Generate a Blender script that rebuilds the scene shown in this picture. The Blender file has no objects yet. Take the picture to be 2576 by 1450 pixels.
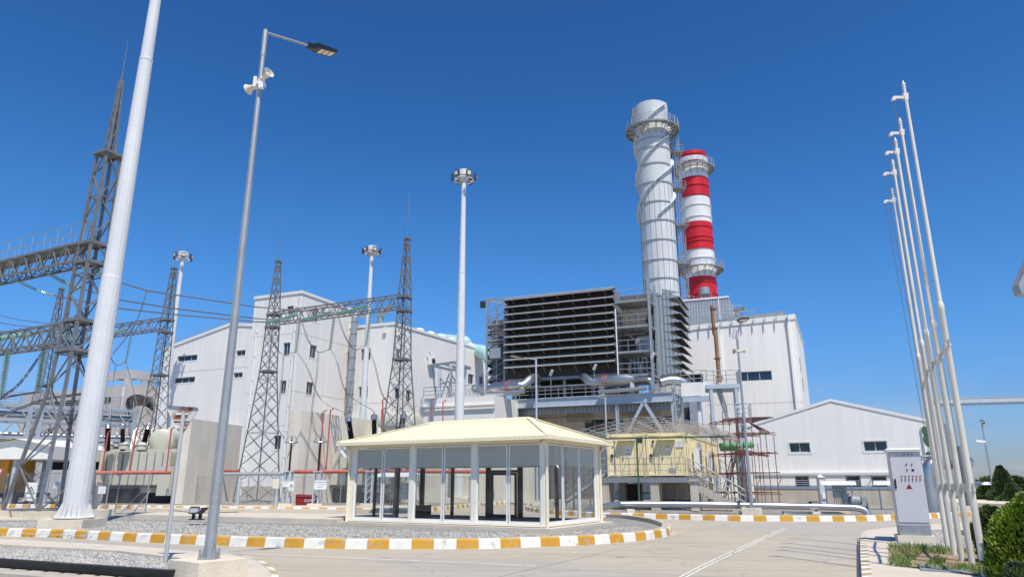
import bpy, math, random
from mathutils import Vector, Matrix
random.seed(7)
S = bpy.context.scene
COL = bpy.data.collections.new("scene_objects"); S.collection.children.link(COL)
R = math.radians
# ---------------------------------------------------------------- camera model (used to survey the site)
FPX, PITCH, CX, CY, EYE = 1771.0, R(15.46), 1287.5, 725.0, 1.6
cp, sp = math.cos(PITCH), math.sin(PITCH)
def ray(x, y):
    v = CY - y
    return (x - CX, FPX*cp - v*sp, FPX*sp + v*cp)
def P(x, y, Y):
    r = ray(x, y); k = Y/r[1]
    return Vector((r[0]*k, Y, EYE + r[2]*k))
def G(x, y, z=0.0):
    r = ray(x, y); k = (z-EYE)/r[2]
    return Vector((r[0]*k, r[1]*k, z))
def ZY(y, Y):
    return P(CX, y, Y).z
class FP:
    """vertical facade plane: origin xy, angle of its u direction; n points outwards"""
    def __init__(s, o, th):
        s.o = Vector((o[0], o[1])); s.u = Vector((math.cos(th), math.sin(th))); s.n = Vector((math.sin(th), -math.cos(th))); s.th = th
    @staticmethod
    def two(a, b):
        f = FP(a, math.atan2(b[1]-a[1], b[0]-a[0])); f.len = math.hypot(b[0]-a[0], b[1]-a[1]); return f
    def on(s, x, y, d=0):
        r = ray(x, y); o = s.o + s.n*d
        k = (o.x*s.n.x + o.y*s.n.y)/(r[0]*s.n.x + r[1]*s.n.y)
        p = Vector((r[0]*k, r[1]*k)) - o
        return p.dot(s.u), EYE + r[2]*k
    def pt(s, a, z, d=0):
        q = s.o + s.u*a + s.n*d
        return Vector((q.x, q.y, z))
    def rect(s, x0, y0, x1, y1, d=0):
        xm, ym = (x0+x1)/2, (y0+y1)/2
        return s.on(x0, ym, d)[0], s.on(x1, ym, d)[0], s.on(xm, y1, d)[1], s.on(xm, y0, d)[1]
# ---------------------------------------------------------------- mesh builder
def wloc(o):
    l = Vector((0, 0, 0))
    while o is not None:
        l += o.location; o = o.parent
    return l
SPLIT = {'band','support_block','footing','brace','column_pair','post','wheel','louvre_panel','opening','notice','notice_print','downpipe','wall_pipe','roof_hip_end','stiffener_ring','timber_plank','support_leg','dark_panel','saddle','ledge','red_band','riser','flange','turret','elbow_pipe','roof_slope','lens_pair','front_rib_pair','cable_bundle','thin_pipe','riser_pipe','button','pipe_bracket','canopy_bracket','gutter_bracket','waste','window_opening','dark_opening','bushing_pipe','sloping_cooler','clip'}
class MB:
    def __init__(s): s.v = []; s.f = []; s.m = []; s.mi = 0
    def add(s, vs, fs):
        b = len(s.v); s.v += [tuple(p) for p in vs]
        for f in fs: s.f.append([b+i for i in f]); s.m.append(s.mi)
        return s
    def poly(s, pts): return s.add(pts, [list(range(len(pts)))])
    def hexa(s, p):  # 8 points: bottom 4 ccw, top 4 ccw
        return s.add(p, [[3,2,1,0],[4,5,6,7],[0,1,5,4],[1,2,6,5],[2,3,7,6],[3,0,4,7]])
    def box(s, x0, x1, y0, y1, z0, z1):
        return s.hexa([(x0,y0,z0),(x1,y0,z0),(x1,y1,z0),(x0,y1,z0),(x0,y0,z1),(x1,y0,z1),(x1,y1,z1),(x0,y1,z1)])
    def pbox(s, fp, a0, a1, z0, z1, d0, d1):
        q = [fp.pt(a0,0,d1), fp.pt(a1,0,d1), fp.pt(a1,0,d0), fp.pt(a0,0,d0)]
        return s.hexa([(p.x,p.y,z0) for p in q]+[(p.x,p.y,z1) for p in q])
    def prism(s, pts, z0, z1):
        n = len(pts)
        zz0 = z0 if isinstance(z0,(list,tuple)) else [z0]*n
        zz1 = z1 if isinstance(z1,(list,tuple)) else [z1]*n
        vs = [(p[0],p[1],zz0[i]) for i,p in enumerate(pts)]+[(p[0],p[1],zz1[i]) for i,p in enumerate(pts)]
        fs = [list(range(n))[::-1], list(range(n,2*n))]+[[i,(i+1)%n,(i+1)%n+n,i+n] for i in range(n)]
        return s.add(vs, fs)
    def bar(s, a, b, w, h=None, up=(0,0,1)):
        a = Vector(a); b = Vector(b); h = h or w
        t = (b-a)
        if t.length < 1e-6: return s
        t.normalize(); up = Vector(up)
        if abs(t.dot(up)) > .98: up = Vector((1,0,0)) if abs(t.x) < .9 else Vector((0,1,0))
        x = t.cross(up).normalized()*w/2; y = x.cross(t).normalized()*h/2
        return s.hexa([a-x-y,a+x-y,a+x+y,a-x+y,b-x-y,b+x-y,b+x+y,b-x+y])
    def ang(s, a, b, w, t=None, up=(0,0,1)):   # steel angle section, two thin legs
        a = Vector(a); b = Vector(b); t = t or w*.16
        d = (b-a).normalized(); up = Vector(up)
        if abs(d.dot(up)) > .98: up = Vector((1,0,0))
        x = d.cross(up).normalized(); y = x.cross(d).normalized()
        s.bar(a+x*w/2, b+x*w/2, w, t, up); 
        s.bar(a+y*w/2, b+y*w/2, t, w, up)
        return s
    def tube(s, pts, r, n=8, caps=True):
        pts = [Vector(p) for p in pts]; rs = r if isinstance(r,(list,tuple)) else [r]*len(pts)
        b = len(s.v); prev = None
        for i,p in enumerate(pts):
            t = (pts[min(i+1,len(pts)-1)]-pts[max(i-1,0)])
            if t.length < 1e-9: t = Vector((0,0,1))
            t.normalize()
            if prev is None:
                a = Vector((0,0,1)) if abs(t.z) < .9 else Vector((1,0,0))
                x = t.cross(a).normalized()
            else:
                x = (prev - t*prev.dot(t))
                x = x.normalized() if x.length > 1e-6 else t.orthogonal().normalized()
            prev = x; y = t.cross(x)
            for k in range(n):
                an = 2*math.pi*k/n
                s.v.append(tuple(p+(x*math.cos(an)+y*math.sin(an))*rs[i]))
        for i in range(len(pts)-1):
            for k in range(n):
                k2 = (k+1)%n
                s.f.append([b+i*n+k, b+i*n+k2, b+(i+1)*n+k2, b+(i+1)*n+k]); s.m.append(s.mi)
        if caps:
            s.f.append([b+k for k in range(n)][::-1]); s.m.append(s.mi)
            e = b+(len(pts)-1)*n; s.f.append([e+k for k in range(n)]); s.m.append(s.mi)
        return s
    def lathe(s, c, prof, n=24, ax=None):      # prof: list of (radius, z); ax: axis vector
        c = Vector(c); ax = Vector(ax or (0,0,1)).normalized()
        x = ax.orthogonal().normalized(); y = ax.cross(x); b = len(s.v)
        for r,z in prof:
            for k in range(n):
                an = 2*math.pi*k/n
                s.v.append(tuple(c+ax*z+(x*math.cos(an)+y*math.sin(an))*r))
        for i in range(len(prof)-1):
            for k in range(n):
                k2 = (k+1)%n
                s.f.append([b+i*n+k, b+i*n+k2, b+(i+1)*n+k2, b+(i+1)*n+k]); s.m.append(s.mi)
        s.f.append([b+k for k in range(n)][::-1]); s.m.append(s.mi)
        e = b+(len(prof)-1)*n; s.f.append([e+k for k in range(n)]); s.m.append(s.mi)
        return s
    def split(s):
        par = list(range(len(s.v)))
        def fd(a):
            while par[a] != a: par[a] = par[par[a]]; a = par[a]
            return a
        for f in s.f:
            for q in f[1:]: par[fd(q)] = fd(f[0])
        g = {}
        for f,m in zip(s.f,s.m): g.setdefault(fd(f[0]),[]).append((f,m))
        out = []
        for fs in g.values():
            o = MB(); ix = {}
            for f,m in fs:
                for q in f:
                    if q not in ix: ix[q] = len(o.v); o.v.append(s.v[q])
                o.f.append([ix[q] for q in f]); o.m.append(m)
            out.append(o)
        return out
    def build(s, name, mats, parent=None, smooth=False, label=None, one=False):
        if name in SPLIT and parent is not None and not one:
            ps = s.split()
            if len(ps) > 1: return [p.build(name, mats, parent, smooth, label, True) for p in ps][0]
        me = bpy.data.meshes.new(name)
        o = wloc(parent) if parent is not None else Vector((0,0,0))
        me.from_pydata([(p[0]-o.x,p[1]-o.y,p[2]-o.z) for p in s.v], [], s.f)
        if not isinstance(mats,(list,tuple)): mats = [mats]
        for m in mats: me.materials.append(m)
        if len(mats) > 1: me.polygons.foreach_set('material_index', s.m)
        if smooth:
            me.polygons.foreach_set('use_smooth', [True]*len(me.polygons))
            try: me.set_sharp_from_angle(angle=R(40))
            except Exception: pass
        me.update()
        ob = bpy.data.objects.new(name, me); COL.objects.link(ob)
        if parent is not None: ob.parent = parent
        if label: ob['label'] = label
        return ob
def T(name, label, cat, loc=(0,0,0), group=None, rz=0):
    o = bpy.data.objects.new(name, None); o.empty_display_size = .3; COL.objects.link(o)
    o.location = loc; o.rotation_euler = (0,0,rz); o['label'] = label; o['category'] = cat
    if group: o['group'] = group
    return o
def tag(o, label, cat, group=None):
    o['label'] = label; o['category'] = cat
    if group: o['group'] = group
    return o
def struct(o): o['kind'] = 'structure'; return o
def stuff(o, label=None, cat=None):
    o['kind'] = 'stuff'
    if label: o['label'] = label; o['category'] = cat
    return o
def dup(root, loc, rz=None, label=None, sc=None):
    def cp_(o, par):
        c = o.copy(); COL.objects.link(c); c.parent = par
        for ch in [q for q in o.children]: cp_(ch, c)
        return c
    kids = list(root.children)
    r = root.copy(); COL.objects.link(r); r.location = loc
    if rz is not None: r.rotation_euler = (0,0,rz)
    if sc: r.scale = sc
    if label: r['label'] = label
    for ch in kids: cp_(ch, r)
    return r
# ---------------------------------------------------------------- materials
def mat(name, col, rough=.6, metal=0, var=.08, vs=1.5, bump=0, bs=20, streak=0, spec=.5, col2=None, c2s=.6, c2t=.55, coat=0):
    m = bpy.data.materials.new(name); m.use_nodes = True
    nt = m.node_tree; N = nt.nodes; L = nt.links
    b = N['Principled BSDF']; b.inputs['Roughness'].default_value = rough; b.inputs['Metallic'].default_value = metal
    b.inputs['Specular IOR Level'].default_value = spec
    geo = N.new('ShaderNodeNewGeometry'); cur = None
    def noise(scale, detail=4, mapping=None):
        n = N.new('ShaderNodeTexNoise'); n.inputs['Scale'].default_value = scale; n.inputs['Detail'].default_value = detail
        if mapping:
            mp = N.new('ShaderNodeMapping'); mp.inputs['Scale'].default_value = mapping
            L.new(geo.outputs['Position'], mp.inputs['Vector']); L.new(mp.outputs[0], n.inputs['Vector'])
        else: L.new(geo.outputs['Position'], n.inputs['Vector'])
        return n
    base = N.new('ShaderNodeRGB'); base.outputs[0].default_value = (*col,1); cur = base.outputs[0]
    if col2:
        n = noise(c2s, 6); r = N.new('ShaderNodeValToRGB'); r.color_ramp.elements[0].position = c2t-.08; r.color_ramp.elements[1].position = c2t+.08
        L.new(n.outputs[0], r.inputs[0])
        mx = N.new('ShaderNodeMix'); mx.data_type = 'RGBA'; L.new(r.outputs[0], mx.inputs[0]); L.new(cur, mx.inputs[6]); mx.inputs[7].default_value = (*col2,1); cur = mx.outputs[2]
    def mul(src, amt, cur):
        mr = N.new('ShaderNodeMapRange'); mr.inputs[1].default_value = .3; mr.inputs[2].default_value = .7; mr.inputs[3].default_value = 1-amt; mr.inputs[4].default_value = 1+amt*.6
        L.new(src, mr.inputs[0])
        mx = N.new('ShaderNodeMix'); mx.data_type = 'RGBA'; mx.blend_type = 'MULTIPLY'; mx.inputs[0].default_value = 1
        L.new(cur, mx.inputs[6]); L.new(mr.outputs[0], mx.inputs[7]); return mx.outputs[2]
    if var: cur = mul(noise(vs, 5).outputs[0], var, cur); cur = mul(noise(vs*7, 3).outputs[0], var*.5, cur)
    if streak: cur = mul(noise(1, 5, (2.2,2.2,.12)).outputs[0], streak, cur)
    L.new(cur, b.inputs['Base Color'])
    if bump:
        n = noise(bs, 5); bp = N.new('ShaderNodeBump'); bp.inputs['Strength'].default_value = bump; bp.inputs['Distance'].default_value = .03
        L.new(n.outputs[0], bp.inputs['Height']); L.new(bp.outputs[0], b.inputs['Normal'])
    m['h'] = 0
    return m
def ribbed(m, direction, pitch, strength=.6, dist=.04, dark=.12, sharp=False):
    """adds corrugation running perpendicular to `direction` (xyz) with the given pitch in metres"""
    nt = m.node_tree; N = nt.nodes; L = nt.links; b = N['Principled BSDF']
    geo = N.new('ShaderNodeNewGeometry'); dt = N.new('ShaderNodeVectorMath'); dt.operation = 'DOT_PRODUCT'; dt.inputs[1].default_value = direction
    L.new(geo.outputs['Position'], dt.inputs[0])
    a = N.new('ShaderNodeMath'); a.operation = 'MULTIPLY'; a.inputs[1].default_value = 2*math.pi/pitch; L.new(dt.outputs['Value'], a.inputs[0])
    s_ = N.new('ShaderNodeMath'); s_.operation = 'SINE'; L.new(a.outputs[0], s_.inputs[0])
    mr = N.new('ShaderNodeMapRange'); mr.interpolation_type = 'SMOOTHSTEP'
    mr.inputs[1].default_value = .93 if sharp else -.4; mr.inputs[2].default_value = .99 if sharp else .4; L.new(s_.outputs[0], mr.inputs[0])
    src = b.inputs['Base Color'].links[0].from_socket
    m2 = N.new('ShaderNodeMapRange'); m2.inputs[3].default_value = 1; m2.inputs[4].default_value = 1-dark; L.new(mr.outputs[0], m2.inputs[0])
    mx = N.new('ShaderNodeMix'); mx.data_type = 'RGBA'; mx.blend_type = 'MULTIPLY'; mx.inputs[0].default_value = 1
    L.new(src, mx.inputs[6]); L.new(m2.outputs[0], mx.inputs[7]); L.new(mx.outputs[2], b.inputs['Base Color'])
    if strength:
        bp = N.new('ShaderNodeBump'); bp.inputs['Strength'].default_value = strength; bp.inputs['Distance'].default_value = dist
        L.new(mr.outputs[0], bp.inputs['Height']); L.new(bp.outputs[0], b.inputs['Normal'])
    return m
def glass(name, tint, refl=1.0, alpha=.85):
    m = bpy.data.materials.new(name); m.use_nodes = True; N = m.node_tree.nodes; L = m.node_tree.links
    out = N['Material Output']; N.remove(N['Principled BSDF'])
    tr = N.new('ShaderNodeBsdfTransparent'); tr.inputs[0].default_value = (*tint,1)
    gl = N.new('ShaderNodeBsdfGlossy'); gl.inputs['Roughness'].default_value = .02; gl.inputs[0].default_value = (1,1,1,1)
    fr = N.new('ShaderNodeFresnel'); fr.inputs[0].default_value = 1.5
    mu = N.new('ShaderNodeMath'); mu.operation = 'MULTIPLY'; mu.inputs[1].default_value = refl; L.new(fr.outputs[0], mu.inputs[0])
    mx = N.new('ShaderNodeMixShader'); L.new(mu.outputs[0], mx.inputs[0]); L.new(tr.outputs[0], mx.inputs[1]); L.new(gl.outputs[0], mx.inputs[2])
    L.new(mx.outputs[0], out.inputs[0]); return m
TH = R(-22)
UDIR = (math.cos(TH), math.sin(TH), 0); WDIR = (-math.sin(TH), math.cos(TH), 0)
M = {}
M['wall'] = ribbed(mat('white_cladding', (.84,.805,.735), .55, 0, .025, .25, streak=.06), (UDIR[0]*.8+WDIR[0]*.35, UDIR[1]*.8+WDIR[1]*.35, 0), 1.05, 0, dark=.025, sharp=True)
M['coping'] = mat('white_coping', (.80,.78,.72), .45, 0, .04)
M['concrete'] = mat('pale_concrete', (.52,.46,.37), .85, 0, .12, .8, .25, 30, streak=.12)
M['concrete_cream'] = mat('cream_concrete_block', (.74,.65,.50), .85, 0, .08, 2.0, .35, 25, streak=.08)  # lighter, creamier tone than the plain concrete
M['blast'] = mat('blast_wall_concrete', (.74,.68,.57), .85, 0, .07, .5, .15, 12, streak=.10)
M['greybld'] = mat('grey_render', (.55,.50,.46), .85, 0, .06, .5, streak=.10)
M['galv'] = mat('galvanised_steel', (.36,.38,.39), .5, .35, .12, 3)
M['lattice'] = mat('weathered_lattice_steel', (.22,.225,.225), .55, .3, .2, 2.5, col2=(.20,.17,.15), c2s=.9, c2t=.66)
M['bluesteel'] = mat('pale_blue_steel', (.46,.52,.57), .5, .1, .08, 1.5)
M['greysteel'] = mat('grey_steel', (.30,.31,.31), .5, .2, .12, 1.5)
M['mastwhite'] = mat('white_mast_paint', (.72,.72,.70), .4, 0, .05, .8, streak=.05)
M['whitepaint'] = mat('white_paint', (.78,.78,.76), .45, 0, .05, 1.5)
M['creamplastic'] = mat('cream_plastic', (.72,.66,.52), .45, 0, .05, 4)
M['pole'] = mat('cream_pole_paint', (.74,.70,.60), .4, 0, .04, 2.5, streak=.03, col2=(.55,.48,.37), c2s=1.2, c2t=.68)
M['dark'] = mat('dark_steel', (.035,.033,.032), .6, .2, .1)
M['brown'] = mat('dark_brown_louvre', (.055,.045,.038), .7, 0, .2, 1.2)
M['black'] = mat('black_paint', (.012,.013,.015), .35, 0, .1)
M['louvre'] = ribbed(mat('corrugated_blue_grey_sheet', (.40,.44,.47), .45, .25, .08, .7), (UDIR[0],UDIR[1],0), .4, .8, .05, .25)
M['hood'] = mat('grey_hood_sheet', (.43,.43,.40), .45, .2, .08, .8)
M['silver'] = mat('aluminium_cladding', (.52,.51,.49), .33, .9, .06, 1.5)
M['stack'] = mat('grey_white_stack_paint', (.63,.65,.64), .6, 0, .05, .3, streak=.10)
M['red'] = mat('red_stack_paint', (.62,.014,.018), .4, 0, .08, .3, streak=.12)
M['stackwhite'] = mat('white_stack_paint', (.80,.79,.76), .45, 0, .05, .3, streak=.12)
M['pipered'] = mat('faded_red_pipe_paint', (.46,.10,.075), .5, 0, .15, 2)
M['rust'] = mat('rust_brown_tube', (.20,.055,.035), .65, 0, .25, 3)
M['orange_rust'] = mat('orange_brown_pipe', (.30,.15,.055), .6, 0, .12, 1)
M['trussgrey'] = mat('grey_truss_with_rust', (.36,.35,.33), .6, .2, .1, 2, col2=(.30,.14,.06), c2s=1.1, c2t=.60)
M['green'] = mat('green_pipe_paint', (.10,.34,.12), .4, 0, .06)
M['greenpost'] = mat('dark_green_post_paint', (.045,.10,.06), .5, 0, .15, 3)
M['cyan'] = mat('turquoise_duct_paint', (.42,.66,.60), .4, 0, .05, .8)
M['yellow'] = mat('cream_yellow_container_paint', (.84,.71,.40), .5, 0, .05, .9, streak=.06)
M['yellow_r'] = ribbed(mat('cream_yellow_corrugated', (.68,.54,.245), .5, 0, .05, .9, streak=.06), (WDIR[0],WDIR[1],0), .28, .9, .04, .10)
M['cream'] = mat('cream_sheet_metal', (.86,.78,.55), .45, 0, .04, 1)
M['transf'] = mat('pale_olive_transformer_paint', (.55,.54,.44), .45, 0, .06, 1.2)
M['bushing'] = mat('brown_porcelain', (.045,.018,.018), .2, 0, .1)
M['insul'] = mat('green_glass_insulator', (.30,.50,.41), .12, 0, .1, 5, spec=.9)
M['cable'] = mat('aluminium_conductor', (.20,.19,.19), .5, .3, .1)
M['winglass'] = mat('dark_blue_window_glass', (.012,.022,.04), .06, 0, 0, spec=.9)
M['winframe'] = mat('window_frame_grey', (.50,.50,.48), .5, 0, .03)
M['cabinet'] = mat('light_grey_cabinet_paint', (.56,.56,.58), .4, 0, .03, 1.2, streak=.03)
M['galvsheet'] = mat('zinc_sheet', (.36,.39,.41), .45, .3, .2, 5)
M['signwhite'] = mat('sign_white', (.78,.78,.76), .45, 0, .04)
M['blue'] = mat('sign_blue', (.03,.08,.30), .5, 0, .05)
M['redpaint'] = mat('dark_red_paint', (.25,.015,.015), .5, 0, .1)
M['lens'] = mat('led_lens', (.75,.68,.50), .3, 0, .03)
M['rustsign'] = mat('rusty_sign_back', (.56,.56,.54), .55, .1, .06, 4, col2=(.27,.08,.02), c2s=3.6, c2t=.53)
M['pavglass'] = glass('pavilion_glass', (.90,.92,.91), 1.0)
M['palpaint'] = mat('pavilion_ivory_frame', (.86,.82,.68), .4, 0, .04)
M['panel'] = mat('ceiling_panel_grey', (.80,.80,.76), .7, 0, .03)
M['darkframe'] = mat('dark_brown_aluminium', (.05,.045,.042), .4, .1, .1)
M['text'] = mat('sign_lettering_blue', (.03,.06,.20), .6, 0, 0)
M['textblack'] = mat('sign_lettering_black', (.02,.02,.02), .6, 0, 0)
M['lampred'] = mat('red_lens', (.22,.012,.018), .3, 0, .05)
M['lampteal'] = mat('teal_lens', (.02,.20,.18), .3, 0, .05)
def text(name, s_, loc, th, size, m, parent, bold=0):
    c = bpy.data.curves.new(name,'FONT'); c.body = s_; c.size = size; c.align_x = 'CENTER'; c.align_y = 'CENTER'; c.offset = bold
    tmp = bpy.data.objects.new('tmp', c); me = bpy.data.meshes.new_from_object(tmp); bpy.data.objects.remove(tmp)
    me.materials.clear(); me.materials.append(m)
    rot = Matrix.Rotation(th,4,'Z') @ Matrix.Rotation(R(90),4,'X')
    me.transform(Matrix.Translation(Vector(loc)-wloc(parent)) @ rot)
    ob = bpy.data.objects.new(name, me); COL.objects.link(ob); ob.parent = parent
    return ob
# ================================================================= GROUND, ROADS, KERBS
def mat_road():
    m = mat('road_concrete', (.48,.42,.315), .8, 0, .06, .35, .12, 60, col2=(.43,.395,.335), c2s=.12, c2t=.52)
    nt = m.node_tree; N = nt.nodes; L = nt.links; b = N['Principled BSDF']
    geo = N.new('ShaderNodeNewGeometry')
    no = N.new('ShaderNodeTexNoise'); no.inputs['Scale'].default_value = .5; L.new(geo.outputs['Position'], no.inputs['Vector'])
    def joint(a, c, pitch, w=.02):
        a = Vector(a); c = Vector(c); d = (c-a).normalized(); n = Vector((-d.y, d.x, 0)); off = a.dot(n)
        dt = N.new('ShaderNodeVectorMath'); dt.operation = 'DOT_PRODUCT'; dt.inputs[1].default_value = n; L.new(geo.outputs['Position'], dt.inputs[0])
        s1 = N.new('ShaderNodeMath'); s1.operation = 'MULTIPLY_ADD'; s1.inputs[1].default_value = .10; L.new(no.outputs[0], s1.inputs[0]); L.new(dt.outputs['Value'], s1.inputs[2])
        s2 = N.new('ShaderNodeMath'); s2.operation = 'SUBTRACT'; s2.inputs[1].default_value = off+.05-500*pitch; L.new(s1.outputs[0], s2.inputs[0])
        s3 = N.new('ShaderNodeMath'); s3.operation = 'MODULO'; s3.inputs[1].default_value = pitch; L.new(s2.outputs[0], s3.inputs[0])
        s4 = N.new('ShaderNodeMath'); s4.operation = 'LESS_THAN'; s4.inputs[1].default_value = w; L.new(s3.outputs[0], s4.inputs[0]); return s4.outputs[0]
    j1 = joint(G(1252,1450), G(1615,1366), 11.0, .03); j2 = joint(G(1479,1393), G(1738,1403), 3.1, .035)
    mx = N.new('ShaderNodeMath'); mx.operation = 'MAXIMUM'; L.new(j1, mx.inputs[0]); L.new(j2, mx.inputs[1])
    src = b.inputs['Base Color'].links[0].from_socket
    c = N.new('ShaderNodeMix'); c.data_type = 'RGBA'; L.new(mx.outputs[0], c.inputs[0]); L.new(src, c.inputs[6]); c.inputs[7].default_value = (.20,.18,.165,1)
    # stains and tyre dust
    st = N.new('ShaderNodeTexNoise'); st.inputs['Scale'].default_value = .9; st.inputs['Detail'].default_value = 8; L.new(geo.outputs['Position'], st.inputs['Vector'])
    rr = N.new('ShaderNodeMapRange'); rr.inputs[1].default_value = .62; rr.inputs[2].default_value = .8; rr.inputs[3].default_value = 1; rr.inputs[4].default_value = .82; L.new(st.outputs[0], rr.inputs[0])
    mm = N.new('ShaderNodeMix'); mm.data_type = 'RGBA'; mm.blend_type = 'MULTIPLY'; mm.inputs[0].default_value = 1; L.new(c.outputs[2], mm.inputs[6]); L.new(rr.outputs[0], mm.inputs[7])
    mp = N.new('ShaderNodeMapping'); mp.inputs['Rotation'].default_value = (0,0,R(24)); mp.inputs['Scale'].default_value = (.10,2.6,1)
    L.new(geo.outputs['Position'], mp.inputs['Vector']); ty = N.new('ShaderNodeTexNoise'); ty.inputs['Scale'].default_value = .8; ty.inputs['Detail'].default_value = 6; L.new(mp.outputs[0], ty.inputs['Vector'])
    tr = N.new('ShaderNodeMapRange'); tr.inputs[1].default_value = .5; tr.inputs[2].default_value = .72; tr.inputs[3].default_value = 1; tr.inputs[4].default_value = .84; L.new(ty.outputs[0], tr.inputs[0])
    m3 = N.new('ShaderNodeMix'); m3.data_type = 'RGBA'; m3.blend_type = 'MULTIPLY'; m3.inputs[0].default_value = 1; L.new(mm.outputs[2], m3.inputs[6]); L.new(tr.outputs[0], m3.inputs[7])
    sp_ = N.new('ShaderNodeTexVoronoi'); sp_.inputs['Scale'].default_value = .55; L.new(geo.outputs['Position'], sp_.inputs['Vector'])
    s5 = N.new('ShaderNodeMapRange'); s5.inputs[1].default_value = .03; s5.inputs[2].default_value = .10; s5.inputs[3].default_value = .72; s5.inputs[4].default_value = 1; L.new(sp_.outputs['Distance'], s5.inputs[0])
    m4 = N.new('ShaderNodeMix'); m4.data_type = 'RGBA'; m4.blend_type = 'MULTIPLY'; m4.inputs[0].default_value = 1; L.new(m3.outputs[2], m4.inputs[6]); L.new(s5.outputs[0], m4.inputs[7])
    ck = N.new('ShaderNodeTexVoronoi'); ck.feature = 'DISTANCE_TO_EDGE'; ck.inputs['Scale'].default_value = .22
    wn = N.new('ShaderNodeTexNoise'); wn.inputs['Scale'].default_value = 1.4; wn.inputs['Detail'].default_value = 6; L.new(geo.outputs['Position'], wn.inputs['Vector'])
    va = N.new('ShaderNodeVectorMath'); va.operation = 'MULTIPLY_ADD'; va.inputs[1].default_value = (1.1,1.1,1.1); L.new(wn.outputs['Color'], va.inputs[0]); L.new(geo.outputs['Position'], va.inputs[2]); L.new(va.outputs[0], ck.inputs['Vector'])
    c5 = N.new('ShaderNodeMapRange'); c5.inputs[1].default_value = .0015; c5.inputs[2].default_value = .005; c5.inputs[3].default_value = .74; c5.inputs[4].default_value = 1; L.new(ck.outputs['Distance'], c5.inputs[0])
    m5 = N.new('ShaderNodeMix'); m5.data_type = 'RGBA'; m5.blend_type = 'MULTIPLY'; m5.inputs[0].default_value = 1; L.new(m4.outputs[2], m5.inputs[6]); L.new(c5.outputs[0], m5.inputs[7])
    L.new(m5.outputs[2], b.inputs['Base Color']); return m
def mat_gravel(name, c1, c2, c3, scale=16):
    m = bpy.data.materials.new(name); m.use_nodes = True; nt = m.node_tree; N = nt.nodes; L = nt.links; b = N['Principled BSDF']; b.inputs['Roughness'].default_value = .8
    geo = N.new('ShaderNodeNewGeometry')
    vo = N.new('ShaderNodeTexVoronoi'); vo.inputs['Scale'].default_value = scale; L.new(geo.outputs['Position'], vo.inputs['Vector'])
    sep = N.new('ShaderNodeSeparateColor'); L.new(vo.outputs['Color'], sep.inputs[0])
    r = N.new('ShaderNodeValToRGB'); e = r.color_ramp.elements; e[0].color = (*c1,1); e[1].color = (*c3,1); e[0].position = 0; e[1].position = 1
    k = e.new(.55); k.color = (*c2,1); L.new(sep.outputs[0], r.inputs[0])
    big = N.new('ShaderNodeTexNoise'); big.inputs['Scale'].default_value = .35; big.inputs['Detail'].default_value = 5; L.new(geo.outputs['Position'], big.inputs['Vector'])
    rb = N.new('ShaderNodeMapRange'); rb.inputs[1].default_value = .5; rb.inputs[2].default_value = .68; L.new(big.outputs[0], rb.inputs[0])
    mx = N.new('ShaderNodeMix'); mx.data_type = 'RGBA'; mx.blend_type = 'MULTIPLY'; L.new(rb.outputs[0], mx.inputs[0]); L.new(r.outputs[0], mx.inputs[6]); mx.inputs[7].default_value = (1.0,.85,.62,1)
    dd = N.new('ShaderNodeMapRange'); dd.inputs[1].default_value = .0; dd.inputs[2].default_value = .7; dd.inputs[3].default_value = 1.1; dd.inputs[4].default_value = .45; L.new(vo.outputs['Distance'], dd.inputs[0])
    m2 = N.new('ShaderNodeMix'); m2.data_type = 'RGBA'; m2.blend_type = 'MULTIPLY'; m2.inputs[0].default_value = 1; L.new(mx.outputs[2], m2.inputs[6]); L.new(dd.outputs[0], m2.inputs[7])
    L.new(m2.outputs[2], b.inputs['Base Color'])
    bp = N.new('ShaderNodeBump'); bp.invert = True; bp.inputs['Strength'].default_value = .8; bp.inputs['Distance'].default_value = .04; L.new(vo.outputs['Distance'], bp.inputs['Height']); L.new(bp.outputs[0], b.inputs['Normal'])
    return m
M['road'] = mat_road()
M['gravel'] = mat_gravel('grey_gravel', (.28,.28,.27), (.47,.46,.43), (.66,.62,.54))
M['desert'] = mat('dry_sandy_soil', (.42,.34,.24), .95, 0, .15, .05, .3, 3, col2=(.30,.27,.17), c2s=.05, c2t=.6)
M['path'] = mat('pavement_concrete', (.62,.55,.44), .85, 0, .10, .9, .2, 40)
M['kwhite'] = mat('kerb_white_paint', (.80,.77,.70), .6, 0, .10, 3, .4, 30, col2=(.50,.46,.40), c2s=5, c2t=.64)
M['kyellow'] = mat('kerb_ochre_paint', (.60,.31,.025), .6, 0, .16, 3, .4, 30, col2=(.46,.36,.24), c2s=5, c2t=.62)
M['kfaded'] = mat('kerb_faded_ochre', (.48,.37,.17), .7, 0, .12, 3, .2, 30)
M['line'] = mat('road_line_paint', (.74,.72,.66), .7, 0, .10, 2, col2=(.52,.48,.42), c2s=6, c2t=.64)
M['soil'] = mat('brown_soil', (.36,.26,.16), .95, 0, .3, 3, .6, 20)
def sheet(name, pts, z, m):
    mb = MB(); mb.poly([(p[0],p[1],z) for p in pts]); return struct(mb.build(name, m))
def slab(name, pts, z0, z1, m):
    mb = MB(); mb.prism([(p[0],p[1]) for p in pts], z0, z1); return struct(mb.build(name, m))
b = MB(); b.poly([(-2500,-60,-.03),(2500,-60,-.03),(2500,4000,-.03),(-2500,4000,-.03)]); struct(b.build('ground', M['desert']))
b = MB(); b.poly([(-120,-20,0),(90,-20,0),(130,140,0),(-160,140,0)]); struct(b.build('road', M['road']))
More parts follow.
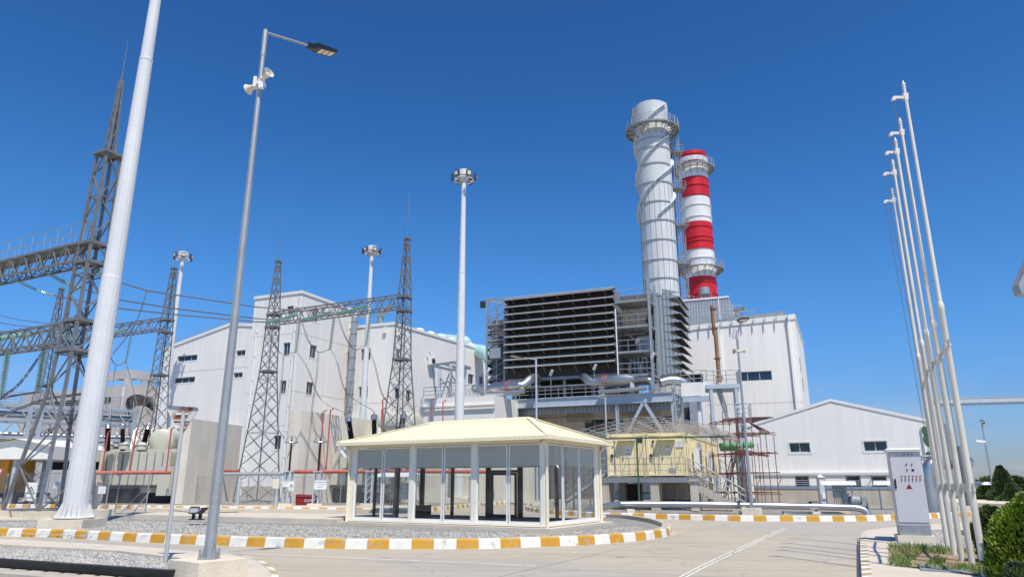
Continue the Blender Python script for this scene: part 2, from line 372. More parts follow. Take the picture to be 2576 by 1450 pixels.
def smooth_line(pts, step=.25):
    pts = [Vector((p[0],p[1])) for p in pts]; out = []
    e = [pts[0]*2-pts[1]]+pts+[pts[-1]*2-pts[-2]]
    for i in range(1,len(e)-2):
        p0,p1,p2,p3 = e[i-1:i+3]; n = max(2,int((p2-p1).length/step))
        for k in range(n):
            t = k/n; out.append(.5*((2*p1)+(p2-p0)*t+(2*p0-5*p1+4*p2-p3)*t*t+(3*p1-p0-3*p2+p3)*t**3))
    out.append(pts[-1]); return out
def resample(pl, step):
    out = [pl[0]]; acc = 0; prev = pl[0]
    for p in pl[1:]:
        d = (p-prev).length
        while acc+d >= step:
            t = (step-acc)/d; prev = prev+(p-prev)*t; out.append(prev); d = (p-prev).length; acc = 0
        acc += d; prev = p
    return out
def kerb(name, pts, side, h, w, stripe, cols=('kwhite','kyellow','concrete'), z0=0, topw=.09):
    """pts: road-side bottom line; side=+1 kerb body lies to the left of travel direction. painted face + narrow painted nose, plain top"""
    pl = resample(smooth_line(pts), stripe/2); mb = MB(); n = len(pl); nr = []
    for i in range(n):
        t = (pl[min(i+1,n-1)]-pl[max(i-1,0)]).normalized(); nr.append(Vector((-t.y,t.x))*side)
    def L_(off,z): return [Vector((pl[i].x+nr[i].x*off, pl[i].y+nr[i].y*off, z)) for i in range(n)]
    rows = [L_(0,z0-.05), L_(.035,z0+h*.86), L_(topw,z0+h), L_(w,z0+h), L_(w,z0-.05)]
    for i in range(n-1):
        for r_ in range(4):
            mb.mi = ((i//2)%2) if r_ < 2 else 2
            q = [rows[r_][i], rows[r_][i+1], rows[r_+1][i+1], rows[r_+1][i]]
            mb.add(q if side < 0 else q[::-1], [[0,1,2,3]])
    mb.mi = 2
    for i in (0,n-1): mb.poly([r_[i] for r_ in rows])
    o = struct(mb.build(name, [M[c] for c in cols])); return o, pl, nr
def inner(pl, nr, off): return [p+nr[i]*off for i,p in enumerate(pl)]
# --- island in front
front = [G(*p) for p in [(-420,1340),(-200,1343),(0,1347),(145,1351),(289,1359),(434,1366),(579,1371.5),(666,1374.5),(851,1378.5),(1014,1379.5),(1216,1378.5),(1343,1374.5),(1479,1368.7),(1581,1361.5),(1650,1353.5),(1686,1345),(1690,1333),(1672,1324),(1640,1316),(1590,1308.5),(1530,1304)]]
ko, kpl, knr = kerb('island_kerb', front, +1, .24, .34, .57)
inn = inner(kpl, knr, .30)
back = [G(1500,1302,.1), G(880,1298,.1), G(330,1295,.1), G(230,1292,.1), G(-60,1290,.1), G(-500,1290,.1)]
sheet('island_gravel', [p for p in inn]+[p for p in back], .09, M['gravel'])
# concrete apron behind the island and the strip under the masts
slab('apron', [G(337,1303,.1), G(837,1317,.1), G(872,1301,.28), G(1000,1292,.28), G(640,1288,.28), G(480,1286,.28), G(400,1286,.28)], -.02, .28, M['path'])
slab('left_strip', [G(-300,1307,.12), G(127,1305,.12), G(133,1300,.12), G(-300,1300,.12)], -.02, .14, M['path'])
# --- far kerbs
lk = [G(*p) for p in [(-420,1270),(-160,1272),(0,1275),(162,1276.5),(300,1278.5),(385,1280.5),(469,1282),(644,1284),(760,1285.5),(869,1286.5),(960,1287.5),(1040,1287),(1100,1283.5),(1150,1278),(1205,1272),(1260,1267.5),(1305,1264)]]
o1, lpl, lnr = kerb('far_kerb_left', lk, +1, .24, .3, .56)
rk = [G(*p) for p in [(1375,1263.5),(1345,1268),(1322,1276),(1328,1284),(1380,1291),(1459,1297.5),(1512,1300.8),(1648,1303.8),(1821,1308.5),(1931,1309.5),(2053,1310.3),(2105,1310.3),(2183,1309.5),(2221,1308.2),(2258,1306.5),(2342,1302.6),(2438,1297.7),(2466,1295),(2484,1289.5),(2480,1283),(2440,1278)]]
o2, rpl, rnr = kerb('far_kerb_right', rk, +1, .24, .3, .56)
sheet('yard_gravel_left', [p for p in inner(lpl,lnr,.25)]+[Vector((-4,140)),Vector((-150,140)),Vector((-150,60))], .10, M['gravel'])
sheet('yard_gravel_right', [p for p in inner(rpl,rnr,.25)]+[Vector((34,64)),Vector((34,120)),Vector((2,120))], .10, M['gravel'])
# concrete plinth strips in the yard
slab('yard_path', [G(330,1279,.14), G(1040,1282,.14), G(1100,1276,.14), G(1040,1271,.14), G(330,1269,.14)], 0, .16, M['path'])
# far right roadside kerb and verge
slab('far_verge', [G(2330,1268), G(2430,1270.5), G(2560,1275), G(2700,1276), G(2700,1262), G(2480,1258.5), G(2400,1258)], 0, .22, M['path'])
# --- near left gravel patch with its kerb
nk = [G(*p) for p in [(-500,1352),(-200,1356.5),(0,1361),(145,1368),(289,1377),(400,1385),(463,1391),(560,1398),(600,1403),(640,1411),(663,1419),(686,1434),(701,1450),(706,1475),(700,1520)]]
o3, npl, nnr = kerb('near_kerb', nk, -1, .10, .16, .62, ('kwhite','kfaded','path'), topw=.15)
ni = inner(npl, nnr, .13)
pave = [p for p in ni]+[G(440,1520),G(452,1412),G(289,1393),G(0,1377),G(-500,1366)]
slab('near_pavement', pave, 0, .09, M['path'])
sheet('near_gravel', [G(-500,1366),G(0,1377),G(289,1393),G(452,1412),G(455,1460),G(455,1560),G(-700,1560)], .03, M['gravel'])
# --- right pavement, verge
rkk = [G(*p) for p in [(2168,1620),(2165,1500),(2163,1450),(2160.5,1400),(2161,1363),(2165,1347),(2180,1340),(2205,1336),(2238,1332.5),(2290,1328),(2340,1324),(2420,1319),(2500,1313),(2640,1304)]]
o4, ppl, pnr = kerb('right_kerb', rkk, -1, .13, .22, .40, ('kwhite','kfaded','path'), topw=.19)
pi_ = inner(ppl, pnr, .18)
slab('right_pavement', [p for p in pi_]+[G(2900,1330),G(3200,1700),G(2210,1700)], 0, .12, M['path'])
# a dark open expansion gap beside the kerb
b = MB(); 
for a_,c_,w_ in [((2157,1352),(2157,1368),.02),((2156.5,1368),(2159,1470),.05)]:
    p,q = G(*a_),G(*c_); b.bar(p+Vector((0,0,.005)), q+Vector((0,0,.005)), w_, .006)
struct(b.build('road_joint_gap', M['black']))
sheet('right_gravel', [G(x,y,.125) for x,y in [(2262,1352),(2250,1363),(2240,1372),(2330,1380),(2470,1392),(2640,1420),(2720,1350),(2520,1322),(2345,1331),(2300,1338)]], .126, M['gravel'])
sheet('grass_soil', [G(x,y,.13) for x,y in [(2235,1372),(2260,1395),(2262,1422),(2330,1428),(2400,1436),(2460,1446),(2560,1450),(2900,1500),(2950,1420),(2700,1385),(2480,1380),(2390,1374),(2300,1370)]], .131, M['soil'])
slab('cover_plate', [G(2308,1418,.13),G(2420,1428,.13),G(2440,1440,.13),G(2316,1433,.13)], .12, .15, M['galvsheet'])
slab('cover_slab', [G(2496,1443,.13),G(2640,1452,.13),G(2660,1500,.13),G(2500,1490,.13)], .12, .17, M['path'])
# --- painted lines
def line(name, pts, w, z=.004, dash=None, m='line'):
    pl = [G(*p) for p in pts]; mb = MB(); pl2 = smooth_line(pl, .4)
    for i in range(len(pl2)-1):
        if dash and (i % dash[1]) >= dash[0]: continue
        a,c = pl2[i],pl2[i+1]; t = (c-a).normalized(); n = Vector((-t.y,t.x))*w/2
        mb.add([(*(a-n),z),(*(c-n),z),(*(c+n),z),(*(a+n),z)], [[0,1,2,3]])
    return struct(mb.build(name, M[m]))
line('edge_line', [(-400,1349),(0,1358.5),(145,1367),(289,1376),(434,1383),(644,1392),(850,1401),(1050,1409),(1223,1416),(1346,1422)], .09)
line('centre_line', [(1700,1455),(1762,1422),(1830,1390),(1900,1358),(1972,1326)], .045, dash=(14,15))
line('centre_line_second', [(1713,1457),(1774,1424),(1841,1392),(1909,1359.5),(1980,1327.5)], .045, dash=(12,13))
line('far_line', [(1860,1321),(2010,1322),(2100,1319.5),(2250,1317),(2380,1312)], .10, dash=(5,10))
# --- loose stones near the camera (individual facets catch the sun)
def stones(name, poly, n, z, rmin, rmax):
    xs = [p[0] for p in poly]; ys = [p[1] for p in poly]; mb = MB()
    def inside(x,y):
        c = False; j = len(poly)-1
        for i in range(len(poly)):
            xi,yi = poly[i][0],poly[i][1]; xj,yj = poly[j][0],poly[j][1]
            if (yi>y)!=(yj>y) and x < (xj-xi)*(y-yi)/(yj-yi)+xi: c = not c
            j = i
        return c
    k = 0; t = 0
    while k < n and t < n*8:
        t += 1; x = random.uniform(min(xs),max(xs)); y = random.uniform(min(ys),max(ys))
        if not inside(x,y): continue
        k += 1; r = random.uniform(rmin,rmax); a = random.uniform(0,6.28); hh = r*random.uniform(.5,1.0)
        pts = [(x+r*random.uniform(.6,1.2)*math.cos(a+i*1.5708), y+r*random.uniform(.6,1.2)*math.sin(a+i*1.5708), z+random.uniform(-.2,.25)*r) for i in range(4)]
        tp = (x+random.uniform(-.4,.4)*r, y+random.uniform(-.4,.4)*r, z+hh)
        mb.mi = random.choice((0,0,1,2,3)); mb.add(pts+[tp], [[0,1,4],[1,2,4],[2,3,4],[3,0,4]])
    return stuff(mb.build(name, [M['st0'],M['st1'],M['st2'],M['st3']]), 'loose crushed grey stones of the gravel bed', 'gravel')
M['st0'] = mat('stone_grey', (.38,.38,.36), .8, 0, .1, 5); M['st1'] = mat('stone_pale', (.52,.49,.43), .8, 0, .1, 5)
M['st2'] = mat('stone_dark', (.20,.21,.22), .8, 0, .1, 5); M['st3'] = mat('stone_tan', (.56,.48,.35), .8, 0, .1, 5)
stones('loose_stones', [G(-30,1378),G(289,1394),G(446,1413),G(446,1450),G(-60,1450)], 9000, .03, .02, .045)
stones('loose_stones', [G(x,y,.1) for x,y in [(-20,1338),(434,1354),(850,1367),(1216,1367),(1480,1358),(1640,1341),(1600,1322),(1500,1330),(1380,1338),(1100,1336),(870,1325),(600,1316),(330,1308),(-20,1312)]], 16000, .09, .018, .04)
stones('loose_stones', [G(x,y,.13) for x,y in [(2240,1352),(2240,1372),(2380,1378),(2480,1378),(2520,1345),(2440,1335),(2345,1334)]], 3000, .126, .02, .04)
# --- grass
b = MB(); random.seed(3)
gp = [G(x,y,.13) for x,y in [(2236,1373),(2262,1400),(2262,1424),(2400,1438),(2600,1450),(2640,1390),(2470,1380),(2390,1375)]]
M['grass'] = mat('green_grass_blades', (.16,.27,.045), .6, 0, .3, 4, col2=(.40,.36,.15), c2s=1.6, c2t=.56)
k = 0
while k < 9000:
    px = random.uniform(2236,2600); py = random.uniform(1371,1446); p = G(px,py,.13)
    lim = 1371+ (px-2236)*.06
    if py < lim or (px < 2262 and py > 1424) or py > 1424+(px-2262)*.085: k += 1; continue
    dens = math.sin(px*.05)*math.sin(py*.11+px*.02)+.35*math.sin(px*.21+py*.3)
    if (1392 < py < 1426 and 2290 < px < 2480 and dens > -.55) or random.random() < .15: k += 1; continue
    k += 1; h = random.uniform(.04,.11)*(1.4 if py < 1392 else 1); a = random.uniform(0,6.28); w = .006; lx,ly = random.uniform(-.06,.06),random.uniform(-.06,.06)
    c,s_ = math.cos(a)*w,math.sin(a)*w
    b.add([(p.x-c,p.y-s_,.13),(p.x+c,p.y+s_,.13),(p.x+lx*.5+c,p.y+ly*.5+s_,.13+h*.6),(p.x+lx*1.3,p.y+ly*1.3,.13+h),(p.x+lx*.5-c,p.y+ly*.5-s_,.13+h*.6)], [[0,1,2,3,4]])
stuff(b.build('grass', M['grass']), 'patchy green grass around the feet of the flagpoles', 'grass')
# ================================================================= GENERIC PARTS
def wall(mb, fp, a0, a1, z0, z1, holes=(), depth=.22, ztop=None):
    """wall face with real openings and reveals; ztop=(left,right) adds a sloping top above z1"""
    xs = sorted({a0,a1}|{h for q in holes for h in q[:2]}); zs = sorted({z0,z1}|{h for q in holes for h in q[2:4]})
    xs = [x for x in xs if a0 <= x <= a1]; zs = [z for z in zs if z0 <= z <= z1]
    for i in range(len(xs)-1):
        for j in range(len(zs)-1):
            xm,zm = (xs[i]+xs[i+1])/2,(zs[j]+zs[j+1])/2
            if any(h[0]<xm<h[1] and h[2]<zm<h[3] for h in holes): continue
            mb.poly([fp.pt(xs[i],zs[j]),fp.pt(xs[i+1],zs[j]),fp.pt(xs[i+1],zs[j+1]),fp.pt(xs[i],zs[j+1])])
    for x0,x1,y0,y1 in [h[:4] for h in holes]:
        c = [(x0,y0),(x1,y0),(x1,y1),(x0,y1)]
        for i in range(4):
            p,q = c[i],c[(i+1)%4]; mb.poly([fp.pt(p[0],p[1]),fp.pt(q[0],q[1]),fp.pt(q[0],q[1],-depth),fp.pt(p[0],p[1],-depth)])
    if ztop:
        pts = [fp.pt(a0,z1),fp.pt(a1,z1)]
        for (s_,z) in ztop[::-1]: pts.append(fp.pt(s_,z))
        mb.poly(pts)
def window(fp, hole, parent, panes=2, depth=.14, frame='winframe', trim=True, rows=1, fw=.07, name='window'):
    a0,a1,z0,z1 = hole[:4]; mb = MB(); d0,d1 = -depth-.05,-depth
    mb.pbox(fp,a0,a1,z0,z0+fw,d0,d1); mb.pbox(fp,a0,a1,z1-fw,z1,d0,d1); mb.pbox(fp,a0,a0+fw,z0+fw,z1-fw,d0,d1); mb.pbox(fp,a1-fw,a1,z0+fw,z1-fw,d0,d1)
    for i in range(1,panes):
        x = a0+(a1-a0)*i/panes; mb.pbox(fp,x-fw/2,x+fw/2,z0+fw,z1-fw,d0,d1)
    for i in range(1,rows):
        z = z0+(z1-z0)*i/rows; mb.pbox(fp,a0+fw,a1-fw,z-fw/2,z+fw/2,d0,d1-.01)
    o = mb.build(name, M[frame], parent)
    g = MB(); g.pbox(fp,a0+.02,a1-.02,z0+.02,z1-.02,d0-.02,d0+.01); g.build('pane', M['winglass'], o)
    if trim:
        t = MB(); w = .12
        t.pbox(fp,a0-w,a1+w,z0-w,z0,-.01,.025); t.pbox(fp,a0-w,a1+w,z1,z1+w,-.01,.025); t.pbox(fp,a0-w,a0,z0,z1,-.01,.025); t.pbox(fp,a1,a1+w,z0,z1,-.01,.025)
        t.build('window_trim', M['coping'], o)
    return o
def wins(fp, rects, parent, holes, **kw):
    out = []
    for r_ in rects:
        h = fp.rect(*r_[:4]); out.append((h, r_[4] if len(r_) > 4 else 2)); holes.append(h)
    return out
def railing(name, pts, parent=None, h=1.1, sp=1.5, r=.03, m='galv', rails=3, label=None, sides=4):
    mb = MB(); pts = [Vector(p) for p in pts]
    for i in range(len(pts)-1):
        a,c = pts[i],pts[i+1]; n = max(1,round((c-a).length/sp))
        for k in range(n+1):
            if k == 0 and i > 0: continue
            p = a+(c-a)*k/n; mb.tube([p,p+Vector((0,0,h))], r, sides)
        for q in range(rails): 
            dz = Vector((0,0,h*(1-q/rails))); mb.tube([a+dz,c+dz], r*(.9 if q else 1.05), sides)
    return mb.build(name, M[m], parent, smooth=False, label=label)
def stairs(parent, a, c, w, side, n=12, m='galv', rail=True):
    """straight flight from a (bottom) to c (top); side: horizontal unit vector across"""
    a = Vector(a); c = Vector(c); s_ = Vector((side[0],side[1],0)).normalized()*w
    st = MB(); st.bar(a,c,.05,.13); st.bar(a+s_,c+s_,.05,.13); st.build('stringer', M[m], parent)
    tr = MB(); d = (c-a)/n; f = Vector((d.x,d.y,0)).normalized()*.14
    for i in range(n):
        p = a+d*(i+.5); tr.hexa([p-f,p-f+s_,p+f+s_,p+f,p-f+Vector((0,0,.035)),p-f+s_+Vector((0,0,.035)),p+f+s_+Vector((0,0,.035)),p+f+Vector((0,0,.035))])
    tr.build('tread', M[m], parent)
    if rail:
        railing('stair_rail', [a,c], parent, 1.0, 1.3, .022, 'greysteel', 2); railing('stair_rail', [a+s_,c+s_], parent, 1.0, 1.3, .022, 'greysteel', 2)
def downpipe(name, fp, x0y0, x1y1, r, label, m='whitepaint', parent=None, group='rainwater downpipes on the power block'):
    a = fp.on(*x0y0); c = fp.on(*x1y1); s_ = (a[0]+c[0])/2
    mb = MB(); mb.tube([fp.pt(s_,a[1]-.2,.02), fp.pt(s_,a[1],.22), fp.pt(s_,a[1]-.4,.22), fp.pt(s_,c[1],.22)], r, 8)
    z = a[1]
    while z > c[1]: mb.tube([fp.pt(s_,z,.22),fp.pt(s_,z-.12,.22)], r*1.5, 8); z -= 3
    return mb.build(name, M[m], parent, smooth=True)
def lamppost(name, label, base, h, r0, r1, arm, headdir, group=None, horns=False, m='galv', fence=None):
    pass
# lattice tower: profile list of (z, width); square plan, local coordinates
def lattice_tower(name, label, loc, rz, prof, panels, leg=.10, brace=.06, spire=None, whip=None, plates=(), group=None, cat='lattice tower', base_block=.45, double=False):
    t = T(name, label, cat, (0,0,0), group)
    def wid(z):
        for i in range(len(prof)-1):
            (z0,w0),(z1,w1) = prof[i],prof[i+1]
            if z0 <= z <= z1: return w0+(w1-w0)*(z-z0)/(z1-z0)
        return prof[-1][1]
    cs = [(-1,-1),(1,-1),(1,1),(-1,1)]
    for cx_,cy_ in cs:
        mb = MB()
        for i in range(len(prof)-1):
            (z0,w0),(z1,w1) = prof[i],prof[i+1]
            mb.bar((cx_*w0/2,cy_*w0/2,z0),(cx_*w1/2,cy_*w1/2,z1),leg,leg)
        mb.build('leg', M['lattice'], t)
    mb = MB(); zs = panels
    for i in range(len(zs)-1):
        z0,z1 = zs[i],zs[i+1]; w0,w1 = wid(z0)/2,wid(z1)/2
        for k in range(4):
            a,c = cs[k],cs[(k+1)%4]
            A0 = (a[0]*w0,a[1]*w0,z0); A1 = (a[0]*w1,a[1]*w1,z1); C0 = (c[0]*w0,c[1]*w0,z0); C1 = (c[0]*w1,c[1]*w1,z1)
            if double: mb.bar(A0,C1,brace); mb.bar(C0,A1,brace)
            elif (i+k)%2: mb.bar(A0,C1,brace)
            else: mb.bar(C0,A1,brace)
            if i%4 == 0: mb.bar(A0,C0,brace)
    mb.build('bracing', M['lattice'], t)
    for z,o in plates:
        w = wid(z)/2+o; mb = MB(); mb.box(-w,w,-w,w,z-.03,z+.05); 
        for k in range(4):
            a,c = cs[k],cs[(k+1)%4]; mb.bar((a[0]*w,a[1]*w,z-.05),(c[0]*w,c[1]*w,z-.05),.09,.14)
        mb.build('platform', M['lattice'], t)
    if spire:
        zt = prof[-1][0]; w = prof[-1][1]/2; mb = MB()
        n = 6; 
        for k in range(4):
            a,c = cs[k],cs[(k+1)%4]; mb.bar((a[0]*w*.45,a[1]*w*.45,zt),(a[0]*.05,a[1]*.05,spire),leg*.7)
            for i in range(n):
                f0,f1 = i/n,(i+1)/n; g = lambda c_,f: (c_[0]*(w*.45*(1-f)+.05*f), c_[1]*(w*.45*(1-f)+.05*f), zt+(spire-zt)*f)
                mb.bar(g(a,f0) if i%2 else g(c,f0), g(c,f1) if i%2 else g(a,f1), brace*.6)
        mb.build('spire', M['lattice'], t)
    if whip:
        mb = MB(); mb.tube([(0,0,(spire or prof[-1][0])-.1),(0,0,whip)], [.035,.012], 6); mb.build('lightning_rod', M['lattice'], t)
    mb = MB(); w = prof[0][1]/2
    for cx_,cy_ in cs: mb.box(cx_*w-base_block,cx_*w+base_block,cy_*w-base_block,cy_*w+base_block,prof[0][0]-.5,prof[0][0]-.02)
    mb.build('footing', M['concrete_cream'], t)
    t.location = loc; t.rotation_euler = (0,0,rz); return t
def gantry_beam(name, label, A, B, w, h, n, group=None, catwalk=False, ch=.09, br=.05):
    """box truss girder from A to B (bottom centre line)"""
    A = Vector(A); B = Vector(B); d = (B-A).normalized(); s_ = Vector((-d.y,d.x,0)).normalized()*w/2; H = Vector((0,0,h))
    t = T(name, label, 'lattice beam', ((A+B)/2), group)
    c = MB()
    for o in (-s_,s_,-s_+H,s_+H): c.bar(A+o,B+o,ch,ch)
    c.build('chord', M['lattice'], t)
    m_ = MB()
    for i in range(n):
        p,q = A+(B-A)*i/n, A+(B-A)*(i+1)/n; k = i%2
        for o in (-s_,s_): m_.bar((p+o) if k else (p+o+H), (q+o+H) if k else (q+o), br)
        for z in (Vector((0,0,0)),H): m_.bar(p+z+(s_ if k else -s_), q+z+(-s_ if k else s_), br)
        m_.bar(p-s_,p-s_+H,br) if i%4==0 else None
        m_.bar(p+s_,p+s_+H,br) if i%4==0 else None
    m_.build('bracing', M['lattice'], t)
    if catwalk:
        g = MB(); dd = (B-A); g.hexa([A-s_+H,B-s_+H,B+s_+H,A+s_+H]+[v+Vector((0,0,.05)) for v in (A-s_+H,B-s_+H,B+s_+H,A+s_+H)]); g.build('catwalk_grating', M['lattice'], t)
        railing('railing', [A-s_+H,B-s_+H], t, 1.1, 1.1, .022, 'galv', 2); railing('railing', [A+s_+H,B+s_+H], t, 1.1, 1.1, .022, 'galv', 2)
    return t
def insulator(label, a, c, r=.13, n=18, sag=0, group='green glass insulator strings'):
    a = Vector(a); c = Vector(c); mb = MB(); pts = []
    for i in range(n+1):
        f = i/n; p = a.lerp(c,f); p.z -= sag*4*f*(1-f); pts.append(p)
    for i in range(n):
        p,q = pts[i],pts[i+1]; d = (q-p); L_ = d.length; mb.lathe(p, [(.02,0),(.03,L_*.25),(r,L_*.45),(r*.9,L_*.55),(.04,L_*.75),(.02,L_)], 10, d)
    o = mb.build('insulator_string', M['insul'], None, smooth=False); tag(o, label, 'insulator', group); return o
def cable(label, pts, r=.03, group='overhead conductors', m='cable', name='overhead_conductor', sag=0, twin=0):
    pl = [Vector(p) for p in pts]
    out = []
    for i in range(len(pl)-1):
        n = 10
        for k in range(n): 
            f = k/n; p = pl[i].lerp(pl[i+1],f); p.z -= sag*4*f*(1-f); out.append(p)
    out.append(pl[-1]); mb = MB(); mb.tube(out, r, 6)
    if twin: mb.tube([p+Vector((twin,0,-twin*.5)) for p in out], r, 6)
    o = mb.build(name, M[m], None, smooth=True); tag(o, label, 'cable', group); return o
def curve(pts, n=8):
    """catmull-rom in 3d"""
    p = [Vector(q) for q in pts]; e = [p[0]*2-p[1]]+p+[p[-1]*2-p[-2]]; out = []
    for i in range(1,len(e)-2):
        p0,p1,p2,p3 = e[i-1:i+3]
        for k in range(n):
            t = k/n; out.append(.5*((2*p1)+(p2-p0)*t+(2*p0-5*p1+4*p2-p3)*t*t+(3*p1-p0-3*p2+p3)*t**3))
    out.append(p[-1]); return out
# ================================================================= BUILDINGS
def coping(parent, fp, a0, a1, z0, z1, w=.28, d=.12):
    mb = MB(); p,q = fp.pt(a0,z0,0),fp.pt(a1,z1,0); n = Vector((fp.n.x,fp.n.y,0))
    mb.hexa([p-n*.25-Vector((0,0,.05)),q-n*.25-Vector((0,0,.05)),q+n*d-Vector((0,0,w)),p+n*d-Vector((0,0,w)),p-n*.25+Vector((0,0,.12)),q-n*.25+Vector((0,0,.12)),q+n*d+Vector((0,0,.08)),p+n*d+Vector((0,0,.08))])
    return mb.build('coping', M['coping'], parent)
pw = G(760,732,24.5)
t = T('power_block', 'large white sheet-clad building with a tall tower block and rows of dark windows', 'building', (pw.x,pw.y,0))
# tower
c0 = G(760,732,24.5); cl = G(642,747,24.5); cr = G(885,777,24.5); cb = cl+cr-c0
fl = FP.two(cl, c0); fr = FP.two(c0, cr)
hl = []; hr = []
wl = wins(fl, [(722,769,738,789),(712,861,729,893),(704,956,719,989),(688,1094,706,1129)], t, hl)
wr = wins(fr, [(786,775,801,808),(779,867,796,900),(770,960,788,993)], t, hr)
mb = MB(); wall(mb, fl, 0, fl.len, 0, 24.5, hl); wall(mb, fr, 0, fr.len, 0, 24.5, hr)
mb.poly([cl,c0,cr,cb]); mb.poly([(cl.x,cl.y,0),(cb.x,cb.y,0),(cb.x,cb.y,24.5),(cl.x,cl.y,24.5)]); mb.poly([(cr.x,cr.y,0),(cb.x,cb.y,0),(cb.x,cb.y,24.5),(cr.x,cr.y,24.5)])
mb.build('tower_wall', M['wall'], t)
for h,n in wl: window(fl, h, t, n)
for h,n in wr: window(fr, h, t, n)
coping(t, fl, -.1, fl.len+.1, 24.5, 24.5); coping(t, fr, -.1, fr.len, 24.5, 24.5)
# floor joints in the cladding, slightly proud
mb = MB()
for y in (962,): pass
for z in (fl.on(700,952)[1]-1.6, fl.on(712,860)[1]+1.0, 8.2):
    mb.pbox(fl, .0, fl.len, z, z+.05, -.01, .015); mb.pbox(fr, .0, fr.len, z, z+.05, -.01, .015)
mb.build('cladding_joint', M['path'], t)
# left wing: plane just behind the tower face
fa = FP((cl+Vector((fl.n.x,fl.n.y,0))*-.5), fl.th)
aL = fa.on(415,875)[0]; aR = .6
ha = []
wa = wins(fa, [(446,893,496,907,3),(439,948,490,962,3),(594,880,617,894,2),(587,936,610,949,2)], t, ha)
zA = [fa.on(434,870)[1], fa.on(580,813)[1], fa.on(640,817)[1]]; aP = fa.on(580,813)[0]; zl = fa.on(415,875)[1]
zb = min(zA+[zl])-.4
mb = MB(); wall(mb, fa, aL, aR, 0, zb, ha, ztop=[(aL,zl),(aP,zA[1]),(aR,zA[2])])
bk = 30; q = [fa.pt(aL,zl),fa.pt(aP,zA[1]),fa.pt(aP,zA[1],-bk),fa.pt(aL,zl,-bk)]; mb.poly(q); q = [fa.pt(aP,zA[1]),fa.pt(aR,zA[2]),fa.pt(aR,zA[2],-bk),fa.pt(aP,zA[1],-bk)]; mb.poly(q)
mb.poly([fa.pt(aL,0),fa.pt(aL,zl),fa.pt(aL,zl,-bk),fa.pt(aL,0,-bk)])
mb.build('wing_wall', M['wall'], t)
for h,n in wa: window(fa, h, t, n)
coping(t, fa, aL-.1, aP, zl, zA[1]); coping(t, fa, aP, aR, zA[1], zA[2])
mb = MB()
for y in (930,): z = fa.on(520,y)[1]; mb.pbox(fa, aL, aR, z, z+.05, -.01, .015)
mb.build('cladding_joint', M['path'], t)
railing('roof_railing', [fa.pt(aL+.6,zl+.25,-.8), fa.pt(aP,zA[1]+.15,-.8)], t, 1.0, 2.2, .03, 'galv', 3)
railing('roof_railing', [fa.pt(aP+.2,zA[1]+.1,-2.8), fa.pt(aR,zA[2]+.3,-2.8)], t, 1.5, 2.2, .03, 'galv', 3)
# right block C
k0 = G(990,811,22); k1 = G(1232,882,22); kl = G(862,823,22)
fc = FP.two(kl, k0); fd = FP.two(k0, k1)
hc = []; hd = []
wc = wins(fc, [(864,884,884,912),(908,876,932,905),(857,974,882,1003),(902,971,925,999)], t, hc)
wd = wins(fd, [(996,877,1006,911),(990,974,1004,1002),(1021,980,1033,1010),(1177,940,1191,965),(1205,945,1215,970)], t, hd)
mb = MB(); wall(mb, fc, 0, fc.len, 0, 22, hc); wall(mb, fd, 0, fd.len, 0, 22, hd); kb = kl+k1-k0
mb.poly([kl,k0,k1,kb]); mb.poly([(k1.x,k1.y,0),(kb.x,kb.y,0),(kb.x,kb.y,22),(k1.x,k1.y,22)])
mb.build('block_wall', M['wall'], t)
for h,n in wc: window(fc, h, t, n)
for h,n in wd: window(fd, h, t, n)
coping(t, fc, 0, fc.len+.1, 22, 22); coping(t, fd, -.1, fd.len, 22, 22)
mb = MB(); z = fc.on(900,1015)[1]; mb.pbox(fc, 0, fc.len, z, z+.05, -.01, .015); mb.pbox(fd, 0, fd.len, z, z+.05, -.01, .015); mb.build('cladding_joint', M['path'], t)
# roof vents behind the parapet of the right block
for i in range(7):
    p = fd.pt(7+i*2.6, 22.1, -1.2); mb = MB(); mb.lathe(p, [(.75,0),(.75,.3),(.6,.5),(.3,.6)], 12); mb.build('roof_vent', M['coping'], t)
# wall lights
for f_,x,y in [(fc,950+0,829),(fd,1002,833)]:
    a,z = f_.on(x+20 if f_ is fc else x,y); mb = MB(); mb.pbox(f_, a-.2, a+.2, z-.5, z+.3, .02, .3); mb.build('wall_lamp', M['coping'], t)
# base plinth
mb = MB()
for f_ in (fl,fr,fc,fd): mb.pbox(f_, 0, f_.len, 0, 1.3, -.02, .12)
mb.pbox(fa, aL, aR-.8, 0, 1.3, -.02, .1); mb.build('plinth', M['concrete'], t)
# open service bays low on the wing
mb = MB(); h = fa.rect(568,1098,602,1122); mb.pbox(fa, *h, -.01, .03); mb.build('service_opening', M['dark'], t)
mb = MB(); h2 = fa.rect(560,1084,606,1098); mb.pbox(fa, *h2, 0, .8); mb.build('canopy', M['coping'], t)
downpipe('downpipe', fl, (653,833), (601,1255), .11, 'white rainwater pipe near the left edge of the tower face')
tag(bpy.data.objects['downpipe'], 'white rainwater pipe near the left edge of the tower face', 'downpipe', 'rainwater downpipes on the power block')
o = downpipe('downpipe', fl, (746,770), (710,1255), .11, ''); tag(o, 'white rainwater pipe beside the tower corner', 'downpipe', 'rainwater downpipes on the power block')
o = downpipe('downpipe', fd, (993,905), (975,1230), .10, ''); tag(o, 'short white rainwater pipe at the corner of the right block', 'downpipe', 'rainwater downpipes on the power block')
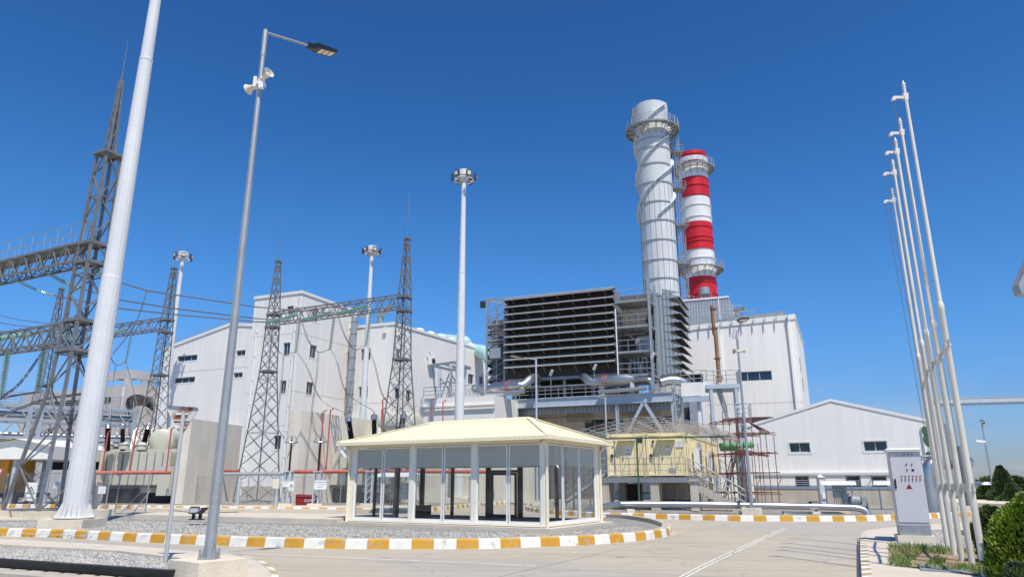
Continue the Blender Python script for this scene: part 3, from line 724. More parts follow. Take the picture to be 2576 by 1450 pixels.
# cable beside the tower corner
a_,z_ = fl.on(754,736); mb = MB(); mb.tube([fl.pt(a_,z_,.06),fl.pt(a_,1.5,.06)], .025, 5); o = mb.build('earthing_cable', M['greysteel']); tag(o, 'thin earthing cable clipped down the tower corner', 'cable')
a_,z_ = fd.on(992,815); mb = MB(); mb.tube([fd.pt(.5,21.6,.06),fd.pt(.5,1.5,.06)], .025, 5); o = mb.build('earthing_cable', M['greysteel']); tag(o, 'thin earthing cable down the corner of the right block', 'cable')
# vertical ventilation duct on the front of the right block
da = fc.on(893,930)[0]; dz = fc.on(898,818)[1]; db = fc.on(880,1040)[1]
t2 = T('ventilation_duct', 'tall zinc ventilation duct bending over the parapet of the right block', 'duct', fc.pt(da,db))
mb = MB(); mb.lathe(fc.pt(da,db,.8), [(.45,0),(.45,dz-db+.9)], 16); mb.tube([fc.pt(da,dz+.8,.8),fc.pt(da,dz+1.4,.6),fc.pt(da,dz+1.75,0),fc.pt(da,dz+1.75,-1.6)], .45, 16); mb.build('duct', M['galvsheet'], t2, True)
mb = MB(); z = db+.8
while z < dz+.5: mb.lathe(fc.pt(da,z,.8), [(.50,0),(.50,.07)], 16); z += 1.6
mb.build('duct_flange', M['greysteel'], t2)
pa,pz = fc.on(945,815)
mb = MB(); q = fc.pt(pa,21.8,-1.0); uu = Vector((fc.u.x,fc.u.y,0)); mb.tube([q,q+Vector((0,0,1.6)),q+Vector((0,0,2.2))+uu*.5,q+Vector((0,0,2.5))+uu*1.5], .5, 4)
o = mb.build('roof_cowl', M['galvsheet']); tag(o, 'small square zinc exhaust cowl on the roof of the right block', 'roof vent')
# turquoise ducts behind the roof of the right block
Y0 = 112
t2 = T('turquoise_duct', 'large turquoise duct elbow rising behind the white roof', 'duct', P(1165,862,Y0))
mb = MB(); mb.tube(curve([P(1103,852,Y0+6),P(1140,857,Y0+2),P(1164,858,Y0),P(1172,866,Y0),P(1173,885,Y0)]), 1.0, 16); mb.build('duct', M['cyan'], t2, True)
mb = MB(); mb.box(P(1166,880,Y0).x-1.6,P(1166,880,Y0).x+1.4,Y0-1.6,Y0+1.6,20,ZY(872,Y0)); mb.build('housing', M['coping'], t2)
mb = MB(); mb.tube(curve([P(1178,880,Y0-2),P(1205,883,Y0-4),P(1224,889,Y0-6),P(1235,905,Y0-7)]), 1.05, 16); o = mb.build('turquoise_duct', M['cyan'], None, True); tag(o, 'turquoise duct elbow just left of the louvred intake house', 'duct')
# ---------------------------------------------------------------- grey building far left
e0 = G(322,966,14.5); el = G(62,991,14.5); er = G(402,975,14.5)
t = T('grey_service_building', 'grey rendered building with an open rooftop storey behind the pylons', 'building', (e0.x,e0.y,0))
mb = MB(); eb = el+er-e0; mb.prism([(el.x,el.y),(e0.x,e0.y),(er.x,er.y),(eb.x,eb.y)],0,14.5); mb.build('wall', M['greybld'], t)
p0 = G(322,928,17.4); pl_ = G(250,941,17.4); pr = G(392,938,17.4); fe = FP.two(pl_,p0); ff = FP.two(p0,pr)
mb = MB()
for f_,L_ in ((fe,fe.len),(ff,ff.len)):
    mb.pbox(f_, 0, L_, 14.4, 14.9, -.3, 0); mb.pbox(f_, 0, .8, 14.9, 16.2, -.3, 0); mb.pbox(f_, L_-.9, L_, 14.9, 16.2, -.3, 0); mb.pbox(f_, L_*.55, L_*.7, 14.9, 16.2, -.3, 0) if f_ is ff else None
mb.pbox(fe, 0, fe.len+.01, 16.2, 17.4, -.3, .02); mb.pbox(ff, 0, ff.len, 16.2, 17.4, -.3, .021)
pbk = pl_+pr-p0; mb.prism([(pl_.x,pl_.y),(p0.x,p0.y),(pr.x,pr.y),(pbk.x,pbk.y)],16.9,17.3)
mb.build('rooftop_storey', M['greybld'], t)
fg = FP.two(el,e0); mb = MB()
for a,z in ((2,8),(7,8),(2.5,4.2),(9,4.2),(14,9.5)): mb.pbox(fg, a, a+1.6, z, z+1.1, -.02, .02)
mb.pbox(fg, 3, fg.len-3, 12.2, 13.0, -.02, .03)
mb.build('opening', M['dark'], t)
mb = MB(); a = fg.len-.8; mb.pbox(fg, a, a+.15, 0, 14.2, 0, .15); mb.pbox(fg, 9.7, 9.85, 0, 12, 0, .15); mb.build('downpipe', M['whitepaint'], t)
# ---------------------------------------------------------------- right hall
h0 = P(1997,791,80); TR = R(-19); fh = FP(h0, TR)
sL,zL = fh.on(1690,824.9); fh = FP(fh.pt(sL,0), TR); LH = -sL
a_, zR = fh.on(1997.3,791.2); hh = []
t = T('boiler_hall', 'large white sheet-clad hall with a ribbon window and white downpipes behind the gabled house', 'building', (h0.x,h0.y,0))
wh = wins(fh, [(1850,933,1941,957,3),(1700,940,1768,962,2),(1888,1047,1950,1066,2)], t, hh)
mb = MB(); wall(mb, fh, 0, LH, 0, zL-.3, hh, ztop=[(0,zL),(LH,zR)])
fs = FP(fh.pt(LH,0), R(66)); s2,z2 = fs.on(2019.5,862); 
mb.poly([fs.pt(0,0),fs.pt(s2,0),fs.pt(s2,z2),fs.pt(0,zR)])
mb.poly([fh.pt(0,zL),fh.pt(LH,zR),fs.pt(s2,z2),fh.pt(0,zL-2,-s2)]); mb.build('wall', M['wall'], t)
for h,n in wh: window(fh, h, t, n, trim=False)
coping(t, fh, 0, LH+.1, zL, zR, .5, .12); coping(t, fs, -.1, s2, zR, z2, .3, .1)
mb = MB(); 
for i in range(11):
    a = .8+i*(LH-1.6)/10; z = zL+(zR-zL)*a/LH; mb.pbox(fh, a, a+.07, z-.75, z+.25, .3, .5)
mb.build('gutter_bracket', M['greysteel'], t)
z = fh.on(1950,1012)[1]; mb = MB(); mb.pbox(fh, 0, LH, z, z+.05, -.01, .015); mb.build('cladding_joint', M['path'], t)
for x0,y0,x1,y1 in ((1806,818,1816,946),(1980,801,2004,1030)):
    a = fh.on(x0,y0)[0]; z0 = fh.on(x0,y0)[1]; z1 = fh.on(x1,y1)[1]; mb = MB(); mb.pbox(fh, a-.12, a+.12, z1, z0, .03, .3); mb.build('downpipe', M['coping'], t)
h_ = fs.rect(2003.5,859,2013,893); 
for (xa,ya,xb,yb) in ((2004,850,2008,870),(2004.5,873,2015,892)): pass
for a,z in ((1.2,14.2),(3.4,12.2)): window(fs, (a,a+1.1,z,z+1.5), t, 1, depth=-.08, trim=False)
zr = lambda a: zL+(zR-zL)*a/LH
railing('roof_railing', [fh.pt(0,zr(0)+.15,-2.5), fh.pt(LH-4,zr(LH-4)+.15,-2.5)], t, 1.5, 2.0, .035, 'galv', 3)
mb = MB(); mb.bar(fh.pt(0,zr(0)+.6,-2.4), fh.pt(LH-1,zr(LH-1)+.9,-2.4), .4, .35); mb.build('cable_tray', M['greysteel'], t)
# grey ribbed roof house behind with the tank on it
Yk = 97; q0 = P(1831,747.5,Yk); fk = FP(q0, R(-21)); sk = fk.on(1700,748)[0]; zk = q0.z
t = T('roof_house', 'grey ribbed steel roof house standing below the red and white chimney', 'building', (q0.x,q0.y,17))
mb = MB(); wr_ = fk.on(1862,800)
mb.prism([fk.pt(sk,0).xy, fk.pt(0,0).xy, fk.pt(0,0,-14).xy, fk.pt(sk,0,-14).xy], 15, zk); mb.build('wall', M['louvre'], t)
mb = MB(); a,z = fk.on(1861,793); mb.poly([fk.pt(0.003,zk,-.5),fk.pt(a,z,-.5),fk.pt(a,15,-.5),fk.pt(.003,15,-.5)]); mb.poly([fk.pt(0,zk,-.5),fk.pt(a,z,-.5),fk.pt(a,z,-12),fk.pt(0,zk,-12)]); mb.build('sloping_side', M['louvre'], t)
mb = MB(); mb.pbox(fk, sk, .1, zk, zk+.2, -.3, .12); mb.pbox(fk, -1.4, -1.28, 15, zk-.1, 0, .12); mb.build('flashing', M['coping'], t)
t = T('roof_silencer', 'small zinc drum on a steel frame at the foot of the red chimney', 'silencer', fk.pt(fk.on(1770,747)[0], zk, -1))
q = fk.pt(fk.on(1770,747)[0], zk, -1.5)
mb = MB(); mb.lathe(q+Vector((0,0,1.1)), [(.75,0),(.75,1.0),(.6,1.05)], 16); mb.build('drum', M['galvsheet'], t, True)
mb = MB()
for a in (-.7,.7):
    for c in (-.7,.7): mb.bar(q+Vector((a,c,0)), q+Vector((a,c,1.1)), .08); mb.bar(q+Vector((a,c,0)), q+Vector((-a,c,1.1)), .05)
mb.box(q.x-.9,q.x+.9,q.y-.9,q.y+.9,q.z+1.02,q.z+1.1); mb.build('frame', M['greysteel'], t)
# steel platform and beams right of the roof house
t = T('roof_access_beams', 'dark steel beams jutting from the roof house side', 'steel frame', P(1862,776,90))
mb = MB(); mb.bar(P(1846,779,92),P(1875,776,90),.35,.4); mb.bar(P(1852,777,92),P(1852,800,92),.2); mb.bar(P(1862,776,92),P(1868,798,90),.15); mb.build('beam', M['greysteel'], t)
railing('railing', [P(1700,800,84),P(1790,797,84),P(1866,795,84)], t, 1.4, 1.6, .035, 'galv', 3)
# orange brown pipe in front of the hall
Yp = 74; t = T('brown_vent_pipe', 'tall orange-brown vent pipe rising in front of the white hall', 'pipe', (P(1806,950,Yp).x,Yp,9))
q1 = P(1789,773,Yp); q2 = P(1794.5,835,Yp); q3 = P(1796.5,845,Yp); xx = P(1800,850,Yp).x
mb = MB(); mb.tube([(xx,Yp,ZY(960,Yp)),(xx,Yp,ZY(845,Yp)),(xx-.14,Yp,ZY(838,Yp)),(xx-.14,Yp,ZY(768,Yp))], .20, 12); mb.build('pipe', M['orange_rust'], t, True)
mb = MB()
for y in (778,826,902): mb.box(xx-.32,xx+.28,Yp-.28,Yp+.3,ZY(y,Yp),ZY(y,Yp)+.10)
mb.build('pipe_bracket', M['rust'], t)
# ---------------------------------------------------------------- gabled house
ze = 5.83; gl = G(1885,1071,ze); gr = G(2325,1057.5,ze); fg = FP.two(gl,gr); LG = fg.len; zg = 7.42
t = T('gabled_house', 'white gabled sheet-clad house with two upper windows and louvred ground windows', 'building', ((gl.x+gr.x)/2,(gl.y+gr.y)/2,0))
hg = []
wg = wins(fg, [(1985,1112,2037,1137,2),(2172,1108,2231,1134,2)], t, hg); 
lo = [fg.rect(*q) for q in [(2000,1195,2035,1225),(2127,1194,2165,1226),(2192,1195,2231,1226)]]; hg += lo
mb = MB(); wall(mb, fg, 0, LG, 1.25, ze-.2, hg, ztop=[(0,ze),(LG/2,zg),(LG,ze)]); D_ = 22
mb.poly([fg.pt(LG,0),fg.pt(LG,0,-D_),fg.pt(LG,ze,-D_),fg.pt(LG,ze)]); mb.poly([fg.pt(0,0),fg.pt(0,0,-D_),fg.pt(0,ze,-D_),fg.pt(0,ze)]); mb.build('wall', M['wall'], t)
mb = MB()
for s0,s1,z0,z1 in ((-.3,LG/2,ze-.12,zg+.03),(LG/2,LG+.3,zg+.03,ze-.12)):
    mb.hexa([fg.pt(s0,z0,.06),fg.pt(s1,z1,.06),fg.pt(s1,z1,-D_),fg.pt(s0,z0,-D_),fg.pt(s0,z0+.2,.06),fg.pt(s1,z1+.2,.06),fg.pt(s1,z1+.2,-D_),fg.pt(s0,z0+.2,-D_)])
mb.build('roof', M['coping'], t)
for h,n in wg: window(fg, h, t, n, fw=.06)
for h in lo:
    o = window(fg, h, t, 1, trim=False, depth=.16)
    mb = MB(); z = h[2]+.06
    while z < h[3]-.3:
        q = fg.pt; mb.hexa([q(h[0]+.05,z,-.12),q(h[1]-.05,z,-.12),q(h[1]-.05,z+.01,-.02),q(h[0]+.05,z+.01,-.02),q(h[0]+.05,z+.05,-.12),q(h[1]-.05,z+.05,-.12),q(h[1]-.05,z+.04,-.02),q(h[0]+.05,z+.04,-.02)]); z += .14 
    mb.build('louvre_blade', M['bluesteel'], o)
mb = MB(); zc = fg.on(2080,1189)[1]; mb.pbox(fg, -.2, LG, zc-.02, zc+.07, .0, .14); mb.pbox(fg, -.2, LG, zc-.12, zc-.06, .32, .48); mb.build('canopy', M['coping'], t)
mb = MB()
for i in range(9): a = .4+i*1.5; mb.bar(fg.pt(a,zc-.38,.03),fg.pt(a,zc-.08,.42),.05)
mb.build('canopy_bracket', M['greysteel'], t)
mb = MB(); mb.pbox(fg, -.05, LG+.05, 0, 1.25, -.2, .05); mb.build('plinth', M['concrete'], t)
mb = MB(); mb.pbox(fg, 0, LG, 1.25, 1.36, -.02, .08); mb.build('flashing', M['coping'], t)
mb = MB(); mb.tube([fg.pt(LG-.25,ze-.4,.12),fg.pt(LG-.25,.3,.12)], .07, 8); mb.build('downpipe', M['whitepaint'], t)
# ---------------------------------------------------------------- low roof shed far left with a parked machine
YS = 52; t = T('open_shed', 'low cream gabled open shed at the far left edge', 'shed', (P(40,1120,YS).x,YS,0)); sx = P(-70,1110,YS).x; mx_ = P(40,1110,YS).x; ex = P(137,1110,YS).x
za,zb_ = ZY(1121,YS),ZY(1090,YS); mb = MB()
mb.prism([(sx,YS),(ex,YS),(ex,YS+9),(sx,YS+9)], za-.9, za)
mb.poly([(sx,YS,za),(ex,YS,za),((mx_),YS,ZY(1104,YS))]); mb.poly([(sx,YS-.3,za),(mx_,YS-.3,ZY(1102,YS)),(mx_,YS+9,ZY(1102,YS)+.3),(sx,YS+9,za)]); mb.poly([(ex,YS-.3,za),(mx_,YS-.3,ZY(1102,YS)),(mx_,YS+9,ZY(1102,YS)+.3),(ex,YS+9,za)]); mb.build('roof', M['coping'], t)
mb = MB()
for x in (sx+.3,mx_,ex-.3): mb.box(x-.12,x+.12,YS+.3,YS+.5,0,za-.9); mb.box(x-.12,x+.12,YS+8,YS+8.2,0,za-.9)
mb.build('post', M['bluesteel'], t)
mb = MB(); mb.box(sx,ex,YS+8.3,YS+8.4,ZY(1175,YS),za-.9); mb.build('back_panel', M['dark'], t)
mx0 = P(-20,1150,YS+3).x; mx1 = P(48,1150,YS+3).x
t = T('yellow_machine', 'yellow machine parked inside the open shed', 'machine', (mx0,YS+3,.1))
mb = MB(); mb.box(mx0,mx1,YS+2,YS+5,.9,ZY(1133,YS+3)); mb.build('body', M['kyellow'], t)
mb = MB(); mb.box(mx0-.1,mx1+1.5,YS+1.9,YS+5.1,.6,.9); mb.build('chassis', M['dark'], t)
mb = MB()
for x in (mx0+.8,mx1+.6): mb.lathe((x,YS+1.8,.55),[(.5,0),(.5,.35)],16,(0,1,0))
mb.build('wheel', M['black'], t)
# ================================================================= INTAKE HOUSE, DECK, CHIMNEYS
i0 = P(1545,722,70); zi = i0.z; il = G(1278,750,zi); fi = FP.two(il, i0); LI = fi.len
zdk = 9.94
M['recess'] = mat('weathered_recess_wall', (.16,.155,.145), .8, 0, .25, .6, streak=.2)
t = T('intake_house', 'large louvred air intake house of blue-grey steel standing on the deck', 'intake house', (i0.x,i0.y,zdk))
zbt = ZY(925,70)
M['soffit'] = mat('black_hood_shade', (.02,.02,.022), .8, 0, .2)  # shade under the hoods painted as near-black colour
def hoods(parent, fp, a0, a1, zs, out=1.25, rev=False, step=.82):
    sh = MB(); un = MB(); br = MB()
    for z in zs:
        q = fp.pt
        sh.hexa([q(a0,z+.52,0),q(a1,z+.52,0),q(a1,z+.02,out),q(a0,z+.02,out),q(a0,z+.58,0),q(a1,z+.58,0),q(a1,z+.08,out+.03),q(a0,z+.08,out+.03)])
        sh.pbox(fp, a0, a1, z-.02, z+.05, out, out+.05)
        un.poly([q(a0+.05,z+.50,.02),q(a1-.05,z+.50,.02),q(a1-.05,z+.0,out-.01),q(a0+.05,z+.0,out-.01)])  # separate sheet below each hood, carries the painted shade
    sh.build('hood', M['hood'], parent); un.build('hood_shade_sheet', M['soffit'], parent)
    n = max(2,int((a1-a0)/1.6))
    for z in (zs if out > 1.2 else []):
        for k in range(n):
            a = a0+(a1-a0)*(k+.5)/n; br.bar(fp.pt(a,z-.12,.1),fp.pt(a,z-.02,out-.15),.07,.1); br.bar(fp.pt(a,z-.5,.05),fp.pt(a,z-.08,.7),.05)
    if br.v: br.build('hood_bracket', M['greysteel'], parent)
zs = [zi-.55-i*.815 for i in range(10)]
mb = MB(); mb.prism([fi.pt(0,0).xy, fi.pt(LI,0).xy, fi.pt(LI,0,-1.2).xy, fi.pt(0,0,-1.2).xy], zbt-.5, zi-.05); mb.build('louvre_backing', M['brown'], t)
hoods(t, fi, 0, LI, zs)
# top hood / roof edge and stepped side cheeks
mb = MB(); mb.hexa([fi.pt(-.1,zi,0),fi.pt(LI+.1,zi,0),fi.pt(LI+.1,zi-.45,1.2),fi.pt(-.1,zi-.45,1.2),fi.pt(-.1,zi+.1,-.1),fi.pt(LI+.1,zi+.1,-.1),fi.pt(LI+.1,zi-.35,1.25),fi.pt(-.1,zi-.35,1.25)]); mb.build('roof_edge', M['hood'], t)
for a in (-.06,LI+.0):
    mb = MB(); fx = a
    for z in [zi-.5+.0]+zs:
        c = [fi.pt(fx,z+.62,-.0),fi.pt(fx,z-.25,0),fi.pt(fx,z-.02,1.15),fi.pt(fx,z+.12,1.15)]
        mb.add(c+[v+Vector((fi.u.x,fi.u.y,0))*.05 for v in c], [[0,1,2,3],[7,6,5,4],[0,4,5,1],[1,5,6,2],[2,6,7,3],[3,7,4,0]])
    mb.build('side_cheek', M['louvre'], t)
# body behind: roof, right return wall, then recess and right wing
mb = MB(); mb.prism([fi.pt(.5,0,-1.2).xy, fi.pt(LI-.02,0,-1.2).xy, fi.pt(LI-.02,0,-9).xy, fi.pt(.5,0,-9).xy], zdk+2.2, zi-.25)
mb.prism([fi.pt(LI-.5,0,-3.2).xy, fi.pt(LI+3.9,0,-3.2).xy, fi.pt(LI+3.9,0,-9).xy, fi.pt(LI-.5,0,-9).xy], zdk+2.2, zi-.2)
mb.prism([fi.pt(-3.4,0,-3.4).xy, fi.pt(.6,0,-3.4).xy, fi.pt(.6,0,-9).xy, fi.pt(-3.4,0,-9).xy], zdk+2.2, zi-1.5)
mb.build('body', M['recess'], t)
mb = MB(); mb.pbox(fi, LI-.02, LI+.03, zbt-1.2, zi-.1, -2.4, .08); mb.build('end_panel', M['louvre'], t)
# right wing front panel: plane set back
fw = FP(fi.pt(0,0,-2.2), fi.th); a0 = fw.on(1641,740)[0]; a1 = fw.on(1680,745)[0]; zw0 = fw.on(1655,943)[1]; zw1 = fw.on(1654,733)[1]
mb = MB(); mb.prism([fw.pt(a0,0).xy, fw.pt(a1,0).xy, fw.pt(a1,0,-6.4).xy, fw.pt(a0,0,-6.4).xy], zw0, zw1-.3); mb.build('wing_wall', M['louvre'], t)
fr_ = FP(fw.pt(a1,0), fi.th+R(90)); wz = [zw1-.8-i*.86 for i in range(10)]
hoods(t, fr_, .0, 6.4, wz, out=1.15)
mb = MB()
for z in [zw1-.35]+wz:
    c = [fr_.pt(-.04,z+.62,-.6),fr_.pt(-.04,z-.05,-.6),fr_.pt(-.04,z+.02,1.1),fr_.pt(-.04,z+.10,1.1)]
    mb.add(c+[v+Vector((fr_.u.x,fr_.u.y,0))*.05 for v in c], [[0,1,2,3],[7,6,5,4],[0,4,5,1],[1,5,6,2],[2,6,7,3],[3,7,4,0]])
mb.build('side_cheek', M['louvre'], t)
mb = MB(); mb.hexa([fw.pt(a0-.05,zw1-.3,.05),fw.pt(a1+.9,zw1-.75,.05),fw.pt(a1+.9,zw1-.75,-6.4),fw.pt(a0-.05,zw1-.3,-6.4),fw.pt(a0-.05,zw1-.15,.05),fw.pt(a1+.9,zw1-.6,.05),fw.pt(a1+.9,zw1-.6,-6.4),fw.pt(a0-.05,zw1-.15,-6.4)]); mb.build('roof_edge', M['hood'], t)
# left-facing hoods (seen edge on)
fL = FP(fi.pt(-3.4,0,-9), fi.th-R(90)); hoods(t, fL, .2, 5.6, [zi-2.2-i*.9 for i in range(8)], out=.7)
# dark support legs and beams under the louvres
mb = MB()
for a in (.3,3,6,9,LI-.4): mb.pbox(fi, a, a+.3, zdk, zbt, -.6, -.3)
mb.pbox(fi, 0, LI, zbt-.8, zbt-.5, -.3, .1); mb.pbox(fi, 0, LI, zdk+1.2, zdk+1.5, -.9, -.7); mb.build('support_leg', M['greysteel'], t)
mb = MB(); mb.pbox(fi, -.5, LI+.3, zdk+.05, zdk+2.2, -8, -3.5); mb.build('filter_base', M['brown'], t)
mb = MB(); 
for a,z in ((3.4,12.0),(8.4,12.2),(1.0,11.2)): mb.pbox(fi, a, a+2.6, z, z+.25, -.25, -.05)
mb.build('timber_plank', M['path'], t)
# access tower in the recess (platforms, rails, posts)
t = T('access_tower', 'galvanised access tower with four railed platforms beside the louvred intake', 'access tower', fi.pt(LI+2,zdk,-1))
lv = [ZY(770,71), ZY(832,71), ZY(893,71), ZY(950,71)]
xa,xb = LI+.25,LI+3.7
mb = MB()
for a in (xb,):
    for d in (1.1,-1.9): mb.pbox(fi, a-.12, a+.12, zdk, lv[0]+2.0, d-.12, d+.12)
mb.build('post', M['galv'], t)
for z in lv:
    mb = MB(); mb.pbox(fi, xa, xb, z-.22, z, .95, 1.1); mb.pbox(fi, xa, xb, z-.22, z, -2.1, -1.95); mb.pbox(fi, xb-.1, xb, z-.22, z, -1.95, .95); mb.pbox(fi, xa, xa+.1, z-.22, z, -1.95, .95)
    for k in range(1,4): mb.pbox(fi, xa+k*.85, xa+k*.85+.08, z-.2, z-.05, -1.95, .95)
    mb.pbox(fi, xa+.1, xb-.1, z-.05, z-.01, -1.95, .95)
    o = mb.build('platform', M['greysteel'], t)
    railing('railing', [fi.pt(xa,z,-0.1),fi.pt(xa,z,1.02),fi.pt(xb,z,1.02),fi.pt(xb,z,-2)], o, 1.1, 1.2, .03, 'galv', 2)
mb = MB()
for i,z in enumerate(lv[:-1]): mb.bar(fi.pt(xa+.2,z,-1.8),fi.pt(xb-.2,lv[i+1],-1.8),.06,.14); mb.bar(fi.pt(xa+.2,z,-1.2),fi.pt(xb-.2,lv[i+1],-1.2),.06,.14)
mb.build('stair_flight', M['galv'], t)
mb = MB(); mb.pbox(fi, xa+1.5, xa+2.9, lv[1]+.1-2.2, lv[1]-.6, -1.9, -1.5); mb.build('equipment_box', M['galvsheet'], t)
mb = MB()
for k in range(5): mb.tube([fi.pt(xa+1.0+k*.4,zdk+1.5,-.4),fi.pt(xa+1.0+k*.4,lv[2]-.5,-.4)], .06, 6)
for z in (zdk+1.5,zdk+2.6): mb.tube([fi.pt(xa+.6,z,-.4),fi.pt(xa+3.0,z,-.4)], .07, 6)
mb.build('valve_pipework', M['galv'], t)
mb = MB(); mb.tube([fi.pt(LI+.35,zdk,1.25),fi.pt(LI+.3,zi-2.6,1.25)], .07, 8); mb.build('white_conduit', M['whitepaint'], t)
# left access tower
t = T('access_tower', 'slim access tower with a jib beam at the left end of the louvred intake', 'access tower', fi.pt(-2,zdk,-1.5))
mb = MB()
for a in (-2.6,-.5):
    for d in (-.2,-2.9): mb.pbox(fi, a-.09, a+.09, zdk, zi+.1, d-.09, d+.09)
mb.build('post', M['galv'], t)
for y in (832,872,907):
    z = ZY(y-20,75)
    mb = MB(); mb.pbox(fi, -2.7, -.3, z-.15, z, -3.1, -.1); o = mb.build('platform', M['galv'], t)
    railing('railing', [fi.pt(-2.7,z,-3),fi.pt(-2.7,z,-.15),fi.pt(-.3,z,-.15)], o, 1.1, 1.0, .03, 'galv', 3)
mb = MB()
for i in range(9): z = zdk+1+i*1.1; mb.bar(fi.pt(-2.6,z,-.2),fi.pt(-.5,z+1.1,-.2),.07); mb.bar(fi.pt(-.5,z,-.2),fi.pt(-2.6,z+1.1,-.2),.05)
mb.build('bracing', M['greysteel'], t)
mb = MB(); mb.bar(fi.pt(-3.0,zi+.2,-.2),fi.pt(.5,zi-.5,-2.9),.14,.2); mb.bar(fi.pt(-3.0,zi+.2,-.2),fi.pt(-.2,zi+.1,-.2),.12,.18); mb.build('jib', M['galv'], t)
mb = MB(); mb.pbox(fi, -3.4, -2.9, zi-.7, zi, -.4, 0); mb.build('hoist', M['dark'], t)
mb = MB(); mb.pbox(fi, -2.0, -.7, ZY(897,74), ZY(871,74), -.1, .4); mb.build('equipment_box', M['galvsheet'], t)
# ---------------------------------------------------------------- deck
d0 = P(1690.7,983,66); dl = G(1122,1012,d0.z); fdk = FP.two(dl,d0); LD = fdk.len; zd = d0.z
t = T('turbine_deck', 'long railed steel deck on pale blue columns carrying the intake ducts', 'steel deck', ((dl.x+d0.x)/2,(dl.y+d0.y)/2,0))
mb = MB(); mb.prism([fdk.pt(0,0,-.3).xy,fdk.pt(LD,0,-.3).xy,fdk.pt(LD,0,-7.2).xy,fdk.pt(0,0,-7.2).xy], zd-.12, zd); mb.build('deck_grating', M['greysteel'], t)
mb = MB()
for dd in (0,-3.6,-7): 
    mb.pbox(fdk, 0, LD, zd-.1, zd-.02, dd-.3, dd+.02); mb.pbox(fdk, 0, LD, zd-.85, zd-.1, dd-.17, dd-.11); mb.pbox(fdk, 0, LD, zd-.93, zd-.85, dd-.3, dd+.02)
for k in range(12): a = .3+(LD-.6)*k/11; mb.pbox(fdk, a-.05, a+.05, zd-.5, zd-.14, -7, -.3)
mb.build('girder', M['bluesteel'], t)
mb = MB(); mb.pbox(fdk, -.02, LD-.6, zd-1.55, zd-.95, -1.2, -1.05)
for k in range(16): a = 1+k*1.3; mb.pbox(fdk, a, a+.06, zd-1.55, zd-.95, -1.05, -.98)
mb.build('ribbed_fascia', M['louvre'], t)
for x in (1139,1249,1551,1694):
    a = fdk.on(x,1030)[0]; w = .42 if x > 1600 else .28
    for dd in (-.15,-5.5):
        mb = MB(); mb.pbox(fdk, a-w/2, a+w/2, .1, zd-.93, dd-.03, dd+.03); mb.pbox(fdk, a-w/2, a-w/2+.04, .1, zd-.93, dd-w/2, dd+w/2); mb.pbox(fdk, a+w/2-.04, a+w/2, .1, zd-.93, dd-w/2, dd+w/2); mb.build('column', M['bluesteel'], t)
a1_ = fdk.on(1551,1100)[0]; am = fdk.on(1618,1000)[0]; a2_ = fdk.on(1694,1100)[0]; zz = fdk.on(1560,1110)[1]
mb = MB(); mb.bar(fdk.pt(a1_,zz-1.0,-.1),fdk.pt(am-.1,zd-1.0,-.1),.25,.28); mb.bar(fdk.pt(a2_,zz-1.0,-.1),fdk.pt(am+.1,zd-1.0,-.1),.25,.28)
a3_,a4_ = fdk.on(1139,1040)[0],fdk.on(1249,1040)[0]; mb.bar(fdk.pt(a3_+.2,zd-3.2,-.1),fdk.pt((a3_+a4_)/2-.1,zd-1.0,-.1),.2,.22); mb.bar(fdk.pt(a4_-.2,zd-3.2,-.1),fdk.pt((a3_+a4_)/2+.1,zd-1.0,-.1),.2,.22); mb.build('brace', M['bluesteel'], t)
railing('railing', [fdk.pt(0,zd,-4),fdk.pt(0,zd,-.05),fdk.pt(LD,zd,-.05),fdk.pt(LD,zd,-3)], t, 1.1, 1.45, .03, 'galv', 3)
# deck lamps
for x,y0,y1,dd in ((1385,940,1000,-.3),(1639,898,975,-.3),(1494,926,985,-.3),(1289,930,1000,-4),(1224,940,1005,-1),(1600,860,905,-3)):
    a,zt = fdk.on(x,y0,dd); q = fdk.pt(a,zd,dd)
    o = T('deck_lamp', 'small white floodlight on a thin post, on the deck railing' , 'lamp', q, 'small floodlights along the deck')
    mb = MB(); mb.tube([q,(q.x,q.y,zt-.1)], .035, 6); mb.build('post', M['galv'], o)
    mb = MB(); mb.bar((q.x-.05,q.y-.1,zt-.15),(q.x+.15,q.y-.35,zt+.35),.28,.12); mb.build('lamp_head', M['whitepaint'], o)
# big silver ducts on the deck
def duct(label, seg, elbow, r, stripes, extra):
    o = T('silencer_pipe', label, 'pipe', seg[1])
    a = Vector(seg[0]); c = Vector(seg[1]); L_ = (c-a).length
    mb = MB(); mb.lathe(a, [(r*.62,0),(r*.62,.35),(r,.8),(r,L_-.8),(r*.85,L_-.4),(r*.85,L_)], 20, c-a); mb.build('silencer_body', M['silver'], o, True)
    mb = MB(); mb.tube(curve(elbow), r*.80, 16); mb.build('elbow', M['silver'], o, True)
    mb = MB()
    for f in stripes: mb.lathe(a.lerp(c,f), [(r*1.01,-.035),(r*1.015,-.03),(r*1.015,.03),(r*1.01,.035)], 20, c-a)
    mb.build('red_band', M['pipered'], o)
    mb = MB(); 
    for e_ in extra: mb.tube(curve(e_), .22, 10)
    mb.build('thin_pipe', M['silver'], o, True)
    mb = MB()
    for f in (.12,.88): p = a.lerp(c,f); mb.box(p.x-.2,p.x+.2,p.y-.3,p.y+.3,zd,p.z-r*.6)
    mb.build('saddle', M['bluesteel'], o)
    return o
Yd = 69.5
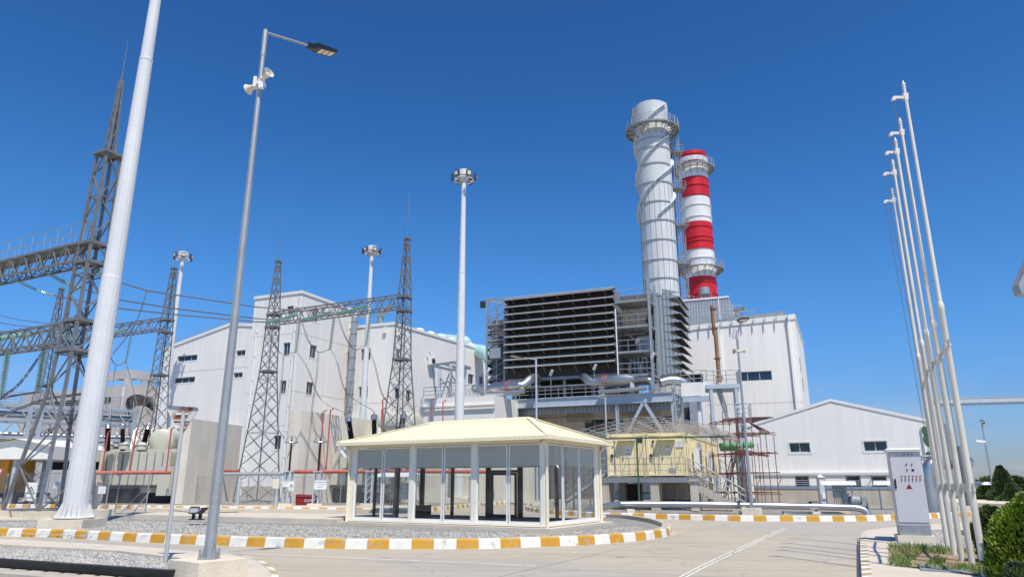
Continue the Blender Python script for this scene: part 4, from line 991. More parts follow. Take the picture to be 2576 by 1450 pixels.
duct('left aluminium clad silencer pipe with red bands on the deck', (P(1226,977,Yd+1.5),P(1308,969,Yd-.6)), [P(1300,970,Yd-.5),P(1316,968,Yd-.5),P(1334,953,Yd),P(1347,950,Yd+1.5),P(1350,957,Yd+3)], .56, (.62,.67,.72), [[P(1196,968,Yd+2),P(1190,976,Yd+2),P(1198,986,Yd+1.5),P(1212,990,Yd+1)],[P(1222,990,Yd),P(1270,988,Yd-.5),P(1320,983,Yd-1)]])
duct('right aluminium clad silencer pipe with red bands on the deck', (P(1600,952,67.5),P(1502,960,69.5)), [P(1510,960,69.5),P(1494,962,69.7),P(1477,955,70.2),P(1467,943,71.2),P(1470,937,73)], .58, (.72,.77,.82), [[P(1602,953,67.3),P(1628,953,66.6),P(1638,960,66.5),P(1640,978,66.5)],[P(1505,985,68.5),P(1570,980,67.5),P(1625,975,66.8)]])
# small pipe at right end of the deck
mb = MB(); mb.tube(curve([P(1660,962,68),P(1690,956,68),P(1715,960,68),P(1726,970,68),P(1728,985,68)]), .45, 14); o = mb.build('bent_pipe', M['silver'], None, True); tag(o, 'short aluminium clad pipe bend at the right end of the deck', 'pipe')
# caged ladder
t = T('caged_ladder', 'galvanised caged ladder at the right end of the deck', 'ladder', P(1706,1095,64.5))
lx = P(1704,1000,64.5).x; mb = MB(); zt = ZY(958,64.5); zb = .2
for dx in (-.25,.25): mb.tube([(lx+dx,64.5,zb),(lx+dx,64.5,zt)], .035, 6)
z = zb
while z < zt: mb.tube([(lx-.25,64.5,z),(lx+.25,64.5,z)], .02, 5); z += .3
mb.build('ladder', M['bluesteel'], t)
mb = MB(); z = zb+2.4
while z < zt:
    mb.tube([(lx+.42*math.cos(a),64.15-.45*math.sin(a)+.2,z) for a in [i*math.pi/8 for i in range(9)]], .025, 4, False); z += .9
for a in (math.pi*.15,math.pi*.38,math.pi*.62,math.pi*.85): mb.tube([(lx+.42*math.cos(a),64.15-.45*math.sin(a)+.2,zb+2.4),(lx+.42*math.cos(a),64.15-.45*math.sin(a)+.2,zt)], .02, 4)
mb.build('safety_cage', M['bluesteel'], t)
# turbine hall wall below the deck
q0 = P(1730,1050,72); fb = FP(q0, TH); s0 = fb.on(1150,1050)[0]; fb = FP(fb.pt(s0,0), TH); LB = -s0
t = T('turbine_hall', 'beige sheet-clad turbine hall wall in the shade under the deck', 'building', fb.pt(LB/2,0))
hb = []; wb = wins(fb, [(1470,1052,1570,1085,4),(1640,1045,1690,1080,2)], t, hb)
mb = MB(); wall(mb, fb, 0, LB, 0, zd-.3, hb); mb.build('wall', M['blast'], t)
for h,n in wb: window(fb, h, t, n, trim=False)
mb = MB()
for x0,y0,x1,y1 in ((1425,1018,1490,1062),(1560,1018,1660,1045),(1180,1020,1230,1040)):
    h = fb.rect(x0,y0,x1,y1); z = h[2]
    while z < h[3]: mb.pbox(fb, h[0], h[1], z, z+.10, .0, .10); z += .20
mb.build('louvre_panel', M['path'], t)
mb = MB()
for y in (1032,): a,z = fb.on(1400,y); mb.tube([fb.pt(3,z,.6),fb.pt(LB-4,z,.6)], .09, 8); mb.tube([fb.pt(5,z-.8,.6),fb.pt(LB-9,z-.8,.6)], .05, 8)
mb.build('wall_pipe', M['galv'], t)
# white annex right of the deck with its recess
q = P(1787,1000,63); fx = FP(q, R(-20)); sx_ = fx.on(1715,1000)[0]
t = T('white_annex', 'small white sheet-clad annex beside the stair tower', 'building', fx.pt(sx_/2,0)); zt = fx.on(1740,962)[1]
mb = MB(); mb.prism([fx.pt(sx_,0).xy, fx.pt(-.9,0).xy, fx.pt(-.9,0,-6).xy, fx.pt(sx_,0,-6).xy], 0, zt-1.2); mb.pbox(fx, sx_, 0, zt-1.2, zt, -.25, .2); mb.build('wall', M['wall'], t)
mb = MB(); mb.pbox(fx, sx_+.1, -.1, zt-1.75, zt-1.3, .05, .35); mb.build('beam', M['bluesteel'], t)
mb = MB(); h = fx.rect(1738,1012,1756,1085); mb.pbox(fx, *h, .05, .9); mb.build('duct', M['galvsheet'], t)
mb = MB(); h = fx.rect(1722,1025,1737,1060); mb.pbox(fx, *h, .02, .3); mb.build('opening', M['dark'], t)
railing('railing', [fx.pt(sx_,zt,.1), fx.pt(-.2,zt,.1)], t, 1.1, 1.2, .03, 'galv', 3)
mb = MB(); q = fx.pt(-.5,0,.3); mb.tube([(q.x,q.y,.2),(q.x,q.y,6.2),(q.x-.2,q.y,6.35)], .13, 10); mb.build('white_pipe', M['whitepaint'], t, True)
# stair tower
t = T('stair_tower', 'pale blue steel stair tower with zigzag flights beside the white hall', 'stair tower', P(1818,1260,57))
fsT = FP(P(1786,1000,57.5), R(-14)); L2 = fsT.on(1856,1000)[0]; zt2 = fsT.on(1820,965)[1]; uS = Vector((fsT.u.x,fsT.u.y,0)); nS = Vector((fsT.n.x,fsT.n.y,0))
for a in (0,L2-.2):
    for d in (0,-2.6): mb = MB(); mb.pbox(fsT, a, a+.24, .1, zt2-.35, d-.12, d+.12); mb.build('column', M['bluesteel'], t)
mb = MB(); mb.pbox(fsT, -.3, L2+.3, zt2-.35, zt2-.1, -.15, .15); mb.pbox(fsT, -.3, L2+.3, zt2-.35, zt2-.1, -2.75, -2.45); mb.pbox(fsT, -.3, L2+.3, zt2-.1, zt2-.02, -2.7, .1); mb.build('platform', M['bluesteel'], t)
railing('railing', [fsT.pt(-.6,zt2,.05),fsT.pt(L2+.2,zt2,.05),fsT.pt(L2+.2,zt2,-2.6)], t, 1.1, 1.0, .03, 'galv', 3)
zm = fsT.on(1850,1050)[1]
stairs(t, fsT.pt(L2-.9,zm,-.4), fsT.pt(.6,zt2-.2,-.4), .9, (-nS.x,-nS.y), 13, 'galv')
mb = MB(); mb.pbox(fsT, L2-1.3, L2+.9, zm-.1, zm, -2.4, .2); mb.pbox(fsT, L2-1.3, L2+.9, zm-.3, zm-.1, .05, .15); mb.build('landing', M['greysteel'], t)
railing('railing', [fsT.pt(L2+.9,zm,-2.3),fsT.pt(L2+.9,zm,.15),fsT.pt(L2-.3,zm,.15)], t, 1.1, 1.0, .03, 'galv', 3)
stairs(t, fsT.pt(L2-1.6,.2,-1.5), fsT.pt(L2+.5,zm-.1,-1.5), .9, (-nS.x,-nS.y), 20, 'galv')
# green pipe
mb = MB(); mb.tube([P(1812,1120,52),P(1892,1118,53)], .22, 14); mb.tube([P(1812,1129,52.3),P(1866,1128,52.6)], .14, 12); o = mb.build('green_pipe', M['green'], None, True); tag(o, 'bright green pipe running behind the red scaffolding', 'pipe')
# ---------------------------------------------------------------- chimneys
def chimney(name, label, x, Y, rad, ztop, rings, mb_mats, bands, plats, strakes, seams):
    t = T(name, label, 'chimney', (x,Y,0)); zb = 0
    zs = sorted(set([zb]+[b_[0] for b_ in bands]+[ztop])); 
    mb = MB(); n = 40; b0 = len(mb.v)
    for i in range(len(zs)-1):
        z0,z1 = zs[i],zs[i+1]; mb.mi = 0
        for bz,mi in bands:
            if bz <= z0+.001: mb.mi = mi
        st = len(mb.v)
        for z in (z0,z1):
            for k in range(n): a = 2*math.pi*k/n; mb.v.append((x+rad*math.cos(a),Y+rad*math.sin(a),z))
        for k in range(n): mb.f.append([st+k,st+(k+1)%n,st+n+(k+1)%n,st+n+k]); mb.m.append(mb.mi)
    mb.build('shaft', mb_mats, t, True)
    mb = MB(); mb.lathe((x,Y,ztop-.3), [(rad*.93,.3),(rad*.93,-3)], 40); mb.build('flue', M['dark'], t)
    mb = MB(); 
    for z in rings:
        mb.mi = 0
        for bz,mi in bands:
            if bz <= z: mb.mi = mi
        w = .13; m_ = len(mb.v)
        for rr,zz in ((rad,z-.09),(rad+w,z-.07),(rad+w,z+.07),(rad,z+.09)):
            for k in range(n): a = 2*math.pi*k/n; mb.v.append((x+rr*math.cos(a),Y+rr*math.sin(a),zz))
        for q in range(3):
            for k in range(n): mb.f.append([m_+q*n+k,m_+q*n+(k+1)%n,m_+(q+1)*n+(k+1)%n,m_+(q+1)*n+k]); mb.m.append(mb.mi)
    mb.build('stiffener_ring', mb_mats if not seams else [M['hood']]*len(mb_mats), t)
    if seams:
        mb = MB()
        for k in range(seams): a = 2*math.pi*k/seams; mb.bar((x+(rad+.015)*math.cos(a),Y+(rad+.015)*math.sin(a),zb),(x+(rad+.015)*math.cos(a),Y+(rad+.015)*math.sin(a),strakes[0]+6 if strakes else ztop),.05,.05)
        mb.build('cladding_seam', M['greysteel'], t)
    for z,pr in plats:
        mb = MB(); N_ = 32
        for k in range(N_):
            a0,a1 = 2*math.pi*k/N_,2*math.pi*(k+1)/N_; c = lambda r_,a,z_: (x+r_*math.cos(a),Y+r_*math.sin(a),z_)
            mb.hexa([c(pr,a0,z-.04),c(pr,a1,z-.04),c(rad+.35,a1,z-.04),c(rad+.35,a0,z-.04),c(pr,a0,z),c(pr,a1,z),c(rad+.35,a1,z),c(rad+.35,a0,z)])
            mb.bar(c(pr,a0,z-.15),c(pr,a1,z-.15),.06,.25)
            if k%2==0: mb.bar(c(pr-.1,a0,z-.12),c(rad,a0,z-1.6),.09); mb.bar(c(pr,a0,z-.1),c(rad,a0,z-.1),.1,.14)
        o = mb.build('platform', M['greysteel'], t)
        mb = MB()
        for k in range(24):
            a0,a1 = 2*math.pi*k/24,2*math.pi*(k+1)/24; c = lambda r_,a,z_: (x+r_*math.cos(a),Y+r_*math.sin(a),z_)
            mb.bar(c(pr,a0,z),c(pr,a0,z+1.15),.07)
            for h_ in (.4,.78,1.15): mb.bar(c(pr,a0,z+h_),c(pr,a1,z+h_),.055)
        mb.build('railing', M['galv'], o)
    if strakes:
        z0,z1,pitch = strakes
        for s_ in range(3):
            mb = MB(); N_ = 90; ph = R(20)+s_*2*math.pi/3; st = len(mb.v)
            for k in range(N_+1):
                z = z0+(z1-z0)*k/N_; a = ph+2*math.pi*(z-z0)/pitch; ca,sa = math.cos(a),math.sin(a)
                for rr,dz in ((rad-.02,-.03),(rad+.45,-.03),(rad+.45,.03),(rad-.02,.03)): mb.v.append((x+rr*ca,Y+rr*sa,z+dz*1.2))
            for k in range(N_):
                for q in range(4): mb.f.append([st+k*4+q,st+k*4+(q+1)%4,st+(k+1)*4+(q+1)%4,st+(k+1)*4+q]); mb.m.append(0)
            mb.build('helical_strake', M['stack'], t)
    return t
Yg = 100; gx = 22.0; zt = 60.2
gz = lambda y: ZY(y,Yg-2.5)
tc = chimney('grey_chimney', 'tall pale grey chimney with helical strakes and one high round platform', gx, Yg, 2.56, zt-1.3,
    [gz(y) for y in (345,367,408,455,504,551,600,650,697,742,790)], [M['stack']], [(0,0)], [(ZY(330,100),4.1)], (ZY(545,98),zt-1.6,16.5), 20)
Yr = 117; rx = 32.7; rz_ = lambda y: ZY(y,Yr-2.5)
bands = [(0,1),(rz_(745),1),(rz_(692),0),(rz_(623),1),(rz_(555),0),(rz_(491),1),(rz_(441),0),(rz_(407),1)]
bands = [(0,1),(rz_(692),0),(rz_(623),1),(rz_(554),0),(rz_(490),1),(rz_(441),0),(rz_(408),1)]
tr = chimney('striped_chimney', 'red and white banded chimney standing behind the grey one', rx, Yr, 2.56, ZY(376,114.5),
    [rz_(y) for y in (384,412,462,487,512,541,566,592,602,622,645,662,706,735)], [M['stackwhite'],M['red']], bands, [(ZY(427,117),3.75),(ZY(679,117),3.9)], None, 0)
mb = MB(); mb.lathe((rx,Yr,0), [(2.57,rz_(402)),(2.74,rz_(401)),(2.74,rz_(391)),(2.57,rz_(390))], 40); mb.build('white_collar', M['stackwhite'], tr)
# ladder tower between the chimneys
t = T('chimney_ladder_tower', 'slender steel ladder tower with rest platforms beside the grey chimney', 'ladder tower', (25.6,101.5,18))
lx,ly = 25.75,101.3; mb = MB(); za,zb = 17,ZY(345,101)
for a,c in ((-.5,-.5),(.5,-.5),(.5,.5),(-.5,.5)): mb.bar((lx+a,ly+c,za),(lx+a,ly+c,zb),.09)
z = za; i = 0
while z < zb-1.2:
    s_ = 1 if i%2 else -1; mb.bar((lx-.5*s_,ly-.5,z),(lx+.5*s_,ly-.5,z+1.2),.05); mb.bar((lx+.5,ly-.5*s_,z),(lx+.5,ly+.5*s_,z+1.2),.05); mb.bar((lx-.5,ly-.5,z),(lx+.5,ly-.5,z),.05)
    mb.bar((lx-.5,ly,z),(gx+2.4,Yg+.5,z),.05) if i%2 else None; z += 1.2; i += 1
mb.build('frame', M['greysteel'], t)
mb = MB()
for dx in (-.2,.2): mb.bar((lx+dx,ly-.75,za),(lx+dx,ly-.75,zb),.05)
z = za
while z < zb: mb.bar((lx-.2,ly-.75,z),(lx+.2,ly-.75,z),.03); z += .45
mb.build('ladder', M['galv'], t)
for z in [za+4+i*6.1 for i in range(6)]:
    mb = MB(); mb.box(lx-.9,lx+1.0,ly-1.2,ly+.8,z-.06,z); o = mb.build('rest_platform', M['greysteel'], t); railing('railing', [(lx-.9,ly-1.2,z),(lx+1,ly-1.2,z),(lx+1,ly+.8,z)], o, 1.0, 1, .035, 'galv', 2)
mb = MB(); mb.tube([(lx-.75,ly-.3,za),(lx-.75,ly-.3,zb-1)], .1, 6); mb.tube([(lx+.7,ly+.2,za),(lx+.7,ly+.2,zb-5)], .06, 6); mb.build('riser_pipe', M['blue'], t)
# ================================================================= SUBSTATION
RZ = R(-26)
tb = P(125,1287,34); big = lattice_tower('lattice_pylon', 'tall near lattice pylon with a spire, rising behind the big white mast', (-21.3,34,.45), RZ,
    [(0,2.6),(5.6,1.22),(8.8,1.02),(13.5,.86),(17.9,.78)], [0,1.9,3.8,5.6,7.2,8.2,9.2,10.2,11.2,12.2,13.2,14.3,15.4,16.6,17.9], .13, .06, 22.3, 24.8, ((7.4,.05),(8.9,.05),(11.9,.05),(12.9,.05),(17.9,.12)), 'lattice pylons of the substation', base_block=.5)
prof = [(0,2.5),(10.5,.95),(15.3,.72),(20.2,.28)]
pan = [0,1.4,2.8,4.1,5.4,6.6,7.8,8.8,9.8,10.6,11.5,12.4,13.3,14.2,15.0,15.8,16.8,17.8,18.9,20.0]
B3 = P(1019,600,53); T3 = lattice_tower('lattice_pylon', 'rightmost lattice pylon, in front of the right white block', (-8.35,53,.2), RZ, prof, pan, .075, .034, None, 24.3, ((10.5,.05),(14.3,.06),(15.4,.06),(20.2,.05)), 'lattice pylons of the substation', double=True)
T2 = dup(T3, (-20.5,59,.2), RZ, 'lattice pylon standing in front of the white tower block')
T1 = dup(T3, (-30.6,61,.2), RZ, 'lattice pylon beside the distant floodlight mast, left of the rusty sign')
T0 = dup(T3, (-45.1,68,.2), RZ, 'farthest left lattice pylon, half hidden behind the near pylon')
gantry_beam('gantry_beam', 'lattice beam joining the two right pylons in front of the tower block', (-20.2,58.9,14.75), (-8.65,53.15,14.75), .8, .95, 22, 'lattice beams of the substation')
gantry_beam('gantry_beam', 'lattice beam joining the two left pylons behind the big white mast', (-44.7,67.8,14.75), (-30.9,61.1,14.75), .8, .95, 24, 'lattice beams of the substation')
gantry_beam('gantry_beam', 'upper lattice beam with a railed catwalk running out of frame at the left', (-31.5,39.2,12.45), (-21.6,34.2,12.45), .9, .95, 18, 'lattice beams of the substation', catwalk=True, ch=.10)
gantry_beam('gantry_beam', 'lower lattice beam reaching the near pylon from the left edge', (-31.5,39.2,8.3), (-21.6,34.2,8.3), .8, .95, 18, 'lattice beams of the substation', ch=.10)
# insulators
insulator('left long insulator string sloping down from the catwalk beam', P(20,690,36.8), P(135,742,38.5), .12, 22, .15)
insulator('middle long insulator string sloping down from the catwalk beam', P(102,673,35.5), P(212,727,37.5), .12, 22, .15)
insulator('third long insulator string, mostly hidden behind the near pylon and white mast', P(214,655,34.5), P(300,709,36.8), .12, 20, .1)
insulator('horizontal insulator string at the left edge beside the lower beam', P(-10,853,37.2), P(87,840,36.6), .14, 18, -.05)
insulator('far horizontal insulator string on the left gantry beam', P(280,838,60), P(321,826,61.5), .13, 12)
insulator('half hidden horizontal insulator string behind the near pylon', P(140,845,64), P(165,844,65.5), .13, 10)
insulator('leftmost hanging insulator string, at the left edge of the photo', P(21,878,37.2), P(3,996,37), .17, 24)
insulator('second hanging insulator string from the left, beside the near pylon', P(112,868,36.2), P(95,986,36), .17, 24)
insulator('small hanging insulator string seen through the near pylon', P(198,857,65), P(185,926,64.8), .15, 18)
insulator('small hanging insulator string between the white mast and the far pylon', P(330,841,62.5), P(316,912,62.3), .15, 18)
SR = [((748,790),(670,809),56.9,(754,800),(744,886)),((833,784),(757,804),55.6,(840,797),(830,879)),((923,768),(846,787),54.2,(932,783),(921,868))]
for i,(a,c,Y,h0_,h1_) in enumerate(SR):
    w_ = ('left','middle','right')[i]
    insulator(w_+' horizontal insulator string on the right gantry beam', P(*a,Y), P(*c,Y-1.6), .15, 22, .08)
    insulator(w_+' hanging insulator string under the right gantry beam', P(*h0_,Y), P(*h1_,Y), .17, 22)
# conductors
cable('upper twin conductor crossing from the white mast to the right gantry', [P(300,709,36.8),P(370,730,40),P(644,771,49),P(846,787,52.6)], .028, twin=.10)
cable('middle twin conductor crossing to the right gantry', [P(212,727,37.5),P(293,752,40),P(440,775,45),P(644,800,52),P(757,804,54)], .028, twin=.10)
cable('lower twin conductor crossing to the right gantry', [P(135,742,38.5),P(289,773,43),P(440,790,48),P(644,808,54),P(670,809,55.3)], .028, twin=.10)
for i,(y0,y1) in enumerate(((787,812),(808,822),(831,838))): cable(('top','second','third')[i]+' thin conductor entering at the left edge', [P(-40,y0-6,50),P(128,y1,66)], .03, sag=.2)
for x0,y0,x1,y1,Y in ((178,755,128,868,40),(370,730,283,890,42)): cable('dropper wire hanging from the overhead conductor at photo x %d' % x0 if False else ('slack dropper wire left of the near pylon' if x0 < 200 else 'slack dropper wire right of the white mast'), [Vector(v) for v in curve([P(x0,y0,Y),P((x0+x1)/2+12,(y0+y1)/2+8,Y),P(x1,y1,Y)],4)], .03)
cable('jumper wire rising from the left insulators toward the near pylon', curve([P(3,998,37),P(50,960,38),P(105,885,40)],5), .03, twin=.08)
cable('twin jumper wires sweeping down from the second hanging insulator', curve([P(260,980,35),P(180,992,35.5),P(120,1000,36),P(60,1020,36.5),P(-20,1050,37)],5), .03, twin=.1)
cable('jumper wire between hanging insulators at the left', curve([P(-5,1002,37),P(40,992,37),P(95,984,36)],5), .03, twin=.08)
cable('jumper loop under the small hanging insulator', curve([P(271,878,60),P(285,910,61),P(300,918,62),P(316,912,62.3),P(330,960,60),P(345,1020,59)],5), .035)
cable('dropper wire falling in front of the grey building', curve([P(291,920,60),P(285,960,60),P(277,1040,59),P(272,1075,58)],4), .03)
J = [((670,809),(712,891),(744,886),(806,1003),(873,1040)),((757,804),(800,884),(830,879),(870,985),(938,1032)),((846,787),(891,878),(921,868),(965,1000),(1018,1034))]
for i,(a,b_,c,d,e) in enumerate(J):
    Y = (55.3,54,52.6)[i]; w_ = ('left','middle','right')[i]
    mid = ((a[0]+b_[0])/2-6+i*2, (a[1]+b_[1])/2+12)
    cable(w_+' twin jumper looping from the gantry to its transformer bushing', curve([P(*a,Y),P(*mid,Y),P(*b_,Y+1),P(*c,Y+1.5),P((c[0]+d[0])/2-2,(c[1]+d[1])/2-18,Y+1),P(*d,Y+1),P(*e,56)],6), .022, twin=.09)
for i,(a,m1,c) in enumerate((((712,893),(697,1040),(714,1101)),((800,886),(783,1030),(805,1101)),((891,880),(868,1040),(876,1080)))):
    cable(('left','middle','right')[i]+' slack dropper wire down to the surge arresters', curve([P(*a,55),P((a[0]+m1[0])/2+2,(a[1]+m1[1])/2,54),P(*m1,54),P(m1[0]+3,(m1[1]+c[1])/2+8,54),P(*c,53)],5), .02, twin=.08)
# ---------------------------------------------------------------- blast walls
def blast(label, a, c, L_, z, th=.6, group='concrete blast walls beside the transformers'):
    fp = FP.two(a,c); mb = MB(); mb.pbox(fp, 0, L_ if L_ else fp.len, .05, z, -th, 0); o = mb.build('blast_wall', M['blast']); tag(o, label, 'wall', group); return fp
fbl = blast('tall concrete blast wall behind the rusty yield sign', P(458,1262,57).xy, P(590,1262,64.5).xy, None, 6.6, 1.0)
fbr = blast('tall concrete blast wall behind the thin surge arresters', P(742,1262,56).xy, P(1062,1262,74).xy, None, 7.15, 1.1)
q = P(1100,1100,60); mb = MB(); fp = FP(P(1080,1100,62).xy, TH); mb.pbox(fp, 0, 9.5, .1, ZY(1050,58), -.4, 0); mb.pbox(fp, -9, 0, .1, ZY(1066,62), -.4, -.02); o = mb.build('blast_wall', M['blast']); tag(o, 'low pale wall just above the pavilion roof, under the deck', 'wall', 'concrete blast walls beside the transformers')
# white low annex behind it
q = P(1058,1000,70); fp = FP(q, TH); mb = MB(); mb.pbox(fp, 0, 8, 0, ZY(1002,70), -6, 0); mb.pbox(fp, -.1, 8, ZY(1026,70), ZY(1022,70), 0, .2); mb.pbox(fp, -.1, 8, ZY(1034,70), ZY(1030,70), 0, .2); o = mb.build('low_annex', M['wall']); tag(o, 'low white annex with grey bands left of the deck', 'building')
a_ = fp.on(1062,960)[0]; railing('railing', [fp.pt(.2,ZY(1002,70),-.2),fp.pt(7,ZY(1002,70),-.2)], o, 1.1, 1.3, .03, 'galv', 3)
# steel canopy frame and air conditioner near the long white wall
t = T('canopy_frame', 'bare steel canopy frame standing against the long white wall', 'steel frame', P(1140,1000,73))
xs_ = [P(1104,1000,73),P(1132,1000,71),P(1168,1000,75)]; zt_ = ZY(922,73); zb_ = 9.5
mb = MB()
for p in xs_: mb.box(p.x-.15,p.x+.15,p.y-.15,p.y+.15,5,zt_)
mb.build('post', M['bluesteel'], t)
mb = MB(); A_,B_,C_ = P(1086,918,73),P(1142,910,78),P(1182,925,76); D_1 = P(1135,930,70)
for p,q in ((A_,B_),(B_,C_),(C_,D_1),(D_1,A_),(A_.lerp(B_,.5),C_.lerp(D_1,.5))): mb.bar(p,q,.18,.25)
for p,q in ((A_,xs_[0]+Vector((0,0,-2))),(D_1,xs_[1]+Vector((.2,0,-3))),(B_,xs_[2]+Vector((0,0,-1)))): mb.bar(p,q,.16)
for i in (0,1): p,q = xs_[i],xs_[i+1]; mb.bar((p.x,p.y,zb_),(q.x,q.y,zt_-.5),.1); mb.bar((p.x,p.y,zt_-1),(q.x,q.y,zb_+1),.1); mb.bar((p.x,p.y,zb_+2),(q.x,q.y,zb_+2),.1)
mb.build('beam', M['galv'], t)
def aircon(name, label, fp, a, z, w=.9, h=.65, d=.35, fan=True, slats=False, group=None):
    t = T(name, label, 'air conditioner', fp.pt(a,z), group); mb = MB(); mb.pbox(fp, a-w/2, a+w/2, z, z+h, .15, .15+d); mb.build('casing', M['whitepaint'], t)
    mb = MB()
    if slats:
        k = z+.06
        while k < z+h-.06: mb.pbox(fp, a-w/2+.06, a+w/2-.06, k, k+.05, .15+d, .17+d); k += .11
        mb.build('grille', M['dark'], t)
    else: mb.lathe(fp.pt(a-w*.12,z+h/2,.15+d), [(h*.4,0),(h*.4,.02)], 16, (fp.n.x,fp.n.y,0)); mb.build('fan_grille', M['dark'], t)
    mb = MB(); mb.bar(fp.pt(a-w*.3,z-.02,.0),fp.pt(a-w*.3,z-.02,.15+d),.05); mb.bar(fp.pt(a+w*.3,z-.02,.0),fp.pt(a+w*.3,z-.02,.15+d),.05); mb.bar(fp.pt(a-w*.3,z-.4,.02),fp.pt(a-w*.3,z-.02,.1+d),.04); mb.bar(fp.pt(a+w*.3,z-.4,.02),fp.pt(a+w*.3,z-.02,.1+d),.04); mb.build('bracket', M['whitepaint'], t)
    return t
a,z = fd.on(1081,918); aircon('air_conditioner', 'white air conditioner box high on the long white wall', fd, a, z, 1.3, 1.0, .6)
mb = MB(); mb.tube(curve([fd.pt(a,z+1.0,.4),fd.pt(a-.5,z+1.4,.4),fd.pt(a-1.0,z+1.9,.4)]), .12, 8); o = mb.build('flexible_hose', M['whitepaint'], None, True); tag(o, 'white flexible hose above the wall air conditioner', 'hose')
# ---------------------------------------------------------------- transformers
def transformer(label, o_, th, nrad, L_, group='power transformers'):
    fp = FP(o_, th); t = T('power_transformer', label, 'transformer', fp.pt(L_/2,0,0), group)
    mb = MB(); mb.pbox(fp, 0, L_, .9, 4.3, -3.2, -.75); mb.build('tank', M['transf'], t)
    mb = MB(); mb.pbox(fp, .2, L_-.2, .1, .9, -3, -1); mb.build('skid', M['dark'], t)
    w = L_/nrad
    for k in range(nrad):
        mb = MB()
        for j in range(5): mb.pbox(fp, k*w+.08, (k+1)*w-.08, 1.55, 4.0, -.7+j*.14, -.63+j*.14)
        mb.pbox(fp, k*w+.06, (k+1)*w-.06, 1.5, 4.05, .0, .05); mb.build('radiator', M['transf'], t)
    mb = MB(); mb.pbox(fp, 0, L_, 1.3, 1.42, -.1, .02); 
    mb.build('radiator_rail', M['brown'], t)
    mb = MB(); mb.pbox(fp, .4, L_*.55, .2, 1.2, -.7, -.5); mb.build('fan_box', M['dark'], t)
    return fp, t
def bushing(label, p0, p1, r=.21):
    p0 = Vector(p0); p1 = Vector(p1); d = p1-p0; L_ = d.length; t = T('bushing', label, 'bushing', p0, 'high voltage bushings on the transformers')
    pr = [(r,0)]; n = 26
    for i in range(n): z = L_*.02+L_*.74*i/n; pr += [(r*.72,z),(r,z+L_*.74/n*.45),(r*.72,z+L_*.74/n*.6)]
    mb = MB(); mb.lathe(p0, pr, 14, d); mb.build('porcelain', M['bushing'], t, True)
    mb = MB(); mb.lathe(p0, [(r*.9,L_*.76),(r*1.15,L_*.77),(r*1.15,L_*.9),(r*.7,L_*.95),(.05,L_*.96),(.05,L_*1.05)], 14, d); mb.build('cap', M['silver'], t, True)
fpl, tl = transformer('large pale transformer behind the left pylon, seen beside the rusty sign', P(236,1250,58).xy, R(-8), 9, 6.2)
fpr, tr_ = transformer('large pale transformer behind the pavilion, right of the blast wall', P(806,1250,60).xy, R(-16), 8, 6.0)
bushing('left dark bushing on the left transformer', P(270,1132,56), P(272,1063,56.5)); bushing('second dark bushing on the left transformer', P(309,1132,57), P(308,1060,56.5)); bushing('leaning dark bushing behind the far pylon on the left transformer', P(358,1132,58.5), P(374,1066,59.5))
bushing('left dark bushing leaning left above the pavilion roof', P(885,1112,57), P(875,1045,57.2), .24); bushing('middle upright dark bushing above the pavilion roof', P(941,1112,57), P(941,1037,57), .24); bushing('right dark bushing leaning right behind the right pylon', P(1003,1110,57.5), P(1016,1036,58), .24)
for (a_x,a_y,b_x,b_y,Y,p_) in ((262,1130,300,1152,58,tl),(305,1140,330,1150,58,tl),(345,1135,380,1152,58.5,tl),(890,1112,930,1135,58,tr_)):
    pass
def cyl(name, p, q, r, m, parent=None, n=20, cap=.08):
    mb = MB(); p = Vector(p); q = Vector(q); L_ = (q-p).length; mb.lathe(p, [(r*.5,-cap*r),(r*.85,0),(r,r*.12),(r,L_-r*.12),(r*.85,L_),(r*.5,L_+cap*r)], n, q-p); return mb.build(name, M[m], parent, True)
for x,Y in ((268,57),(308,57),(352,58)):
    p = P(x,1150,Y); mb = MB(); mb.lathe((p.x,p.y,4.2), [(.4,0),(.4,.35),(.45,.36),(.45,.42),(.3,.5),(.22,.6)], 14); mb.build('turret', M['transf'], tl, True)
for x,Y in ((890,58),(941,58),(990,58.5)):
    p = P(x,1130,Y); mb = MB(); mb.lathe((p.x,p.y,4.2), [(.6,0),(.6,.7),(.45,.9),(.25,1.0)], 14); mb.build('turret', M['transf'], tr_, True)
cyl('conservator_tank', P(405,1107,59), P(440,1103,64), .95, 'transf', tl); cyl('conservator_tank', P(1045,1068,61), P(960,1064,64), 1.05, 'transf', tr_)
mb = MB()
for k in range(5): a = P(330+k*18,1148,60.5); b_ = P(345+k*19,1075,62); mb.bar(a,b_,.5,.08)
mb.build('sloping_cooler', M['transf'], tl)
mb = MB()
for k in range(6): a = P(930+k*14,1130,61.5); b_ = P(945+k*15,1058,63); mb.bar(a,b_,.45,.08)
mb.build('sloping_cooler', M['transf'], tr_)
mb = MB(); mb.bar(P(395,1205,59),P(420,1120,60),.5,.5); mb.build('cable_duct', M['transf'], tl); mb = MB(); mb.pbox(fpl, 5.6, 6.6, .7, 2.9, .1, .5); mb.build('side_cabinet', M['transf'], tl)
